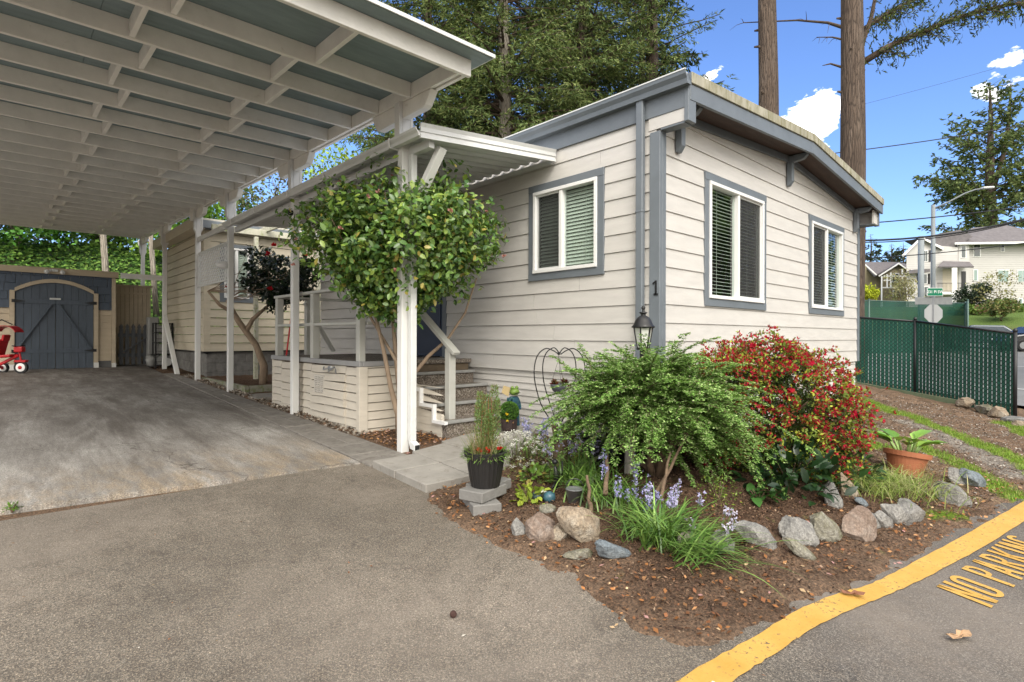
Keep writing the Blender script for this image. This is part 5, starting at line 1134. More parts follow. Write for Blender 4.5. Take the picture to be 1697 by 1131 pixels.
RK = [(2.3, 2.43, 0.045, 0.063, 0.1, 'G', 'small pale grey rock at the left end of the rock edging'),
      (2.38, 2.3, 0.105, 0.095, 0.1, 'R', 'rusty brown rock left of the big slanting tan slab'),
      (2.43, 2.2, 0.052, 0.061, 0.3, 'T', 'small tan rock wedged in front of the rusty one'),
      (2.5, 2.1, 0.147, 0.106, 0.62, 'T', 'big slanting tan slab with orange veins at the front of the bed'),
      (2.62, 2.48, 0.053, 0.036, 0, 'M', 'small grey stone on top behind the rusty rock'),
      (2.44, 1.83, 0.103, 0.049, 0.42, 'B', 'flat blue-grey stone lying on the bark in front of the tan slab'),
      (2.33, 1.97, 0.085, 0.034, -0.1, 'M', 'flat brown-grey stone half buried in fallen leaves'),
      (2.89, 1.6, 0.081, 0.051, 0.2, 'M', 'brownish stone half buried among the lilac bells'),
      (3.0, 1.48, 0.08, 0.067, 0.4, 'G', 'pale speckled stone right of the long leaf fan'),
      (3.2, 1.38, 0.148, 0.076, 0.62, 'G', 'long smooth grey stone in the middle of the row'),
      (3.49, 1.24, 0.116, 0.091, 0.3, 'G', 'rounded light grey boulder in the middle of the row'),
      (3.29, 1.18, 0.11, 0.035, 0.6, 'M', 'thin flat stone lying in front of the rounded boulder'),
      (3.69, 1.17, 0.132, 0.084, 0.62, 'M', 'mossy speckled rock behind the rounded boulder'),
      (3.9, 1.05, 0.113, 0.12, 0.3, 'R', 'rusty red-brown rock standing upright'),
      (4.14, 1.05, 0.088, 0.058, 0.7, 'G', 'grey slab leaning against the rusty red-brown rock'),
      (4.22, 1.0, 0.088, 0.054, 0.7, 'G', 'narrow grey slab second from the rusty red-brown rock'),
      (4.39, 0.96, 0.113, 0.069, 0.75, 'G', 'pale grey slab leaning third from the rusty red-brown rock'),
      (4.56, 0.92, 0.12, 0.085, 0.3, 'G', 'broad pale rock at the right end under the ornamental grass'),
      (4.34, 1.34, 0.072, 0.114, 0.1, 'G', 'upright pale stone below the azalea'),
      (4.59, 1.31, 0.065, 0.113, 0.1, 'T', 'tall warm tan stone right of the upright pale one'),
      (5.3, 0.81, 0.123, 0.121, 0.2, 'G', 'blocky grey rock standing on the bark near the yellow stripe'),
      (5.98, 0.85, 0.12, 0.076, 0.3, 'G', 'grey rock resting just behind the blocky one'),
      (5.98, 0.77, 0.124, 0.076, 0.7, 'B', 'slab leaning beyond the blocky grey rock'),
      (4.47, 1.19, 0.053, 0.034, 0.5, 'B', 'little blue-grey stone left of the ornamental grass')]
RMAT = {'G': R_G, 'T': R_T, 'R': R_R, 'M': R_M, 'B': R_B}
for i, (x, y, w, h, tl, mt, lab) in enumerate(RK):
    flatr = h < w * .5; th = min(w, h) * (.75 if not flatr else 1.1)
    o = rock(x, y, (w, th, h), lab, RMAT[mt], -.75 + random.uniform(-.15, .15), (-.55, tl), i, .25); o.location.z = gz(x, y) + h * .38 + w * abs(math.sin(tl)) * .18
# =================================================================== garden objects
# lantern on a post beside the corner board
lx, ly = 4.19, 2.81; lz = gz(lx, ly); ln = thing('garden_lantern', 'black garden lantern on a post at the house corner behind the green bush', 'lantern', (lx, ly, lz))
MB().lathe([(.03, 0), (.03, .95), (.05, .97), (.05, 1.0), (.02, 1.03), (.035, 1.05)], (lx, ly, lz), 14).build('post', m_black, ln, smooth=False)
lz0 = -.10; mb = MB()
for k in range(6):
    a = PI / 3 * k + .3; mb.bar((lx + .052 * math.cos(a), ly + .052 * math.sin(a), lz0), (lx + .084 * math.cos(a), ly + .084 * math.sin(a), lz0 + .18), .010, .010)
mb.lathe([(.03, -.02), (.058, -.02), (.058, .002), (.03, .004)], (lx, ly, lz0), 6); mb.build('frame', m_black, ln)
mb = MB().lathe([(.001, .176), (.10, .176), (.104, .186), (.085, .205), (.070, .245), (.045, .275), (.022, .285), (.02, .30), (.034, .305), (.034, .315), (.014, .32), (.010, .335), (.019, .352), (.010, .37), (.001, .375)], (lx, ly, lz0), 24); mb.build('lamp_cap', m_black, ln, smooth=True)
m_lg = M('lantern_glass', (.55, .56, .52), .1, 5, .25, 0); mb = MB()
for k in range(6):
    a, b = PI / 3 * k + .3, PI / 3 * (k + 1) + .3; mb.add([(lx + .05 * math.cos(a), ly + .05 * math.sin(a), lz0 + .003), (lx + .05 * math.cos(b), ly + .05 * math.sin(b), lz0 + .003), (lx + .081 * math.cos(b), ly + .081 * math.sin(b), lz0 + .175), (lx + .081 * math.cos(a), ly + .081 * math.sin(a), lz0 + .175)], [(0, 1, 2, 3)])
mb.build('pane', m_lg, ln)
# heart-shaped wire stand with hanging pot
sx, sy = 4.28, 3.93; sz = gz(sx, sy); ht = thing('heart_trellis', 'black wire heart-shaped garden stand against the skirting', 'plant stand', (sx, sy, sz))
ax = Vector((.734, -.679, 0)); Pt = lambda u, z, o=0: tuple(Vector((sx, sy, 0)) + ax * u + Vector((.05, .05, 0)) * o + Vector((0, 0, z)))
mb = MB()
L1 = [(0.03, -1.0), (-.05, -.90), (-.16, -.72), (-.225, -.50), (-.235, -.33), (-.20, -.20), (-.12, -.13), (-.04, -.15), (.02, -.19)]
L2 = [(0.03, -1.0), (-.01, -.88), (-.08, -.68), (-.135, -.48), (-.145, -.30), (-.11, -.18), (-.04, -.125), (.0, -.14), (.03, -.19)]
def smoothc(L, n=5):
    P = [Vector(q) for q in L]; r = []
    for i in range(len(P) - 1):
        a, b, c, d = P[max(i - 1, 0)], P[i], P[i + 1], P[min(i + 2, len(P) - 1)]
        for k in range(n): t = k / n; r.append(.5 * ((2 * b) + (c - a) * t + (2 * a - 5 * b + 4 * c - d) * t * t + (3 * b - a - 3 * c + d) * t ** 3))
    return r + [P[-1]]
for L, s, o in ((L1, 1, 0), (L2, 1, 1), (L1, -1, 0), (L2, -1, 1)): mb.tube([Pt(.03 + (q.x - .03) * s, q.y, o) for q in smoothc(L)], .006, 6)
mb.tube([Pt(.03, -1.0), Pt(-.02, -1.06), Pt(-.03, sz - .02)], .006, 6); mb.tube([Pt(.03, -1.0), Pt(.08, -1.06), Pt(.10, sz - .02)], .006, 6)
for s in (-1, 1): mb.tube([Pt(.03 + s * (.09 + .035 * math.cos(t) * (1 - t / 9)), -.93 + .035 * math.sin(t) * (1 - t / 9), 0) for t in [k * .5 for k in range(12)]], .004, 5)
mb.blob(Pt(.03, -.985), .022, 8, 6); mb.build('wire_frame', m_black, ht, smooth=True)
hpx = Vector(Pt(.02, 0)); hp2 = thing('hanging_pot', 'small grey bowl with dark red succulents hanging from the wire heart', 'hanging pot', (hpx.x, hpx.y, -.55))
MB().lathe([(.001, -.10), (.03, -.097), (.06, -.075), (.082, -.035), (.088, 0), (.08, 0), (.07, -.02), (.001, -.02)], (hpx.x, hpx.y, -.50), 24).build('bowl', M('slate_plastic', (.07, .075, .085), .1, 5, .5, .1), hp2, smooth=True)
mb = MB()
for a in (0, 2.1, 4.2): mb.tube([(hpx.x + .08 * math.cos(a), hpx.y + .08 * math.sin(a), -.50), (hpx.x, hpx.y, -.235)], .0022, 4)
mb.tube([(hpx.x, hpx.y, -.24), (hpx.x, hpx.y, -.19)], .003, 4); mb.blob((hpx.x, hpx.y, -.18), .018, 8, 6); mb.build('chain', m_black, hp2)
n = 70; cen_ = np.repeat(np.array([[hpx.x - .035, hpx.y + .03, -.50], [hpx.x + .05, hpx.y - .03, -.49]]), 35, 0); d = rdir(n, .0, 1); lmesh('succulent', [leaves(cen_, d, rdir(n), .06, .024, pal(n, [(.07, .015, .015), (.11, .04, .02), (.12, .14, .05)], None, .15), .2, 'leaf')], m_leafg, hp2)
n = 40; P = np.array([hpx.x + .10, hpx.y - .07, -.50]) + np.stack([RNG.normal(0, .015, n), RNG.normal(0, .015, n), -RNG.uniform(0, .14, n)], 1); lmesh('trailing_stems', [leaves(P, rdir(n), rdir(n), .03, .016, pal(n, [(.16, .05, .03), (.10, .03, .02)], None, .15), .2)], m_leafg, hp2)
# small pedestal of wire + solar light
m_blk2 = M('black_plastic_satin', (.015, .015, .016), .2, 4, .35, .05)
sl = thing('solar_light', 'small dark solar panel light on a stake below the wall vent', 'garden light', (4.22, 3.42, gz(4.22, 3.42))); x, y = 4.22, 3.42; g = sl.location.z
MB().tube([(x, y, g - .02), (x, y, -.90)], .008, 6).build('stake', m_blk2, sl)
MB().obox((x - .01, y - .01, -.80), ax, Vector((.6, .65, .35)), Vector((-.2, -.25, 1)), .13, .02, .20).build('panel', M('solar_panel', (.03, .035, .05), .1, 4, .25, 0), sl, bevel=.004)
mb = MB(); mb.tube([tuple(Vector((x, y, -.965)) + ax * .062 * math.cos(t) + Vector((0, 0, .045 * math.sin(t)))) for t in [k * PI / 8 for k in range(17)]], .008, 6); mb.build('ring', m_blk2, sl, smooth=True)
ws = thing('wire_scroll_stand', 'thin black scrollwork plant stand beside the wire heart', 'plant stand', (4.12, 3.62, gz(4.12, 3.62))); x, y, g = ws.location
mb = MB()
for s in (-1, 1):
    mb.tube([tuple(Vector((x, y, 0)) + ax * s * u + Vector((0, 0, z))) for u, z in ((.02, g), (.02, -1.0), (.07, -.92), (.10, -.80), (.07, -.72), (.03, -.76))], .005, 5)
mb.tube([tuple(Vector((x, y, -1.02)) + ax * .11 * math.cos(t) + Vector((.05 * math.sin(t), .05 * math.sin(t), 0))) for t in [k * PI / 8 for k in range(17)]], .006, 6); mb.build('wire_frame', m_black, ws)
# black utility box with white sticker
ub = thing('utility_box', 'black lidded utility box with a white sticker by the skirting', 'box', (3.98, 2.95, gz(3.98, 2.95))); x, y, g = ub.location
MB().box(x - .24, x + .20, y - .16, y + .20, g - .05, g + .20).build('body', m_blk2, ub, bevel=.015); MB().box(x - .26, x + .22, y - .18, y + .22, g + .201, g + .235).build('lid', m_blk2, ub, bevel=.012, segs=2)
MB().box(x - .10, x + .02, y - .03, y + .05, g + .2355, g + .237).build('sticker', m_vinyl, ub)
# frog statue
fx, fy = 4.40, 4.72; fz = gz(fx, fy) + .062; frog = thing('frog_statue', 'upright green and blue metal frog figure holding a tan fan by the wall', 'statue', (fx, fy, fz))
m_fb = M('glaze_dark_blue', (.015, .045, .10), .3, 15, .3, .1, col2=(.02, .10, .07), thr=(.45, .6)); m_fg = M('glaze_green', (.14, .23, .04), .25, 20, .35, .1)
body = bpy.data.meshes.new('body'); v = [(0, 0, .22), (0, 0, .30), (0, 0, .36), (-.05, 0, .15), (-.055, -.005, .07), (-.06, -.02, .008), (.05, 0, .15), (.055, -.005, .07), (.06, -.02, .008), (-.065, 0, .33), (-.10, -.02, .28), (-.12, -.03, .36), (.065, 0, .33), (.085, -.02, .25), (.05, -.06, .21)]
body.from_pydata([tuple(Vector(q)) for q in v], [(0, 1), (1, 2), (0, 3), (3, 4), (4, 5), (0, 6), (6, 7), (7, 8), (2, 9), (9, 10), (10, 11), (2, 12), (12, 13), (13, 14)], [])
bo = bpy.data.objects.new('body', body); C.objects.link(bo); bo.parent = frog; body.materials.append(m_fb)
sk_ = bo.modifiers.new('s', 'SKIN'); bo.modifiers.new('ss', 'SUBSURF').levels = 1
for i, r in enumerate((.055, .06, .035, .034, .026, .02, .034, .026, .02, .02, .016, .014, .02, .016, .014)): body.skin_vertices[0].data[i].radius = (r, r)
body.skin_vertices[0].data[0].use_root = True
mb = MB().blob((0, -.01, .415), .062, 14, 10, 0, .72); mb.blob((-.036, -.015, .462), .021, 8, 6); mb.blob((.036, -.015, .462), .021, 8, 6); mb.v = [(a + fx, b + fy, c + fz) for a, b, c in mb.v]; mb.build('head', m_fg, frog, smooth=True)
MB().obox((fx, fy - .066, fz + .405), (1, 0, 0), (0, 1, 0), (0, 0, 1), .078, .012, .006).build('mouth', m_black, frog)
mb = MB(); mb.prism([(fx - .12, fy - .04, fz + .37), (fx - .22, fy - .04, fz + .42), (fx - .19, fy - .04, fz + .50), (fx - .09, fy - .04, fz + .47)], (0, .006, 0)); mb.build('fan', M('fan_tan', (.45, .35, .18), .1, 8, .7, 0), frog)
frog.rotation_euler.z = 0
tp = thing('topiary_pot', 'dark wooden tub holding a clipped round green ball beside the frog', 'planter', (4.22, 4.60, gz(4.22, 4.6) + .062)); x, y, g = tp.location
MB().lathe([(.07, 0), (.085, .04), (.095, .15), (.085, .15), (.001, .14)], (x, y, g), 16).build('tub', M('tub_dark_wood', (.035, .022, .02), .2, 9, .7, .3), tp)
n = 1500; q = rdir(n); lmesh('ball', [leaves(np.array([x, y, g + .235]) + q * .098, unit(q + rdir(n) * .8), rdir(n), .022, .014, pal(n, [(.09, .20, .03), (.06, .14, .02)], None, .2), .1)], m_leafm, tp); MB().blob((x, y, g + .235), .085, 12, 8).build('ball_core', M('dark_green', (.02, .05, .01), .2, 9, .9, 0), tp)
for i, (dx, dz, c_) in enumerate(((-.03, .10, (.60, .42, .02)), (-.015, .02, (.62, .45, .02)), (.06, .0, (.5, .3, .15)))):
    n = 10; parts = [leaves(np.tile([x + dx - .08, y - .08, g + .12 + dz], (n, 1)), rdir(n), rdir(n), .022, .018, pal(n, [c_], None, .1), .1)]; lmesh('yellow_blossom', parts, m_flower, tp)
# driftwood stump, prunings and sticks
ds = thing('driftwood_stump', 'gnarled brown driftwood stump with two horns in the middle of the bed', 'driftwood', (3.48, 3.14, gz(3.48, 3.14))); x, y, g = ds.location
MB().tube([(x - .03, y, g - .05), (x, y, g + .10), (x + .0, y, g + .22), (x + .05, y - .04, g + .32), (x + .14, y - .10, g + .39)], [.085, .075, .068, .058, .035], 10).tube([(x + .0, y, g + .22), (x - .03, y + .02, g + .34), (x - .06, y + .04, g + .41)], [.055, .04, .02], 8).build('wood', m_drift, ds, smooth=False)
for i, (a, b, r, lab) in enumerate((((2.86, 2.20, .12), (3.42, 2.62, .34), .017, 'long grey-brown stick slanting over the strap leaves left of the pale post'), ((2.93, 1.88, .02), (3.28, 1.98, .34), .015, 'straight grey stick leaning up from the front of the bed'),
        ((2.98, 1.98, .05), (3.60, 2.02, .42), .014, 'stick rising toward the base of the arching bush'), ((2.74, 2.22, -.03), (2.80, 2.30, .22), .018, 'short upright gnarled stub behind the big tan slab'), ((3.05, 1.74, .02), (3.16, 1.78, .04), .02, 'small driftwood knot behind the strap leaves'))):
    A = np.array([a[0], a[1], gz(a[0], a[1]) + a[2]]); Bp = np.array([b[0], b[1], gz(b[0], b[1]) + b[2]]); mb = MB().tube(wiggle(A, Bp, 7, .008), [r * (1 - .5 * k / 6) for k in range(7)], 7); tag(mb.build('driftwood_branch', m_drift, smooth=True, origin=tuple(A)), lab, 'branch', 'sticks in the flower bed')
pp = thing('wooden_stub_post', 'short pale weathered post under the arching bush', 'post', (3.62, 2.55, gz(3.62, 2.55))); x, y, g = pp.location
MB().tube([(x, y, g - .03), (x + .01, y, g + .22), (x, y + .01, g + .46)], [.045, .04, .03], 9).build('wood', M('pale_weathered_wood', (.33, .31, .27), .25, 9, .8, .5, 30, (1, 1, .3)), pp)
# metal bucket, pottery and small figures behind the tan rocks
bk = thing('garden_bucket', 'small silver metal bucket with a bail handle behind the big tan slab', 'bucket', (2.86, 2.46, gz(2.86, 2.46))); x, y, g = bk.location
MB().lathe([(.045, 0), (.06, .09), (.064, .09), (.062, .095), (.055, .09), (.001, .085)], (x, y, g), 20).build('pail', m_greym, bk, smooth=True); MB().tube([tuple(Vector((x, y, g + .09)) + ax * .062 * math.cos(t) + Vector((0, 0, .07 * math.sin(t)))) for t in [k * PI / 8 for k in range(9)]], .004, 5).build('handle', m_black, bk)
for i, (x, y, r, c_, lab) in enumerate(((2.78, 2.62, .045, (.04, .10, .13), 'small blue-green glazed pottery piece behind the rocks'), (2.74, 2.70, .035, (.05, .08, .08), 'tiny dark teal pottery bowl left of the metal bucket'), (2.84, 2.74, .03, (.55, .55, .5), 'small white mushroom-cap ornament behind the pottery'))):
    g = gz(x, y); mb = MB().lathe([(r * .7, 0), (r, r * .6), (r * .9, r * 1.3), (r * .3, r * 1.6), (.001, r * 1.65)], (x, y, g), 14); tag(mb.build('garden_ornament', M('glaze_%d' % i, c_, .3, 30, .3, .2), origin=(x, y, g), smooth=True), lab, 'ornament', 'ornaments in the flower bed')
o = thing('black_figurine', 'thin black metal figurine standing in front of the driftwood', 'figurine', (3.02, 2.78, gz(3.02, 2.78))); x, y, g = o.location
MB().tube([(x, y, g), (x + .01, y, g + .10), (x - .01, y, g + .17)], [.018, .022, .010], 7).tube([(x + .01, y, g + .13), (x + .05, y - .02, g + .09), (x + .05, y - .02, g + .20)], .007, 5).tube([(x, y, g + .05), (x - .05, y, g)], .010, 5).blob((x - .01, y, g + .20), .022, 8, 6).build('figure', m_black, o, smooth=True)

# pushchair-style red tricycle by the shed door
tr = thing('tricycle', 'red toddler tricycle with sun canopy parked beside the blue shed door', 'tricycle', (.20, 15.6, gz(.2, 15.6))); tr.location.z = float(h0(.2, 15.6)) + .012; X0, Y0, Z0 = tr.location
def W_(x, y, z, r, w):
    mb = MB().lathe([(r * .62, -w / 2), (r, -w / 2), (r, w / 2), (r * .62, w / 2)], (0, 0, 0), 24); mb.v = [(x + a, y + c, z + b) for a, b, c in mb.v]; wh = mb.build('wheel', m_black, tr, smooth=False)
    mb = MB().lathe([(.001, -w / 2 - .004), (r * .28, -w / 2 - .012), (r * .7, -w / 2 - .002), (r * .7, w / 2 + .002), (.001, w / 2 + .01)], (0, 0, 0), 20); mb.v = [(x + a, y + c, z + b) for a, b, c in mb.v]; mb.build('rim', m_vinyl, wh, smooth=False)
    mb = MB().lathe([(.001, -w / 2 - .022), (r * .3, -w / 2 - .016), (r * .3, -w / 2 - .012)], (0, 0, 0), 14); mb.v = [(x + a, y + c, z + b) for a, b, c in mb.v]; mb.build('hub', m_red, wh)
W_(X0 + .10, Y0 - .1, Z0 + .125, .125, .05); W_(X0 - .42, Y0 - .22, Z0 + .10, .10, .05); W_(X0 - .42, Y0 + .18, Z0 + .10, .10, .05)
MB().bar((X0 + .02, Y0 - .05, Z0 + .38), (X0 - .42, Y0 - .02, Z0 + .14), .05, .06).bar((X0 - .42, Y0 - .2, Z0 + .12), (X0 - .42, Y0 + .16, Z0 + .12), .05, .05).build('frame', m_red, tr, bevel=.01)
MB().tube([(X0 + .10, Y0 - .1, Z0 + .25), (X0 + .04, Y0 - .08, Z0 + .52)], .02, 8).obox((X0 + .1, Y0 - .1, Z0 + .255), (1, 0, 0), (0, 1, 0), (.3, 0, 1), .22, .10, .05).build('fork', m_red, tr, bevel=.012)
MB().obox((X0 + .07, Y0 - .1, Z0 + .50), (1, 0, 0), (0, 1, 0), (0, 0, 1), .16, .13, .12).build('basket', m_red, tr, bevel=.025, segs=2)
MB().tube([(X0 + .04, Y0 - .26, Z0 + .58), (X0 + .02, Y0 - .08, Z0 + .55), (X0 + .04, Y0 + .10, Z0 + .58)], .014, 8).build('handlebar', m_black, tr)
MB().obox((X0 - .20, Y0 - .05, Z0 + .36), (1, 0, .1), (0, 1, 0), (-.1, 0, 1), .26, .26, .06).obox((X0 - .30, Y0 - .05, Z0 + .54), (.25, 0, 1), (0, 1, 0), (1, 0, -.25), .36, .26, .05).build('seat', m_red, tr, bevel=.02, segs=2)
MB().obox((X0 - .22, Y0 - .05, Z0 + .74), (.2, 0, 1), (0, 1, 0), (1, 0, -.2), .14, .2, .05).build('headrest', m_red, tr, bevel=.02, segs=2)
mb = MB()
for k in range(7):
    a0, a1 = PI * .12 + k * PI * .105, PI * .12 + (k + 1) * PI * .105; c0 = Vector((X0 - .18, Y0 - .05, Z0 + .78)); p = lambda a, r: c0 + Vector((r * math.cos(a) * 1.1, 0, r * math.sin(a)))
    A_, B_, C_, D_ = p(a0, .22), p(a1, .22), p(a1, .21), p(a0, .21); mb.prism([A_ - Vector((0, .13, 0)), B_ - Vector((0, .13, 0)), C_ - Vector((0, .13, 0)), D_ - Vector((0, .13, 0))], (0, .26, 0))
mb.build('canopy', m_red, tr)
MB().tube([(X0 - .36, Y0 - .05, Z0 + .2), (X0 - .44, Y0 - .05, Z0 + .7), (X0 - .45, Y0 - .05, Z0 + 1.04), (X0 - .30, Y0 - .05, Z0 + 1.12), (X0 - .10, Y0 - .05, Z0 + 1.02)], .012, 7).build('push_handle', m_black, tr)

tr.rotation_euler.z = -.6; tr.location.x += .10
# leaves, bark chips and litter
def scatter_poly(n, x0, x1, y0, y1, keep):
    X = RNG.uniform(x0, x1, n); Y = RNG.uniform(y0, y1, n); k = keep(X, Y); return X[k], Y[k]
inhome = lambda X, Y: (X > 4.58) & (Y > 2.9) & (X < 10.9) & (Y < 10.6)
indeck = lambda X, Y: (X > 2.95) & (Y > 4.9) & (X < 4.7) & (Y < 8.5)
inpath = lambda X, Y: (X < 4.6) & (Y > 3.5 + np.clip(X - 3.3, 0, 1) * .6) & (Y < 4.88) & (X > 2.3)
def flat(name, X, Y, L, cols, w, mat, label, cat, dz=.006, asp=.5, tilt=.35, j=.25, shape='kite', zf=None):
    n = len(X); Z = (ground_z(X, Y) if zf is None else zf(X, Y)) + dz; a = RNG.uniform(0, 2 * PI, n); D = np.stack([np.cos(a), np.sin(a), RNG.normal(0, tilt, n)], 1); Nn = np.stack([RNG.normal(0, tilt, n), RNG.normal(0, tilt, n), np.ones(n)], 1)
    Ls = RNG.uniform(.5, 1.3, n) * L; V, Fc, cc = leaves(np.stack([X, Y, Z], 1), D, Nn, Ls, Ls * asp, pal(n, cols, w, j), .08, shape); o = mkmesh(name, V, Fc, mat, cols=cc, origin=(float(X.mean()), float(Y.mean()), float(Z.mean()))); return tag(o, label, cat, kind='stuff')
m_chip = LEAF('bark_chip', .9, 0, .1)
X, Y = scatter_poly(170000, 2.0, 7.5, .3, 5.6, lambda X, Y: (RNG.random(len(X)) < np.clip(.18 + sdist(X, Y, BED) * 1.6, .0, 1)) & (sdist(X, Y, BED) > -.08) & ~inhome(X, Y) & ~inpath(X, Y) & (RNG.random(len(X)) < np.where(X > 6, .35, 1)))
flat('bark_chips', X, Y, .020, [(.11, .065, .042), (.07, .042, .03), (.16, .10, .065), (.24, .17, .115), (.035, .024, .018)], [.32, .3, .2, .06, .12], m_chip, 'brown bark chips covering the flower bed', 'bark chips', .004, .42, .45)
def near_edge(X, Y):
    d = sdist(X, Y, BED); return (d > -.22) & (RNG.random(len(X)) < np.exp(-np.abs(d - .08) / .35)) & ~inhome(X, Y) & ((vnoise(X, Y, 3, 31) > .35) | (X < 2.9))
X, Y = scatter_poly(9000, 1.8, 6.5, .3, 4.6, near_edge)
flat('fallen_leaves', X, Y, .030, [(.32, .14, .05), (.42, .22, .10), (.20, .09, .04), (.48, .34, .20), (.50, .28, .26), (.26, .11, .05)], [.26, .2, .24, .12, .06, .12], m_leafm, 'small fallen brown and pinkish leaves along the edge of the bed', 'fallen leaves', .014, .62, .3, .2)
X, Y = scatter_poly(900, 2.9, 4.0, 4.75, 5.7, lambda X, Y: np.ones(len(X), bool))
flat('fallen_leaves', X, Y, .035, [(.34, .15, .05), (.45, .24, .10), (.50, .32, .25)], None, m_leafm, 'fallen leaves on the soil between the stairs and the front post', 'fallen leaves', .012, .6, .3)
X, Y = scatter_poly(4200, 2.86, 3.02, 5.6, 13.5, lambda X, Y: np.ones(len(X), bool))
flat('gravel_strip', X, Y, .045, [(.20, .16, .12), (.28, .25, .21), (.14, .09, .06), (.35, .31, .26)], None, m_chip, 'pebbles and dead leaves along the foot of the porch skirt and posts', 'pebbles', .012, .7, .6)
X, Y = scatter_poly(420, -1, 6.5, -1.5, 4.6, lambda X, Y: sdist(X, Y, BED) < -.02)
flat('road_litter', X, Y, .018, [(.30, .22, .13), (.12, .08, .05), (.45, .42, .36), (.22, .10, .05)], None, m_chip, 'specks of dry plant litter scattered on the asphalt', 'litter', .005, .5, .15, zf=h0)
X, Y = scatter_poly(520, .2, 2.9, 4.9, 12, lambda X, Y: np.ones(len(X), bool))
flat('driveway_litter', X, Y, .014, [(.05, .035, .025), (.25, .18, .1)], None, m_chip, 'tiny dark crumbs scattered over the concrete driveway', 'litter', .018, .6, .15, zf=h0)
# gravel on the slope and grass tufts
X, Y = scatter_poly(60000, 5.0, 14, .2, 3.6, lambda X, Y: (ground_cols(X, Y)[1] > .35) & ~inhome(X, Y)); n = len(X); A = RNG.uniform(0, 2 * PI, n)
V, Fc, cc = blade_mesh(np.stack([X, Y, ground_z(X, Y)], 1), A, RNG.uniform(.015, .045, n), np.full(n, .006), (RNG.uniform(.1, .5, n), RNG.uniform(.5, 1.3, n)), pal(n, [(.13, .24, .03), (.18, .28, .04), (.24, .28, .07)], None, .2), 3); tag(mkmesh('grass_strips', V, Fc, m_leafm, cols=cc, origin=(8, 1.2, -1.3)), 'short grass growing in strips on the dirt slope', 'grass', kind='stuff')
X, Y = scatter_poly(26000, 5.2, 14, .2, 3.6, lambda X, Y: (ground_cols(X, Y)[1] < .2) & ~inhome(X, Y) & (sdist(X, Y, BED) > .05))
flat('slope_gravel', X, Y, .028, [(.20, .17, .14), (.30, .28, .25), (.12, .085, .06), (.42, .38, .33), (.16, .10, .07)], [.3, .2, .3, .05, .15], m_chip, 'stone chips and wood bits on the dirt slope', 'gravel', .003, .6, .4)
# the two bigger leaves on the lane and curb stripe
def dryleaf(x, y, s, rz, lab, col=(.36, .23, .13)):
    pts = [(0, 0), (.3, -.12), (.55, -.05), (.62, -.25), (.85, -.18), (1, -.02), (.88, .12), (.70, .08), (.62, .22), (.42, .12), (.2, .16), (.08, .30), (-.02, .2)]
    import bmesh
    bm = bmesh.new(); vs = [bm.verts.new((px * s, py * s, .012 + .35 * s * abs(math.sin(px * 5 + py * 9)) * .3)) for px, py in pts]; c0 = bm.verts.new((.45 * s, .03 * s, .008))
    for i in range(len(vs)): bm.faces.new((vs[i], vs[(i + 1) % len(vs)], c0))
    me = bpy.data.meshes.new('dry_leaf'); bm.to_mesh(me); bm.free(); me.materials.append(M('dry_leaf_%s' % ('a' if col[0] > .3 else 'b'), col, .25, 25, .8, .5, 60)); o = bpy.data.objects.new('dry_leaf', me); C.objects.link(o); o.location = (x, y, float(h0(x, y)) + .004); o.rotation_euler.z = rz
    sd_ = o.modifiers.new('t', 'SOLIDIFY'); sd_.thickness = .002; tag(o, lab, 'leaf')
dryleaf(2.93, .44, .115, -.3, 'large curled tan oak leaf lying on the dark lane beside the stripe')
dryleaf(3.02, .88, .10, -.9, 'crumpled brown leaf lying on the yellow curb stripe', (.20, .09, .05))
dryleaf(2.62, .18, .045, .5, 'small bright green leaf on the dark asphalt lane', (.22, .34, .03))
o = MB().blob((0, 0, .012), .016, 8, 6).build('pine_cone', M('cone_brown', (.05, .025, .02), .3, 30, .9, .5)); o.location = (1.46, 1.95, float(h0(1.46, 1.95))); tag(o, 'tiny dark cone lying on the asphalt driveway', 'cone')
# =================================================================== background: bank, trees, fences, street, houses
def at(u, v, d):
    """world point seen at photo pixel u, v at depth d"""
    a = (u - 848.5) / F_PX; return fwd * d + rgt * (a * d) + Vector((0, 0, (557.3 + .003 * (u - 848.5) - v) / F_PX * d))
# bank behind the shed
def bank_z(X, Y): return -.9 + np.interp(Y + .25 * (X - 0) * 0, [17.0, 18.3, 23, 30, 60], [0, .05, 3.4, 4.6, 6.0]) * np.clip((16 - X) / 5, 0, 1) + (vnoise(X, Y, .8, 5) - .5) * .5 * np.clip((Y - 18.3) / 2, 0, 1)
m_bank = M('bank_soil', (.06, .045, .03), .4, 2, .95, .6)
grid_mesh('hillside', np.arange(-30, 17, .7), np.arange(17.2, 60, .7), bank_z, m_bank)
n = 60000; X = RNG.uniform(-7, 9, n); Y = 18.2 + RNG.random(n) * 6.5; Z = bank_z(X, Y) + RNG.uniform(0, .28, n) + .25 * vnoise(X, Y, 1.7, 8)
Nn = np.tile([-.1, -.7, .8], (n, 1)) + rdir(n) * .5; D = np.stack([RNG.normal(0, .7, n), -np.ones(n) * .6, -np.ones(n) * .4], 1)
V, Fc, cc = leaves(np.stack([X, Y, Z], 1), D, Nn, RNG.uniform(.07, .13, n), RNG.uniform(.06, .11, n), pal(n, [(.055, .13, .022), (.10, .20, .035), (.18, .30, .06), (.025, .065, .015)], None, .3), .1)
tag(mkmesh('ivy', V, Fc, m_leafm, cols=cc, origin=(1, 20, 0)), 'dense green ivy covering the bank behind the shed', 'ivy', kind='stuff')

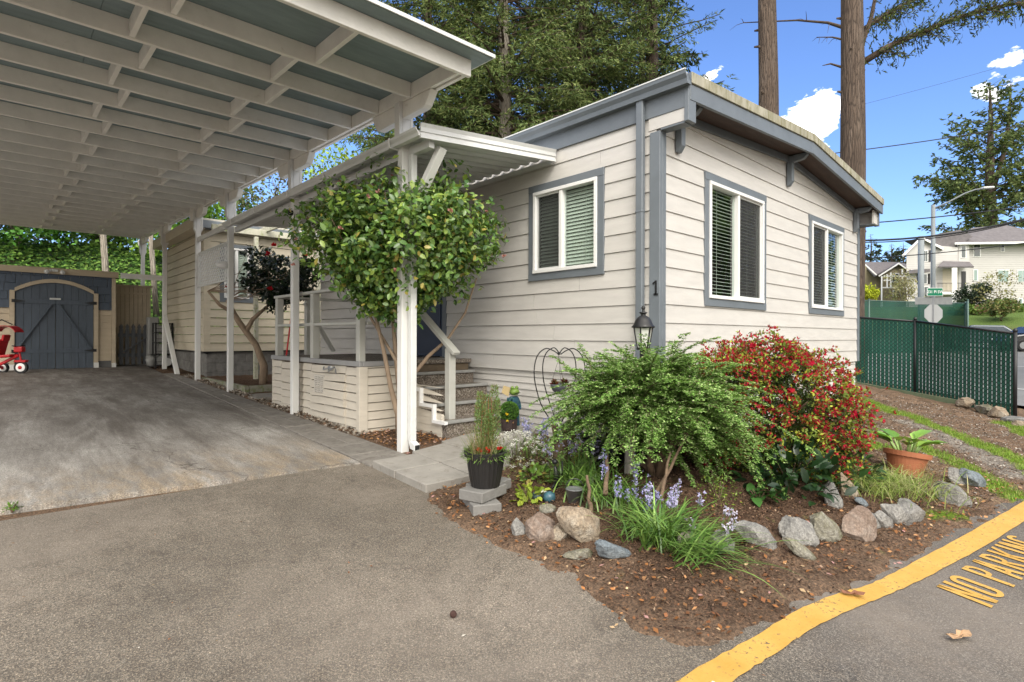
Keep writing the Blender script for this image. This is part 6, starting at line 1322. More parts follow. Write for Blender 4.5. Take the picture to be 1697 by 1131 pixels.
m_bark = None
def m_bark_(name, a, b, c3):
    m, t, p, out = nt(name); v = coords(t, (1, 1, .10)); n1 = noise(t, v, 7, 7, .7, .4); n2 = noise(t, v, 2.2, 3)
    vo = N(t, 'ShaderNodeTexVoronoi'); vo.feature = 'DISTANCE_TO_EDGE'; vo.inputs['Scale'].default_value = 17; t.links.new(v, vo.inputs['Vector'])
    col = ramp(t, n1, [(.3, a), (.5, b), (.72, c3)]); col = mix(t, ramp(t, vo.outputs['Distance'], [(.0, .75), (.12, 0.)]), col, tuple(x * .35 for x in a))
    t.links.new(col, p.inputs['Base Color']); p.inputs['Roughness'].default_value = .95; bump(t, p, vo.outputs['Distance'], 1, .06); return m
m_bark = m_bark_('fir_bark', (.055, .038, .028), (.10, .072, .053), (.16, .125, .10)); m_barkg = m_bark_('pale_bark', (.16, .14, .11), (.26, .23, .19), (.36, .33, .28))
def conifer(name, label, base, H, r0, zlist, blen, cols, tuft=(.20, .042), sec=.26, droop=.25, bark=m_bark, group=None, seed=0, density=1.0, azr=(0, 2 * PI), stubs=0, up=0.0, trunk_top=None, sl=1.0):
    R = np.random.default_rng(seed); base = Vector(base); root = thing(name, label, 'tree', tuple(base), group)
    n = 14; TT = trunk_top or H; mb = MB().tube([(base.x + .05 * math.sin(k * 1.1 + seed), base.y + .05 * math.cos(k * .9), base.z - .3 + (TT + .3) * k / n) for k in range(n + 1)], [max(.02, r0 * (1 - .92 * (k / n * TT / H) ** 1.2)) * (1.18 if k == 0 else 1) for k in range(n + 1)], 16)
    for k in range(stubs):
        z = base.z + R.uniform(.1, .9) * H * .5 + 2; a = R.uniform(0, 2 * PI); rr = r0 * .8; mb.tube([(base.x + rr * .6 * math.cos(a), base.y + rr * .6 * math.sin(a), z), (base.x + (rr + .10) * math.cos(a), base.y + (rr + .10) * math.sin(a), z + .04)], [.06, .03], 6)
    mb.build('trunk', bark, root, smooth=True)
    P = []; D = []; SH = []; br = MB()
    for z in zlist:
        a = R.uniform(*azr); L = blen(z) * R.uniform(.65, 1.15)
        if L < .15: continue
        m = max(6, int(L / .3)); d = np.array([math.cos(a), math.sin(a), R.uniform(-.05, .35) + up]); d /= np.linalg.norm(d); p = np.array([base.x, base.y, base.z + z]) + d * r0 * .3; pts = [p]
        for k in range(m):
            d = d + np.array([0, 0, -droop / m * 1.4 if k < m * .7 else droop / m * .9]) + R.normal(0, .05, 3); d /= np.linalg.norm(d); pts.append(pts[-1] + d * L / m)
        br.tube([tuple(q) for q in pts[::2]], [max(.008, .028 * L / 3 * (1 - .8 * j / max(1, len(pts[::2]) - 1)) + .01) for j in range(len(pts[::2]))], 5, cap=False)
        k0 = .18; ns_ = int(L * (1 - k0) / sec * density)
        for s in range(ns_):
            t = k0 + (1 - k0) * (s + R.random()) / ns_; i = min(int(t * m), m - 1); q = pts[i] + (pts[i + 1] - pts[i]) * (t * m - i); dd = pts[i + 1] - pts[i]; dd /= np.linalg.norm(dd)
            side = np.cross(dd, [0, 0, 1.]); side /= np.linalg.norm(side) + 1e-6
            for sg in (-1, 1):
                SL = (.22 * L * (1.1 - .75 * t) + .12) * R.uniform(.6, 1.2) * sl; sd = dd * .65 + side * sg * .8 + np.array([0, 0, R.uniform(-.55, .05)]); sd /= np.linalg.norm(sd)
                nt_ = max(3, int(SL / (tuft[0] * .17))); u = (np.arange(nt_) + R.random(nt_)) / nt_; pp = q + sd * (u * SL)[:, None] + np.array([0, 0, -.35]) * ((u * SL) ** 2)[:, None]
                P.append(pp); D.append(sd + R.normal(0, .55, (nt_, 3)) + np.array([0, 0, -.15])); SH.append(np.full(nt_, t * .5 + .25) + u * .35)
    br.build('branches', M('branch_bark', (.07, .05, .035), .3, 9, .9, .3), root)
    P, D, SH = map(np.concatenate, (P, D, SH)); n = len(P); c = pal(n, cols, None, .2)
    Ls = R.uniform(.6, 1.2, n) * tuft[0]; lmesh('crown', [leaves(P, D, rdir(n) + np.array([0, 0, .8]), Ls, Ls * tuft[1] / tuft[0], np.clip(c, 0, 1), .15)], m_needle, root)
    return root
FIR = [(.10, .15, .05), (.14, .19, .065), (.20, .235, .085), (.065, .10, .035)]
bl = lambda z: np.interp(z, [0, 3, 9, 22], [3.2, 4.4, 4.6, 1.5])
def zl(a, b, n, seed=1): return np.sort(np.random.default_rng(seed).uniform(a, b, n))
conifer('fir_tree', 'tall fir whose thick trunk shows left of the roof gable peak', (20.75, 13.5, -.8), 30, .40, zl(3.0, 19, 120, 1), lambda z: np.interp(z, [0, 3, 9, 22], [2.2, 2.8, 3.3, 2]), FIR, azr=(1.3, 5.0), group='firs behind the home', seed=1)
conifer('fir_tree', 'dense fir with pale trunk patch directly behind the porch awning', (14.9, 16.6, -.8), 28, .34, zl(1.8, 17, 330, 2), bl, FIR, group='firs behind the home', seed=2, bark=m_barkg)
conifer('fir_tree', 'dense fir filling the gap right of the awning above the home roof', (18.2, 15.2, -.8), 27, .30, zl(1.8, 18, 360, 3), lambda z: np.interp(z, [0, 3, 9, 22], [3.0, 3.6, 3.9, 1.5]), FIR, group='firs behind the home', seed=3)
conifer('fir_tree', 'fir with thin outer twigs beside the carport roof corner', (12.9, 19.0, -.8), 26, .28, zl(2.5, 20, 300, 4), lambda z: np.interp(z, [0, 3, 9, 22], [3.2, 3.8, 3.6, 1.5]), FIR, group='firs behind the home', seed=4)
BK = [(.05, .075, .03), (.075, .10, .04), (.03, .05, .02)]
for i_, (x_, y_, lab_) in enumerate(((17.5, 21.5, 'darker fir farthest back behind the porch awning'), (21.5, 19.0, 'darker fir farthest back behind the home roof'), (24.5, 16.5, 'darker fir half hidden behind the thick trunk by the gable'))): conifer('fir_tree', lab_, (x_, y_, -.8), 27, .3, zl(2, 19, 190, 50 + i_), lambda z: np.interp(z, [0, 3, 9, 22], [3.4, 4.0, 4.0, 1.5]), BK, tuft=(.36, .10), group='firs behind the home', seed=50 + i_)
t1 = conifer('fir_trunk_tree', 'bare straight fir trunk rising behind the roof nearest the gable centre', (18.3, 7.58, -1.2), 34, .37, zl(20, 30, 14, 5), lambda z: 3, FIR, group='tall bare trunks behind the roof', seed=5, stubs=18)
t2 = conifer('fir_trunk_tree', 'thick bare fir trunk with one long green limb reaching right', (19.2, 5.40, -1.2), 34, .40, zl(20, 30, 14, 6), lambda z: 3, FIR, group='tall bare trunks behind the roof', seed=6, stubs=22)
def limb(root, pts, r, name='limb', needles=True, dens=1.0, seed=0, SLs=.8, k0=.08):
    R = np.random.default_rng(seed); mb = MB(); m = len(pts); mb.tube(pts, [r * (1 - .75 * k / (m - 1)) for k in range(m)], 8); P = []; D = []
    pts = [np.array(p) for p in pts]; tot = sum(np.linalg.norm(b - a) for a, b in zip(pts[:-1], pts[1:])); ns_ = int(tot / .13 * dens)
    for s in range(ns_):
        t = k0 + (1 - k0) * (s + R.random()) / ns_; i = min(int(t * (m - 1)), m - 2); q = pts[i] + (pts[i + 1] - pts[i]) * (t * (m - 1) - i); dd = unit(pts[i + 1] - pts[i]); side = unit(np.cross(dd, [.0, 0, 1.]))
        for sg in (-1, 1):
            SL = SLs * R.uniform(.4, 1.2); sd = unit(dd * .6 + side * sg * R.uniform(.1, 1.) + np.array([0, 0, R.uniform(-.9, .55)])); mb.tube([tuple(q), tuple(q + sd * SL * .5), tuple(q + sd * SL + np.array([0, 0, -.1]))], [.012, .008, .004], 4, cap=False)
            if R.random() < .75:
                for ss in range(int(SL / .10)):
                    u = (ss + R.random()) / (SL / .10); b0_ = q + sd * SL * u + np.array([0, 0, -.1 * u * u]); dv = unit(sd * .8 + R.normal(0, .6, 3)); nt_ = 4; P.append(b0_ + dv * (np.arange(nt_) * .05)[:, None]); D.append(dv + R.normal(0, .35, (nt_, 3)))
    mb.build(name, M('branch_bark', (.07, .05, .035), .3, 9, .9, .3), root, smooth=True)
    if needles:
        P = np.concatenate(P); D = np.concatenate(D); n = len(P); lmesh('needles', [leaves(P, D, rdir(n), R.uniform(.10, .17, n), .045, pal(n, [(.075, .105, .03), (.11, .14, .04), (.05, .07, .025)], None, .2), .15)], m_needle, root)
limb(t2, [tuple(at(1425, 106, 19.6)), tuple(at(1470, 78, 19.4)), tuple(at(1530, 52, 19.2)), tuple(at(1590, 28, 19.0)), tuple(at(1650, 12, 18.8)), tuple(at(1720, 0, 18.6)), tuple(at(1800, -22, 18.5))], .12, seed=11, SLs=.8, dens=1.7)
limb(t2, [tuple(at(1412, 112, 19.4)), tuple(at(1428, 70, 19.2)), tuple(at(1442, 30, 19.0)), tuple(at(1452, -20, 18.9)), tuple(at(1470, -80, 18.9))], .11, seed=12, SLs=.45, dens=.5)
limb(t2, [tuple(at(1430, 48, 19.4)), tuple(at(1470, 22, 19.6)), tuple(at(1510, 0, 19.8)), tuple(at(1560, -30, 20))], .08, seed=13, SLs=.65, dens=1.7)
limb(t2, [tuple(at(1560, -25, 19)), tuple(at(1620, -18, 19)), tuple(at(1700, -22, 19)), tuple(at(1760, -20, 19))], .06, seed=14, SLs=.9, dens=1.8)
limb(t2, [tuple(at(1396, 46, 19.2)), tuple(at(1370, 38, 19)), tuple(at(1320, 34, 18.8)), tuple(at(1230, 38, 18.5))], .06, 'bare_limb', False, .12, 15, .5)
limb(t2, [tuple(at(1395, 112, 19.2)), tuple(at(1375, 106, 19)), tuple(at(1362, 109, 18.8))], .045, 'bare_limb', False, .1, 16, .2)
limb(t2, [tuple(at(1395, 66, 19.2)), tuple(at(1378, 62, 19)), tuple(at(1352, 62, 18.8))], .04, 'bare_limb', False, .4, 17, .3)
# broadleaf trees
def broadleaf(name, label, base, trunk_h, cen, rad, nclump, per, leafL, cols, r0=.14, bark=m_barkg, group=None, seed=0, lower=-1, w=None, spreadk=.22):
    R = np.random.default_rng(seed); base = Vector(base); root = thing(name, label, 'tree', tuple(base), group); cen = np.array(cen); rad = np.array(rad)
    mb = MB(); top = cen - np.array([0, 0, rad[2] * .3]); mb.tube(wiggle(tuple(base - Vector((0, 0, .2))), tuple(top), 8, .08), [r0 * (1 - .6 * k / 7) for k in range(8)], 9)
    q = R.normal(size=(nclump, 3)); q /= np.linalg.norm(q, axis=1, keepdims=True); q *= (R.random((nclump, 1)) ** .45); q[:, 2] = np.maximum(q[:, 2], lower); cl = cen + q * rad
    for c in cl[::3]: t = R.uniform(.35, 1.); s = np.array(base) * (1 - t) + top * t; mb.tube(wiggle(s, c, 5, .12), [r0 * .28, r0 * .2, r0 * .14, r0 * .1, r0 * .05], 5, cap=False)
    mb.build('trunk', bark, root, smooth=True)
    P = np.repeat(cl, per, 0) + R.normal(0, 1, (nclump * per, 3)) * rad.mean() * spreadk * .5; n = len(P); shade = np.repeat(R.uniform(.6, 1.3, nclump), per)[:, None]
    c = np.clip(pal(n, cols, w, .2) * shade, 0, 1); Ls = R.uniform(.6, 1.2, n) * leafL; lmesh('crown', [leaves(P, rdir(n) + np.array([0, 0, -.3]), rdir(n) + np.array([0, 0, .9]), Ls, Ls * .65, c, .12)], m_leafm, root); return root
YG = [(.32, .46, .05), (.42, .55, .08), (.24, .38, .05)]; MG = [(.11, .22, .04), (.17, .31, .055), (.06, .12, .025)]
broadleaf('maple_tree', 'fresh yellow-green spring maple between carport beam and awning gutter', (11.5, 22.0, -.8), 3, (11.3, 21.6, 5.2), (2.6, 2.6, 3.6), 170, 46, .17, YG, .16, group='spring maples', seed=1)
broadleaf('maple_tree', 'yellow-green maple nearest the front porch post', (13.0, 19.3, -.8), 3, (12.6, 19.6, 4.6), (1.5, 1.5, 2.6), 80, 40, .17, YG, .12, group='spring maples', seed=2)
broadleaf('thin_leaved_tree', 'thin open tree with blue sky between its twigs above the outbuilding', (8.6, 24.5, -.5), 3, (8.6, 24.0, 5.4), (3.0, 2.4, 2.6), 130, 20, .17, [(.12, .14, .06), (.20, .22, .10), (.10, .09, .05)], .12, seed=3)
for i, (x, y, rx, rz_, lab, cl_) in enumerate(((-2.5, 24, 2.4, 1.9, 'dark overhanging tree at the left end of the bank', MG), (.4, 23.0, 1.7, 1.5, 'rounded green shrub tree above the shed roof', [(.07, .2, .03), (.12, .28, .05)]), (2.6, 24.5, 1.9, 1.8, 'leafy tree with pale slanting trunk above the picket gate', MG), (4.8, 23, 1.8, 2.2, 'ivy-clad tree left of the outbuilding roof', [(.12, .26, .03), (.2, .34, .05), (.06, .14, .02)]), (7.2, 25.5, 2.0, 2.2, 'green tree showing through the porch opening', MG), (-6, 25, 2.8, 2.4, 'large tree beyond the left side of the carport', MG))):
    b = float(bank_z(np.array(x), np.array(y))); broadleaf('bank_tree', lab, (x, y, b), 2, (x, y - .4, b + 1.6), (rx, 1.7, rz_), 120, 44, .17, cl_, .12, group='trees on the bank behind the shed', seed=20 + i)
n = 9
for i, (x, y, z, r, lab) in enumerate(((3.55, 19.8, 1.5, .09, 'pale slanting trunk left of the far carport post'), (2.45, 20.5, 1.6, .11, 'thin pale leaning trunk above the picket gate'))):
    tag(MB().tube([(x, y, .0), (x - .1, y, 1.5), (x - .25, y + .1, 4.2)], [r, r * .85, r * .7], 9).build('bare_trunk', m_barkg, origin=(x, y, .0), smooth=True), lab, 'tree', 'bare trunks on the bank')

# ------------------------------------------------------------------ green slatted chain-link fence
def m_slat_():
    m, t, p, out = nt('green_fence_slats'); tc = t.nodes.new('ShaderNodeTexCoord'); mp = t.nodes.new('ShaderNodeMapping'); t.links.new(tc.outputs['UV'], mp.inputs[0])
    sp_ = t.nodes.new('ShaderNodeSeparateXYZ'); t.links.new(mp.outputs[0], sp_.inputs[0])
    def mt(op, a, b=None):
        n = t.nodes.new('ShaderNodeMath'); n.operation = op
        for i, x in enumerate((a, b)):
            if x is None: continue
            if isinstance(x, bpy.types.NodeSocket): t.links.new(x, n.inputs[i])
            else: n.inputs[i].default_value = x
        return n.outputs[0]
    w = 11.0     # diamonds per metre
    u, v = mt('MULTIPLY', sp_.outputs[0], w), mt('MULTIPLY', sp_.outputs[1], w)
    d1 = mt('ABSOLUTE', mt('SUBTRACT', mt('FRACT', mt('ADD', u, v)), .5)); d2 = mt('ABSOLUTE', mt('SUBTRACT', mt('FRACT', mt('SUBTRACT', u, v)), .5))
    wire = mt('LESS_THAN', mt('MINIMUM', d1, d2), .075)
    sl = mt('ABSOLUTE', mt('SUBTRACT', mt('FRACT', u), .5)); gap = mt('GREATER_THAN', sl, .40)
    nz = noise(t, tc.outputs['Object'], 1.3, 4); base = ramp(t, nz, [(.3, (.012, .075, .052)), (.7, (.022, .115, .082))])
    col = mix(t, wire, base, (.004, .014, .011)); t.links.new(col, p.inputs['Base Color']); p.inputs['Roughness'].default_value = .45
    tb = t.nodes.new('ShaderNodeBsdfTransparent'); ms = t.nodes.new('ShaderNodeMixShader'); k = mt('MULTIPLY', gap, mt('SUBTRACT', 1.0, wire)); k2 = mt('MULTIPLY', k, .85); t.links.new(k2, ms.inputs[0]); t.links.new(p.outputs[0], ms.inputs[1]); t.links.new(tb.outputs[0], ms.inputs[2]); t.links.new(ms.outputs[0], out.inputs[0]); return m
m_slat = m_slat_(); m_fpost = M('fence_post_black', (.015, .015, .017), .2, 5, .4, .1); m_fpg = M('fence_post_green', (.10, .16, .14), .1, 5, .5, .1)
def fence(name, label, pts, posts_, mat_post, pr=.032):
    root = thing(name, label, 'fence', tuple(Vector(pts[0][0])))
    for (a, at_), (b, bt) in zip(pts[:-1], pts[1:]):
        a = Vector(a); b = Vector(b); L = (b - a).length; n = max(1, int(L / .6)); V = []; UV = []
        for k in range(n + 1):
            p = a.lerp(b, k / n); h = at_ + (bt - at_) * k / n; V += [(p.x, p.y, p.z + .03), (p.x, p.y, p.z + h - .02)]; UV += [(L * k / n, 0), (L * k / n, h)]
        o = mkmesh('slat_mesh', V, [(2 * k, 2 * k + 2, 2 * k + 3, 2 * k + 1) for k in range(n)], m_slat, root); ul = o.data.uv_layers.new(name='UVMap')
        for lp in o.data.loops: ul.data[lp.index].uv = UV[lp.vertex_index]
        MB().tube([tuple(a + Vector((0, 0, at_))), tuple(b + Vector((0, 0, bt)))], .022, 8).build('top_rail', mat_post, root, smooth=True)
    for (p, h) in posts_:
        p = Vector(p); q = MB().tube([tuple(p - Vector((0, 0, .2))), tuple(p + Vector((0, 0, h + .03)))], pr, 10).build('fence_post', mat_post, root, smooth=True); MB().lathe([(pr * 1.15, 0), (pr * 1.15, .03), (pr * .7, .06), (.001, .07)], tuple(p + Vector((0, 0, h + .03))), 10).build('post_cap', mat_post, q, smooth=True)
    return root
fp = [Vector((14.15, 1.21, -1.62)), Vector((15.5, 3.04, -1.33)), Vector((15.9, 5.3, -1.10)), Vector((16.6, 8.2, -1.0))]
fence('green_fence', 'dark green slatted chain-link fence with black posts beyond the gable end', [(p, 1.70) for p in fp], [(p, 1.70) for p in fp], m_fpost)
a, b = at(1425, 500, 31), at(1440, 500, 31); ff = [at(1418, 545, 30), at(1440, 545, 30.5), at(1600, 546, 33), at(1604, 546, 30.5)]; hh = [(560 - 498) / F_PX * 30 - .5] * 4
f2 = fence('far_green_fence', 'lighter green slatted fence in front of the far houses', [(Vector((p.x, p.y, -.95)), p.z + .95 + 1.55) for p in ff], [(Vector((p.x, p.y, -.95)), p.z + .95 + 1.55) for p in ff], m_fpg, .04)
MB().bar((14.75, 2.10, -1.40), (15.6, 4.8, -1.12), .06, .16).build('landscape_timber', M('timber_green', (.12, .15, .09), .2, 4, .8, .4), origin=(14.8, 2.1, -1.4))
tag(bpy.data.objects['landscape_timber'], 'grey-green timber edging at the foot of the green fence', 'timber')
for i, (x, y, s, lab) in enumerate(((14.35, 1.98, (.22, .14, .13), 'tan rock at the end of the timber edging by the fence'), (14.05, 1.62, (.26, .15, .12), 'mossy long rock under the fence, second from the timber'), (13.75, 1.42, (.16, .12, .13), 'round ochre rock under the fence'), (13.2, 1.15, (.22, .14, .08), 'flat pale rock near the black end post'), (12.7, 1.0, (.16, .11, .07), 'small pale rock furthest from the fence timber'))):
    rock(x, y, s, lab, (R_T, R_M, R_T, R_G, R_T)[i], .4 * i, (0, 0), 40 + i, .3, group='rocks along the fence foot')
# ------------------------------------------------------------------ street
m_road = M('street_asphalt', (.17, .17, .165), .12, .6, .85, .3, 30); m_line = M('road_line_white', (.6, .6, .58), .1, 3, .7, 0)
sheet('street', [(17.0, -40), (55, -40), (55, 60), (17.6, 60)], h0, m_road, 2.0, .03)
for x, w in ((21.5, .15), (31, .15)): o = sheet('street_line', [(x, -30), (x + w, -30), (x + w, 40), (x, 40)], h0, m_line, 1.0, .05)
def car_obj(name, label, pos, rz, col, L=4.5):
    root = thing(name, label, 'car', tuple(pos)); mt = M(name + '_paint_' + str(round(col[0] * 100)), col, .03, 2, .25, 0, spec=.6)
    prof = [(-2.2, .30), (-2.22, .70), (-2.1, .88), (-1.5, .98), (-.95, 1.42), (.55, 1.46), (1.15, 1.02), (2.05, .86), (2.2, .66), (2.2, .30)]
    k = L / 4.5; mb = MB().prism([(x * k, -.85, z) for x, z in prof], (0, 1.7, 0)); mb.build('body', mt, root, bevel=.08, segs=2)
    root_c = root.location.copy(); ch = root.children[0]; ch.data.transform(Matrix.Translation(root_c))
    def add(mb, nm, mat, **kw): mb.v = [tuple(Vector(v) + root_c) for v in mb.v]; return mb.build(nm, mat, root, **kw)
    gl = M('car_glass', (.02, .025, .03), .1, 3, .08, 0, spec=.8); add(MB().prism([(-1.42 * k, -.857, .99), (-.90 * k, -.80, 1.36), (.48 * k, -.80, 1.40), (1.02 * k, -.857, 1.0)], (0, .01, 0)), 'side_window', gl); add(MB().prism([(-1.42 * k, .847, .99), (-.90 * k, .80, 1.36), (.48 * k, .80, 1.40), (1.02 * k, .847, 1.0)], (0, .01, 0)), 'side_window', gl)
    add(MB().prism([(.62 * k, -.70, 1.43), (1.14 * k, -.75, 1.04), (1.14 * k, .75, 1.04), (.62 * k, .70, 1.43)], (.012, 0, .012)), 'windscreen', gl); add(MB().prism([(-1.0 * k, -.70, 1.40), (-1.5 * k, -.75, 1.0), (-1.5 * k, .75, 1.0), (-1.0 * k, .70, 1.40)], (-.012, 0, .012)), 'rear_window', gl)
    for x in (-1.35, 1.35):
        for y in (-.80, .80):
            mb = MB().lathe([(.001, -.1), (.31, -.1), (.33, -.08), (.33, .08), (.31, .1), (.001, .1)], (0, 0, 0), 20); mb.v = [(x * k + a, y + c, .33 + b) for a, b, c in mb.v]; w = add(mb, 'wheel', m_black)
            mb = MB().lathe([(.001, -.112), (.2, -.108), (.2, .108), (.001, .112)], (0, 0, 0), 14); mb.v = [(x * k + a, y + c, .33 + b) for a, b, c in mb.v]; mb.v = [tuple(Vector(v) + root_c) for v in mb.v]; mb.build('rim', m_greym, w)
    for y in (-.6, .6): add(MB().obox((2.18 * k, y, .68), (1, 0, 0), (0, 1, 0), (0, 0, 1), .06, .32, .12), 'headlight', m_vinyl, bevel=.02)
    root.rotation_euler.z = rz; return root
p = at(1625, 545, 36); car_obj('parked_car', 'dark grey estate car with roof showing over the green fence', (p.x, p.y, float(h0(p.x, p.y)) + .05), 1.9, (.10, .12, .14), 4.7)
p = at(1722, 575, 33); car_obj('parked_car', 'black car at the right edge beyond the end of the fence', (p.x, p.y, float(h0(p.x, p.y)) + .05), 2.2, (.02, .02, .022))
# street-name sign, stop sign back, lamp
sp0 = at(1546, 560, 24); g = float(h0(sp0.x, sp0.y)); zt = at(1546, 478, 24).z
sg = thing('street_sign', 'green street-name sign 231 Pl SW above the grey back of a stop sign', 'street sign', (sp0.x, sp0.y, g))
MB().bar((sp0.x, sp0.y, g), (sp0.x, sp0.y, zt + .12), .07, .07).build('pole', m_greym, sg)
m_sg = M('sign_green', (.005, .16, .085), .03, 3, .4, 0); ar = Vector(rgt); af = Vector(fwd)
def onplane(c, u, v, o=0): return tuple(Vector(c) + ar * u + Vector((0, 0, v)) - af * o)
def ctext(s, c, size, mat, parent, name, o=.02, sx=1):
    cu = bpy.data.curves.new(name, 'FONT'); cu.body = s; cu.size = size; cu.align_x = 'CENTER'; cu.align_y = 'CENTER'; cu.extrude = .002; cu.offset = size * .006
    t_ = bpy.data.objects.new('tmp', cu); C.objects.link(t_); dg = bpy.context.evaluated_depsgraph_get(); me = bpy.data.meshes.new_from_object(t_.evaluated_get(dg)); bpy.data.objects.remove(t_); bpy.data.curves.remove(cu)
    R3 = Matrix((ar * sx, Vector((0, 0, 1)), -af)).transposed().to_4x4(); me.transform(R3); me.transform(Matrix.Translation(Vector(onplane(c, 0, 0, o)) - wloc(parent))); me.name = name; me.materials.clear(); me.materials.append(mat); o_ = bpy.data.objects.new(name, me); C.objects.link(o_); o_.parent = parent; return o_
cs = at(1546.5, 484.5, 24) - af * .09; w = 26 / F_PX * 24; h = 13.5 / F_PX * 24
MB().obox(cs, ar, af, (0, 0, 1), w, .02, h).build('name_plate', m_vinyl, sg); MB().obox(cs - af * .012, ar, af, (0, 0, 1), w - .035, .006, h - .035).build('plate_face', m_sg, sg)
ctext('231 Pl SW', cs, h * .50, m_vinyl, sg, 'sign_lettering', .018, .92)
c2 = at(1547, 499, 24); MB().obox(c2, ar, af, (0, 0, 1), 62 / F_PX * 24, .015, 12 / F_PX * 24).build('cross_plate', m_greym, sg, bevel=.01)
c3 = at(1547, 520, 24); r = 15 / F_PX * 24 * 1.08
MB().prism([tuple(c3 + ar * r * math.cos(PI / 8 + k * PI / 4) + Vector((0, 0, r * math.sin(PI / 8 + k * PI / 4)))) for k in range(8)], tuple(af * .012)).build('stop_plate', M('sign_back_grey', (.42, .43, .44), .04, 3, .45, 0, metal=.3), sg)
lp0 = at(1543, 560, 30); g = float(h0(lp0.x, lp0.y)); top = at(1546, 340, 30)
m_pole = M('pole_grey_paint', (.20, .225, .235), .08, 2, .55, 0)
sl_ = thing('street_lamp', 'grey street lamp pole with long arm curving right behind the street sign', 'street lamp', (top.x, top.y, g))
MB().tube([(top.x, top.y, g), tuple(top)], [.12, .10], 12).build('pole', m_pole, sl_, smooth=True)
MB().tube([tuple(at(1548, 346, 30)), tuple(at(1570, 336, 29.7)), tuple(at(1598, 321, 29.4)), tuple(at(1616, 314.5, 29.2)), tuple(at(1628, 313, 29.1))], [.06, .045, .04, .035, .035], 8).build('arm', m_pole, sl_, smooth=True)
MB().obox(at(1636, 311.5, 29), ar + Vector((0, 0, .06)), af, (0, 0, 1), 18 / F_PX * 29, .25, .10).build('lamp_head', m_alum, sl_, bevel=.03)
up0 = at(1526, 400, 44); g = float(h0(up0.x, up0.y)); tag(MB().tube([(up0.x, up0.y, g), tuple(at(1526, 392, 44))], [.22, .2], 10).build('light_pole', m_pole, origin=(up0.x, up0.y, g), smooth=True), 'plain thin grey pole left of the street lamp', 'pole')
# overhead cables
for i, (v0, v1, rr, sag, lab) in enumerate(((372, 343, .035, .25, 'second overhead cable crossing the street above the sign'), (401.5, 366, .055, .9, 'thick twisted overhead cable crossing in front of the white house'), (405, 368, .03, 1.0, 'cable just under the thick twisted one'), (430, 404, .028, .3, 'lowest thin overhead cable crossing the white house'), (250, 208, .03, .2, 'cable leaving the thick bare trunk toward the right'), (170, 98, .012, .2, 'faint highest wire in the open sky'))):
    a = at(1300, v0 + (v0 - v1) / 275 * 122, 27); b = at(1820, v1 - (v0 - v1) / 275 * 123, 27 if i != 5 else 40)
    if i == 5: a = at(1300, v0 + (v0 - v1) / 257 * 140, 40)
    pts = [tuple(a.lerp(b, k / 16) - Vector((0, 0, sag * 4 * (k / 16) * (1 - k / 16)))) for k in range(17)]
    pts = [(x, y, z + sag * .8) for x, y, z in pts]; tag(MB().tube(pts, rr * .8, 6).build('overhead_cable', m_black, origin=pts[0]), lab, 'cable', 'overhead street cables')
# ------------------------------------------------------------------ far houses
m_hw = M('house_white', (.47, .46, .445), .03, 1, .6, .1); m_roofg = M('roof_shingle_grey', (.13, .12, .125), .2, 2.5, .9, .5, 20, col2=(.2, .16, .13), thr=(.6, .8)); m_olive = M('house_olive', (.22, .19, .12), .04, 1, .7, .1); m_hwin = M('house_window_glass', (.05, .065, .065), .3, .6, .1, 0, spec=.8); m_hwin2 = M('house_window_green', (.16, .24, .22), .2, .6, .15, 0, spec=.8)
def hpart(root, name, pts, d, th, mat, **kw):
    """flat shape drawn in the facade plane (photo pixels at depth d) pushed back by th metres"""
    P = [at(u, v, d) for u, v in pts]; a_ = (min(u for u, v in pts) - 848.5) / F_PX; e_ = (fwd + rgt * a_).normalized() if th > 3 else af
    return MB().prism([tuple(p) for p in P], tuple(e_ * th)).build(name, mat, root, **kw)
def hsiding(root, u0, u1, v0, v1, d, mat):
    mb = MB(); v = v0; n = 0
    while v < v1: a = at(u0, v, d); b = at(u1, v, d); mb.obox((a + b) / 2, ar, af, (0, 0, 1), (b - a).length, .03, .02); v += 3.6
    return mb.build('clapboard_lines', mat, root)
def hwindow(root, u0, u1, v0, v1, d, gl=m_hwin, shutters=False, bars=1):
    o = hpart(root, 'window', [(u0, v1), (u1, v1), (u1, v0), (u0, v0)], d - .06, .12, m_vinyl); k = .9
    n_ = bars + 1; w = (u1 - u0 - 2 * k) / n_
    for i in range(n_): hpart(o, 'pane', [(u0 + k + i * w + .3, v1 - k), (u0 + k + (i + 1) * w - .3, v1 - k), (u0 + k + (i + 1) * w - .3, v0 + k), (u0 + k + i * w + .3, v0 + k)], d - .075, .01, gl)
    if shutters:
        for s in ((u0 - 4.2, u0 - .4), (u1 + .4, u1 + 4.2)): hpart(root, 'shutter', [(s[0], v1), (s[1], v1), (s[1], v0), (s[0], v0)], d - .07, .05, m_fpost)
d = 62
hb = at(1600, 505, d); H1 = thing('white_house', 'large white two-storey house with grey hipped roof on the rise across the street', 'house', (hb.x, hb.y, hb.z - 1))
hpart(H1, 'wall', [(1502, 540), (1587, 540), (1587, 410), (1560, 408), (1527, 396), (1502, 420)], d, 8, m_hw)
hpart(H1, 'wall', [(1587.2, 540), (1790, 540), (1790, 402), (1587.2, 404)], d + .9, 8, m_hw)
hpart(H1, 'bay_wall', [(1588, 520), (1606, 520), (1606, 403), (1588, 405)], d + .1, .8, m_hw)
mb = MB(); P = [at(1584, 405, d - .3), at(1800, 402, d - .3), at(1665, 373, d + 4.5), at(1610, 378, d + 4.5), at(1584, 405, d + 9), at(1800, 402, d + 9)]; mb.add(P, [(0, 1, 2, 3), (3, 4, 0), (1, 5, 2), (5, 4, 3, 2), (0, 4, 5, 1)]); fixn(mb.build('roof', m_roofg, H1))
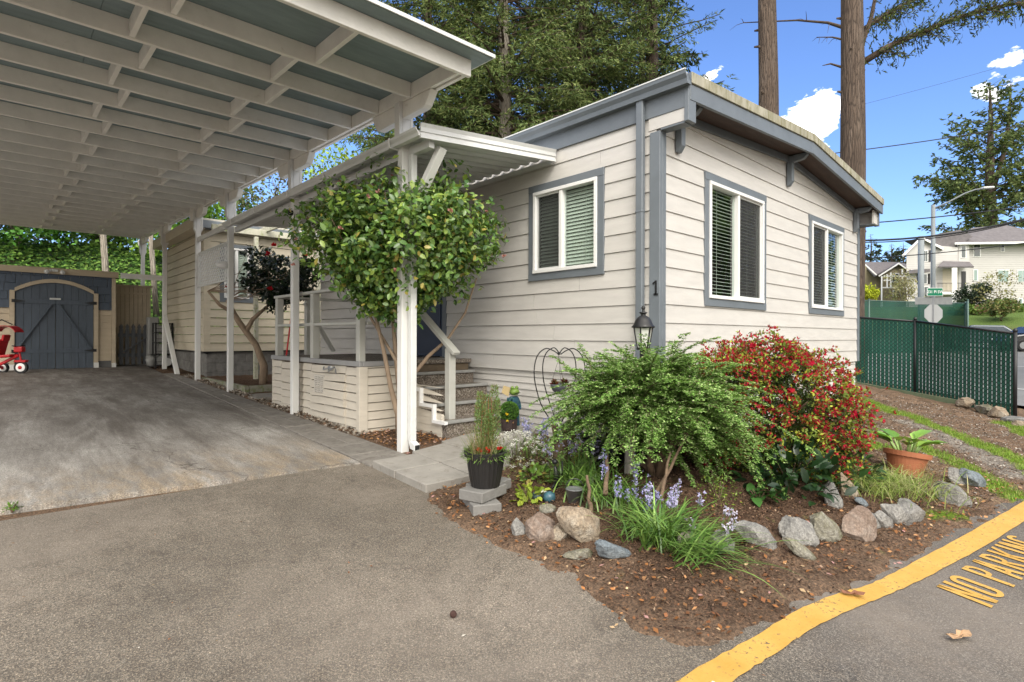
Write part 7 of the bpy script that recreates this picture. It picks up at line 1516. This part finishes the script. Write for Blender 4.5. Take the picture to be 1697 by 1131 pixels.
mb = MB(); P = [at(1495, 424, d - .4), at(1528, 393, d - .4), at(1563, 412, d - .4), at(1495, 424, d + 8), at(1530, 393, d + 8), at(1590, 410, d + 8)]; mb.add(P, [(0, 1, 4, 3), (1, 2, 5, 4)]); rf = mb.build('gable_roof', m_roofg, H1); so_ = rf.modifiers.new('t', 'SOLIDIFY'); so_.thickness = .2
hpart(H1, 'side_roof', [(1530, 393), (1590, 381), (1612, 392), (1587, 409), (1563, 411)], d + .3, 3, m_roofg)
for a_, b_ in (((1495, 425), (1527, 394)), ((1527, 394), (1563, 413))): P, Q = at(*a_, d - .45), at(*b_, d - .45); MB().bar(tuple(P), tuple(Q), .08, .22, (0, 0, 1)).build('rake_board', m_vinyl, H1)
P, Q = at(1582, 404, d - .35), at(1800, 401, d - .35); MB().bar(tuple(P), tuple(Q), .1, .22).build('gutter', m_vinyl, H1)
hwindow(H1, 1521, 1527, 416, 436, d, shutters=False); hwindow(H1, 1529, 1538, 415, 434, d, shutters=True); hwindow(H1, 1524, 1537, 454, 471, d, shutters=True); hwindow(H1, 1524, 1540, 475, 492, d)
hwindow(H1, 1592, 1601, 407, 428, d + .1, bars=0); hwindow(H1, 1613, 1625, 405, 426, d + .9, bars=0); hwindow(H1, 1658, 1665, 405, 417.5, d + .9, bars=0); hwindow(H1, 1613, 1620.5, 447, 466, d + .9, gl=m_hwin2, bars=0); hwindow(H1, 1653, 1672.5, 447.5, 468, d + .9, gl=m_hwin2); hwindow(H1, 1686, 1702, 447.5, 468, d + .9, gl=m_hwin2); hwindow(H1, 1688, 1695, 494.5, 510, d + .9, gl=m_hwin2, bars=0)
mb = MB(); P = [at(1554, 442, d - 1.8), at(1614, 442, d - 1.8), at(1606, 434, d - .2), at(1562, 433, d - .2)]; mb.add(P, [(0, 1, 2, 3)]); o = mb.build('porch_roof', m_roofg, H1); o.modifiers.new('t', 'SOLIDIFY').thickness = .15
hpart(H1, 'porch_recess', [(1562, 484), (1587, 484), (1587, 446), (1562, 446)], d - .02, .03, m_siding2); hpart(H1, 'porch_door', [(1594, 478), (1600.5, 478), (1600.5, 450), (1594, 450)], d + .02, .1, m_fpost)
for u in (1578.5, 1583): MB().bar(tuple(at(u + .8, 505, d - 1.7)), tuple(at(u + .8, 444, d - 1.7)), .22, .22).build('porch_column', m_vinyl, H1)
mb = MB().bar(tuple(at(1553, 469.5, d - 1.7)), tuple(at(1606, 469.5, d - 1.7)), .05, .06).bar(tuple(at(1553, 483, d - 1.7)), tuple(at(1606, 483, d - 1.7)), .05, .06)
for u in np.arange(1553, 1607, 2.2): mb.bar(tuple(at(u, 483, d - 1.7)), tuple(at(u, 469.5, d - 1.7)), .025, .025)
mb.build('porch_railing', m_fpost, H1); hpart(H1, 'porch_floor', [(1553, 488), (1608, 488), (1608, 484), (1553, 484)], d - 1.8, 1.7, m_vinyl)
hpart(H1, 'awning_roof', [(1505, 454), (1541, 451), (1541, 446), (1515, 447)], d - .9, .9, m_roofg)
m_hl = M('clapboard_shadow', (.39, .38, .365), .03, 2, .7, 0); hsiding(H1, 1587.5, 1790, 406, 520, d + .89, m_hl); hsiding(H1, 1503, 1586, 424, 520, d - .005, m_hl)
d = 76; hb = at(1462, 500, d); H2 = thing('olive_house', 'smaller olive-grey house with white half-timber gable left of the white house', 'house', (hb.x, hb.y, hb.z - 1))
hpart(H2, 'wall', [(1422, 530), (1461, 530), (1461, 458), (1429, 437), (1422, 443)], d, 8, m_olive); hpart(H2, 'wall', [(1461.3, 530), (1506, 530), (1506, 450), (1489, 438), (1461.3, 457)], d - 1.0, 9, m_olive)
mb = MB(); P = [at(1449, 457, d - 1.5), at(1489, 436, d - 1.5), at(1512, 450, d - 1.5), at(1427, 434.5, d + 1), at(1488, 434.5, d + 6), at(1512, 440, d + 6)]; mb.add(P, [(0, 1, 4, 3), (1, 2, 5, 4)]); mb.build('roof', m_roofg, H2).modifiers.new('t', 'SOLIDIFY').thickness = .2
for a_, b_ in (((1421, 445), (1429, 435)), ((1429, 435), (1452, 456)), ((1456, 458), (1489, 437)), ((1489, 437), (1506, 449)), ((1461, 458), (1461, 520)), ((1462, 477), (1506, 477)), ((1470, 455), (1470, 477)), ((1476, 452), (1476, 477)), ((1495, 446), (1495, 477)), ((1464, 458), (1504, 458)), ((1464, 465), (1476, 465))): MB().bar(tuple(at(*a_, d - 1.6)), tuple(at(*b_, d - 1.6)), .08, .16).build('white_board', m_vinyl, H2)
hwindow(H2, 1478, 1490, 453, 468, d - 1.1); hwindow(H2, 1480, 1492, 481, 492, d - 1.1)
# far conifers and shrubs round the houses
fd = [(.030, .045, .022), (.045, .062, .03), (.022, .032, .017)]
for i, (u, vt, dd, lab) in enumerate(((1443, 388, 105, 'leftmost of the three distant firs above the olive house'), (1477, 404, 108, 'middle distant fir above the olive house'), (1497, 402, 112, 'distant fir nearest the white house gable'))):
    b = at(u, 470, dd); H = at(u, vt, dd).z - b.z; conifer('distant_fir', lab, tuple(b), H, .3, zl(1.0, H * .98, 90, 60 + i), lambda z, H=H: 3.6 * (1 - z / H) ** .8 + .3, fd, tuft=(.9, .34), sec=.9, group='distant firs', seed=60 + i)
b = at(1640, 420, 76); H = at(1655, 128, 76).z - b.z
rt_ = conifer('tall_pine', 'tall irregular pine with open crown towering over the white house roof', tuple(b), H * .97, .85, zl(1.0, H * .95, 130, 70), lambda z: np.interp(z / H, [0, .25, .55, .8, 1], [8.5, 8.5, 7.0, 4.0, .8]), [(.10, .14, .05), (.16, .20, .07), (.07, .10, .04)], tuft=(.55, .26), sec=.5, droop=-.15, seed=70, up=.25, density=.8, sl=.9)
MB().tube([tuple(at(1640, 330, 76)), tuple(at(1664, 250, 76)), tuple(at(1672, 190, 76)), tuple(at(1674, 140, 76))], [.35, .28, .2, .08], 8).build('second_leader', M('branch_bark', (.07, .05, .035), .3, 9, .9, .3), rt_, smooth=True)
for i, (u, v0, vt, rr, dd, cols_, lab, per) in enumerate(((1655, 525, 450, 1.8, 50, [(.30, .30, .12), (.24, .22, .11)], 'sparse budding shrub tree in front of the white house', 12), (1490, 505, 450, 1.6, 60, [(.30, .32, .12), (.26, .22, .12)], 'pale budding shrub between the two far houses', 14), (1505, 505, 458, 1.2, 58, [(.28, .26, .14)], 'thin bare shrub against the white house gable', 10), (1612, 520, 472, 1.5, 52, [(.05, .08, .04), (.03, .05, .03)], 'small dark evergreen shrub beside the porch steps', 60), (1432, 505, 478, 1.1, 50, [(.42, .46, .03), (.34, .40, .03)], 'bright yellow shrub behind the far green fence', 60), (1660, 528, 500, 1.1, 46, [(.10, .16, .04), (.22, .20, .08)], 'low green bush at the edge of the far lawn', 50))):
    b = at(u, v0, dd); zt = at(u, vt, dd).z; g_ = b.z; broadleaf('front_garden_shrub', lab, (b.x, b.y, g_), 1, (b.x, b.y, (g_ + zt) / 2 + .3), (rr, rr, (zt - g_) / 2), 60, per, .20, cols_, .06, m_twig, 'shrubs round the far houses', 80 + i)
for i, (u, dd, s) in enumerate(((1640, 51, 1.0), (1690, 52, .9), (1600, 52, .8))):
    b = at(u, 520, dd); q = rdir(900, -.1, 1) * np.array([3.2 * s, 1.2, .8]); P = np.array(b) + q; o = lmesh('low_hedge', [leaves(P, rdir(900), rdir(900), .28, .2, pal(900, [(.09, .15, .03), (.14, .19, .04), (.22, .13, .08)] if i == 0 else [(.10, .17, .035), (.14, .21, .045)], None, .2), .1)], m_leafm, None); o.data.name = 'low_hedge'; tag(o, ('low hedge with reddish tips left of the lawn', 'low bright green hedge along the white house foundation', 'low hedge beside the end of the far fence')[i], 'hedge', 'low hedges by the white house')

# trees across the lane behind the viewer: they are what the windows mirror
for i, (x, y, h) in enumerate(((-6, -27, 11), (3, -26, 12), (13, -28, 13), (24, -27, 12), (35, -30, 13), (-30, -8, 11), (-32, 6, 12), (-30, 20, 12), (32, -14, 13), (42, -21, 14), (52, -12, 14), (62, -26, 15), (23, -13, 11), (24, -6.5, 11), (34, -11, 13), (44, -16, 13))):
    broadleaf('street_tree', 'leafy tree across the lane behind the viewpoint', (x, y, -1.4), 3, (x, y, h * .5 - .5), (4.2, 3.6, h * .48), 90, 40, .42, MG, .2, group='trees across the lane', seed=200 + i)
# =================================================================== sky and light
SUN_EL, SUN_AZ = math.radians(40), math.radians(212)     # compass-style azimuth measured from +Y toward +X
wd = bpy.data.worlds.new('World'); scn.world = wd; wd.use_nodes = True; t = wd.node_tree; t.nodes.clear()
out = t.nodes.new('ShaderNodeOutputWorld'); bg = t.nodes.new('ShaderNodeBackground'); t.links.new(bg.outputs[0], out.inputs[0])
sk = t.nodes.new('ShaderNodeTexSky'); sk.sky_type = 'NISHITA'; sk.sun_disc = False; sk.sun_elevation = SUN_EL; sk.sun_rotation = SUN_AZ
sk.air_density = 1.15; sk.dust_density = .3; sk.ozone_density = 2.2; sk.altitude = 50
tc = t.nodes.new('ShaderNodeTexCoord'); sp = t.nodes.new('ShaderNodeSeparateXYZ'); t.links.new(tc.outputs['Generated'], sp.inputs[0])
# cumulus: noise on the sky dome, unseen bright cloud added overhead and behind the camera as soft fill, open blue in front
mp = t.nodes.new('ShaderNodeMapping'); mp.inputs['Scale'].default_value = (1, 1, 2.2); mp.inputs['Location'].default_value = (.35, .0, .1); t.links.new(tc.outputs['Generated'], mp.inputs[0])
n1 = N(t, 'ShaderNodeTexNoise'); n1.inputs['Scale'].default_value = 3.4; n1.inputs['Detail'].default_value = 9; n1.inputs['Roughness'].default_value = .55; t.links.new(mp.outputs[0], n1.inputs['Vector'])
def mask(direction, lo, hi):
    d = t.nodes.new('ShaderNodeVectorMath'); d.operation = 'DOT_PRODUCT'; t.links.new(tc.outputs['Generated'], d.inputs[0]); d.inputs[1].default_value = Vector(direction).normalized()
    r = N(t, 'ShaderNodeMapRange'); r.inputs[1].default_value = lo; r.inputs[2].default_value = hi; r.interpolation_type = 'SMOOTHSTEP'; t.links.new(d.outputs['Value'], r.inputs[0]); return r.outputs[0]
def px(u, v, r=1.0):
    a = (u - 848.5) / F_PX; b = (557.3 - v) / F_PX; q = fwd + rgt * a + upv * b; return q.normalized()
def mathn(op, a, b=None, c=None):
    n = N(t, 'ShaderNodeMath', operation=op)
    for i, x in enumerate((a, b, c)):
        if x is None: continue
        if isinstance(x, bpy.types.NodeSocket): t.links.new(x, n.inputs[i])
        else: n.inputs[i].default_value = x
    n.use_clamp = (op in ('MULTIPLY_ADD',)); return n.outputs[0]
bank = mask((-.5, -.66, .5), .0, .7)                      # unseen cloud sheet added behind and above the viewer to lift ambient light
low = mathn('MAXIMUM', mask(px(1338, 205), .9978, 1.0), mathn('MULTIPLY', mask(px(1668, 132), .9985, 1.0), .50))
low = mathn('MAXIMUM', low, mathn('MULTIPLY', mask(px(1190, 130), .9990, 1.0), .55))
n2 = N(t, 'ShaderNodeTexNoise'); n2.inputs['Scale'].default_value = 14; n2.inputs['Detail'].default_value = 10; n2.inputs['Roughness'].default_value = .6; t.links.new(mp.outputs[0], n2.inputs['Vector'])
cl = mathn('MULTIPLY', ramp(t, mathn('ADD', mathn('MULTIPLY', n2.outputs[0], 1.3), mathn('MULTIPLY', low, .55)), [(.93, 0.), (1.0, .75)]), 1.0)
cov = mathn('MAXIMUM', bank, cl)
mxc = N(t, 'ShaderNodeMix'); mxc.data_type = 'RGBA'; t.links.new(cov, mxc.inputs[0])
tint = N(t, 'ShaderNodeMix'); tint.data_type = 'RGBA'; tint.blend_type = 'MULTIPLY'; tint.inputs[0].default_value = 1; tint.inputs[7].default_value = (.74, .89, 1.24, 1); t.links.new(sk.outputs[0], tint.inputs[6])
t.links.new(tint.outputs[2], mxc.inputs[6]); mxc.inputs[7].default_value = (16, 15.2, 14, 1)
t.links.new(mxc.outputs[2], bg.inputs[0]); bg.inputs[1].default_value = .10
sd = bpy.data.lights.new('sun', 'SUN'); so = bpy.data.objects.new('sun', sd); C.objects.link(so); sd.energy = 1.35; sd.angle = math.radians(26); sd.color = (1, .95, .87)
sdir = Vector((math.sin(SUN_AZ) * math.cos(SUN_EL), math.cos(SUN_AZ) * math.cos(SUN_EL), math.sin(SUN_EL)))
so.rotation_euler = sdir.to_track_quat('Z', 'Y').to_euler(); so.location = sdir * 30
scn.view_settings.view_transform = 'Standard'; scn.view_settings.look = 'None'; scn.view_settings.exposure = 1.0; scn.view_settings.gamma = 1
scn.cycles.max_bounces = 8; scn.cycles.transparent_max_bounces = 12; scn.cycles.diffuse_bounces = 5
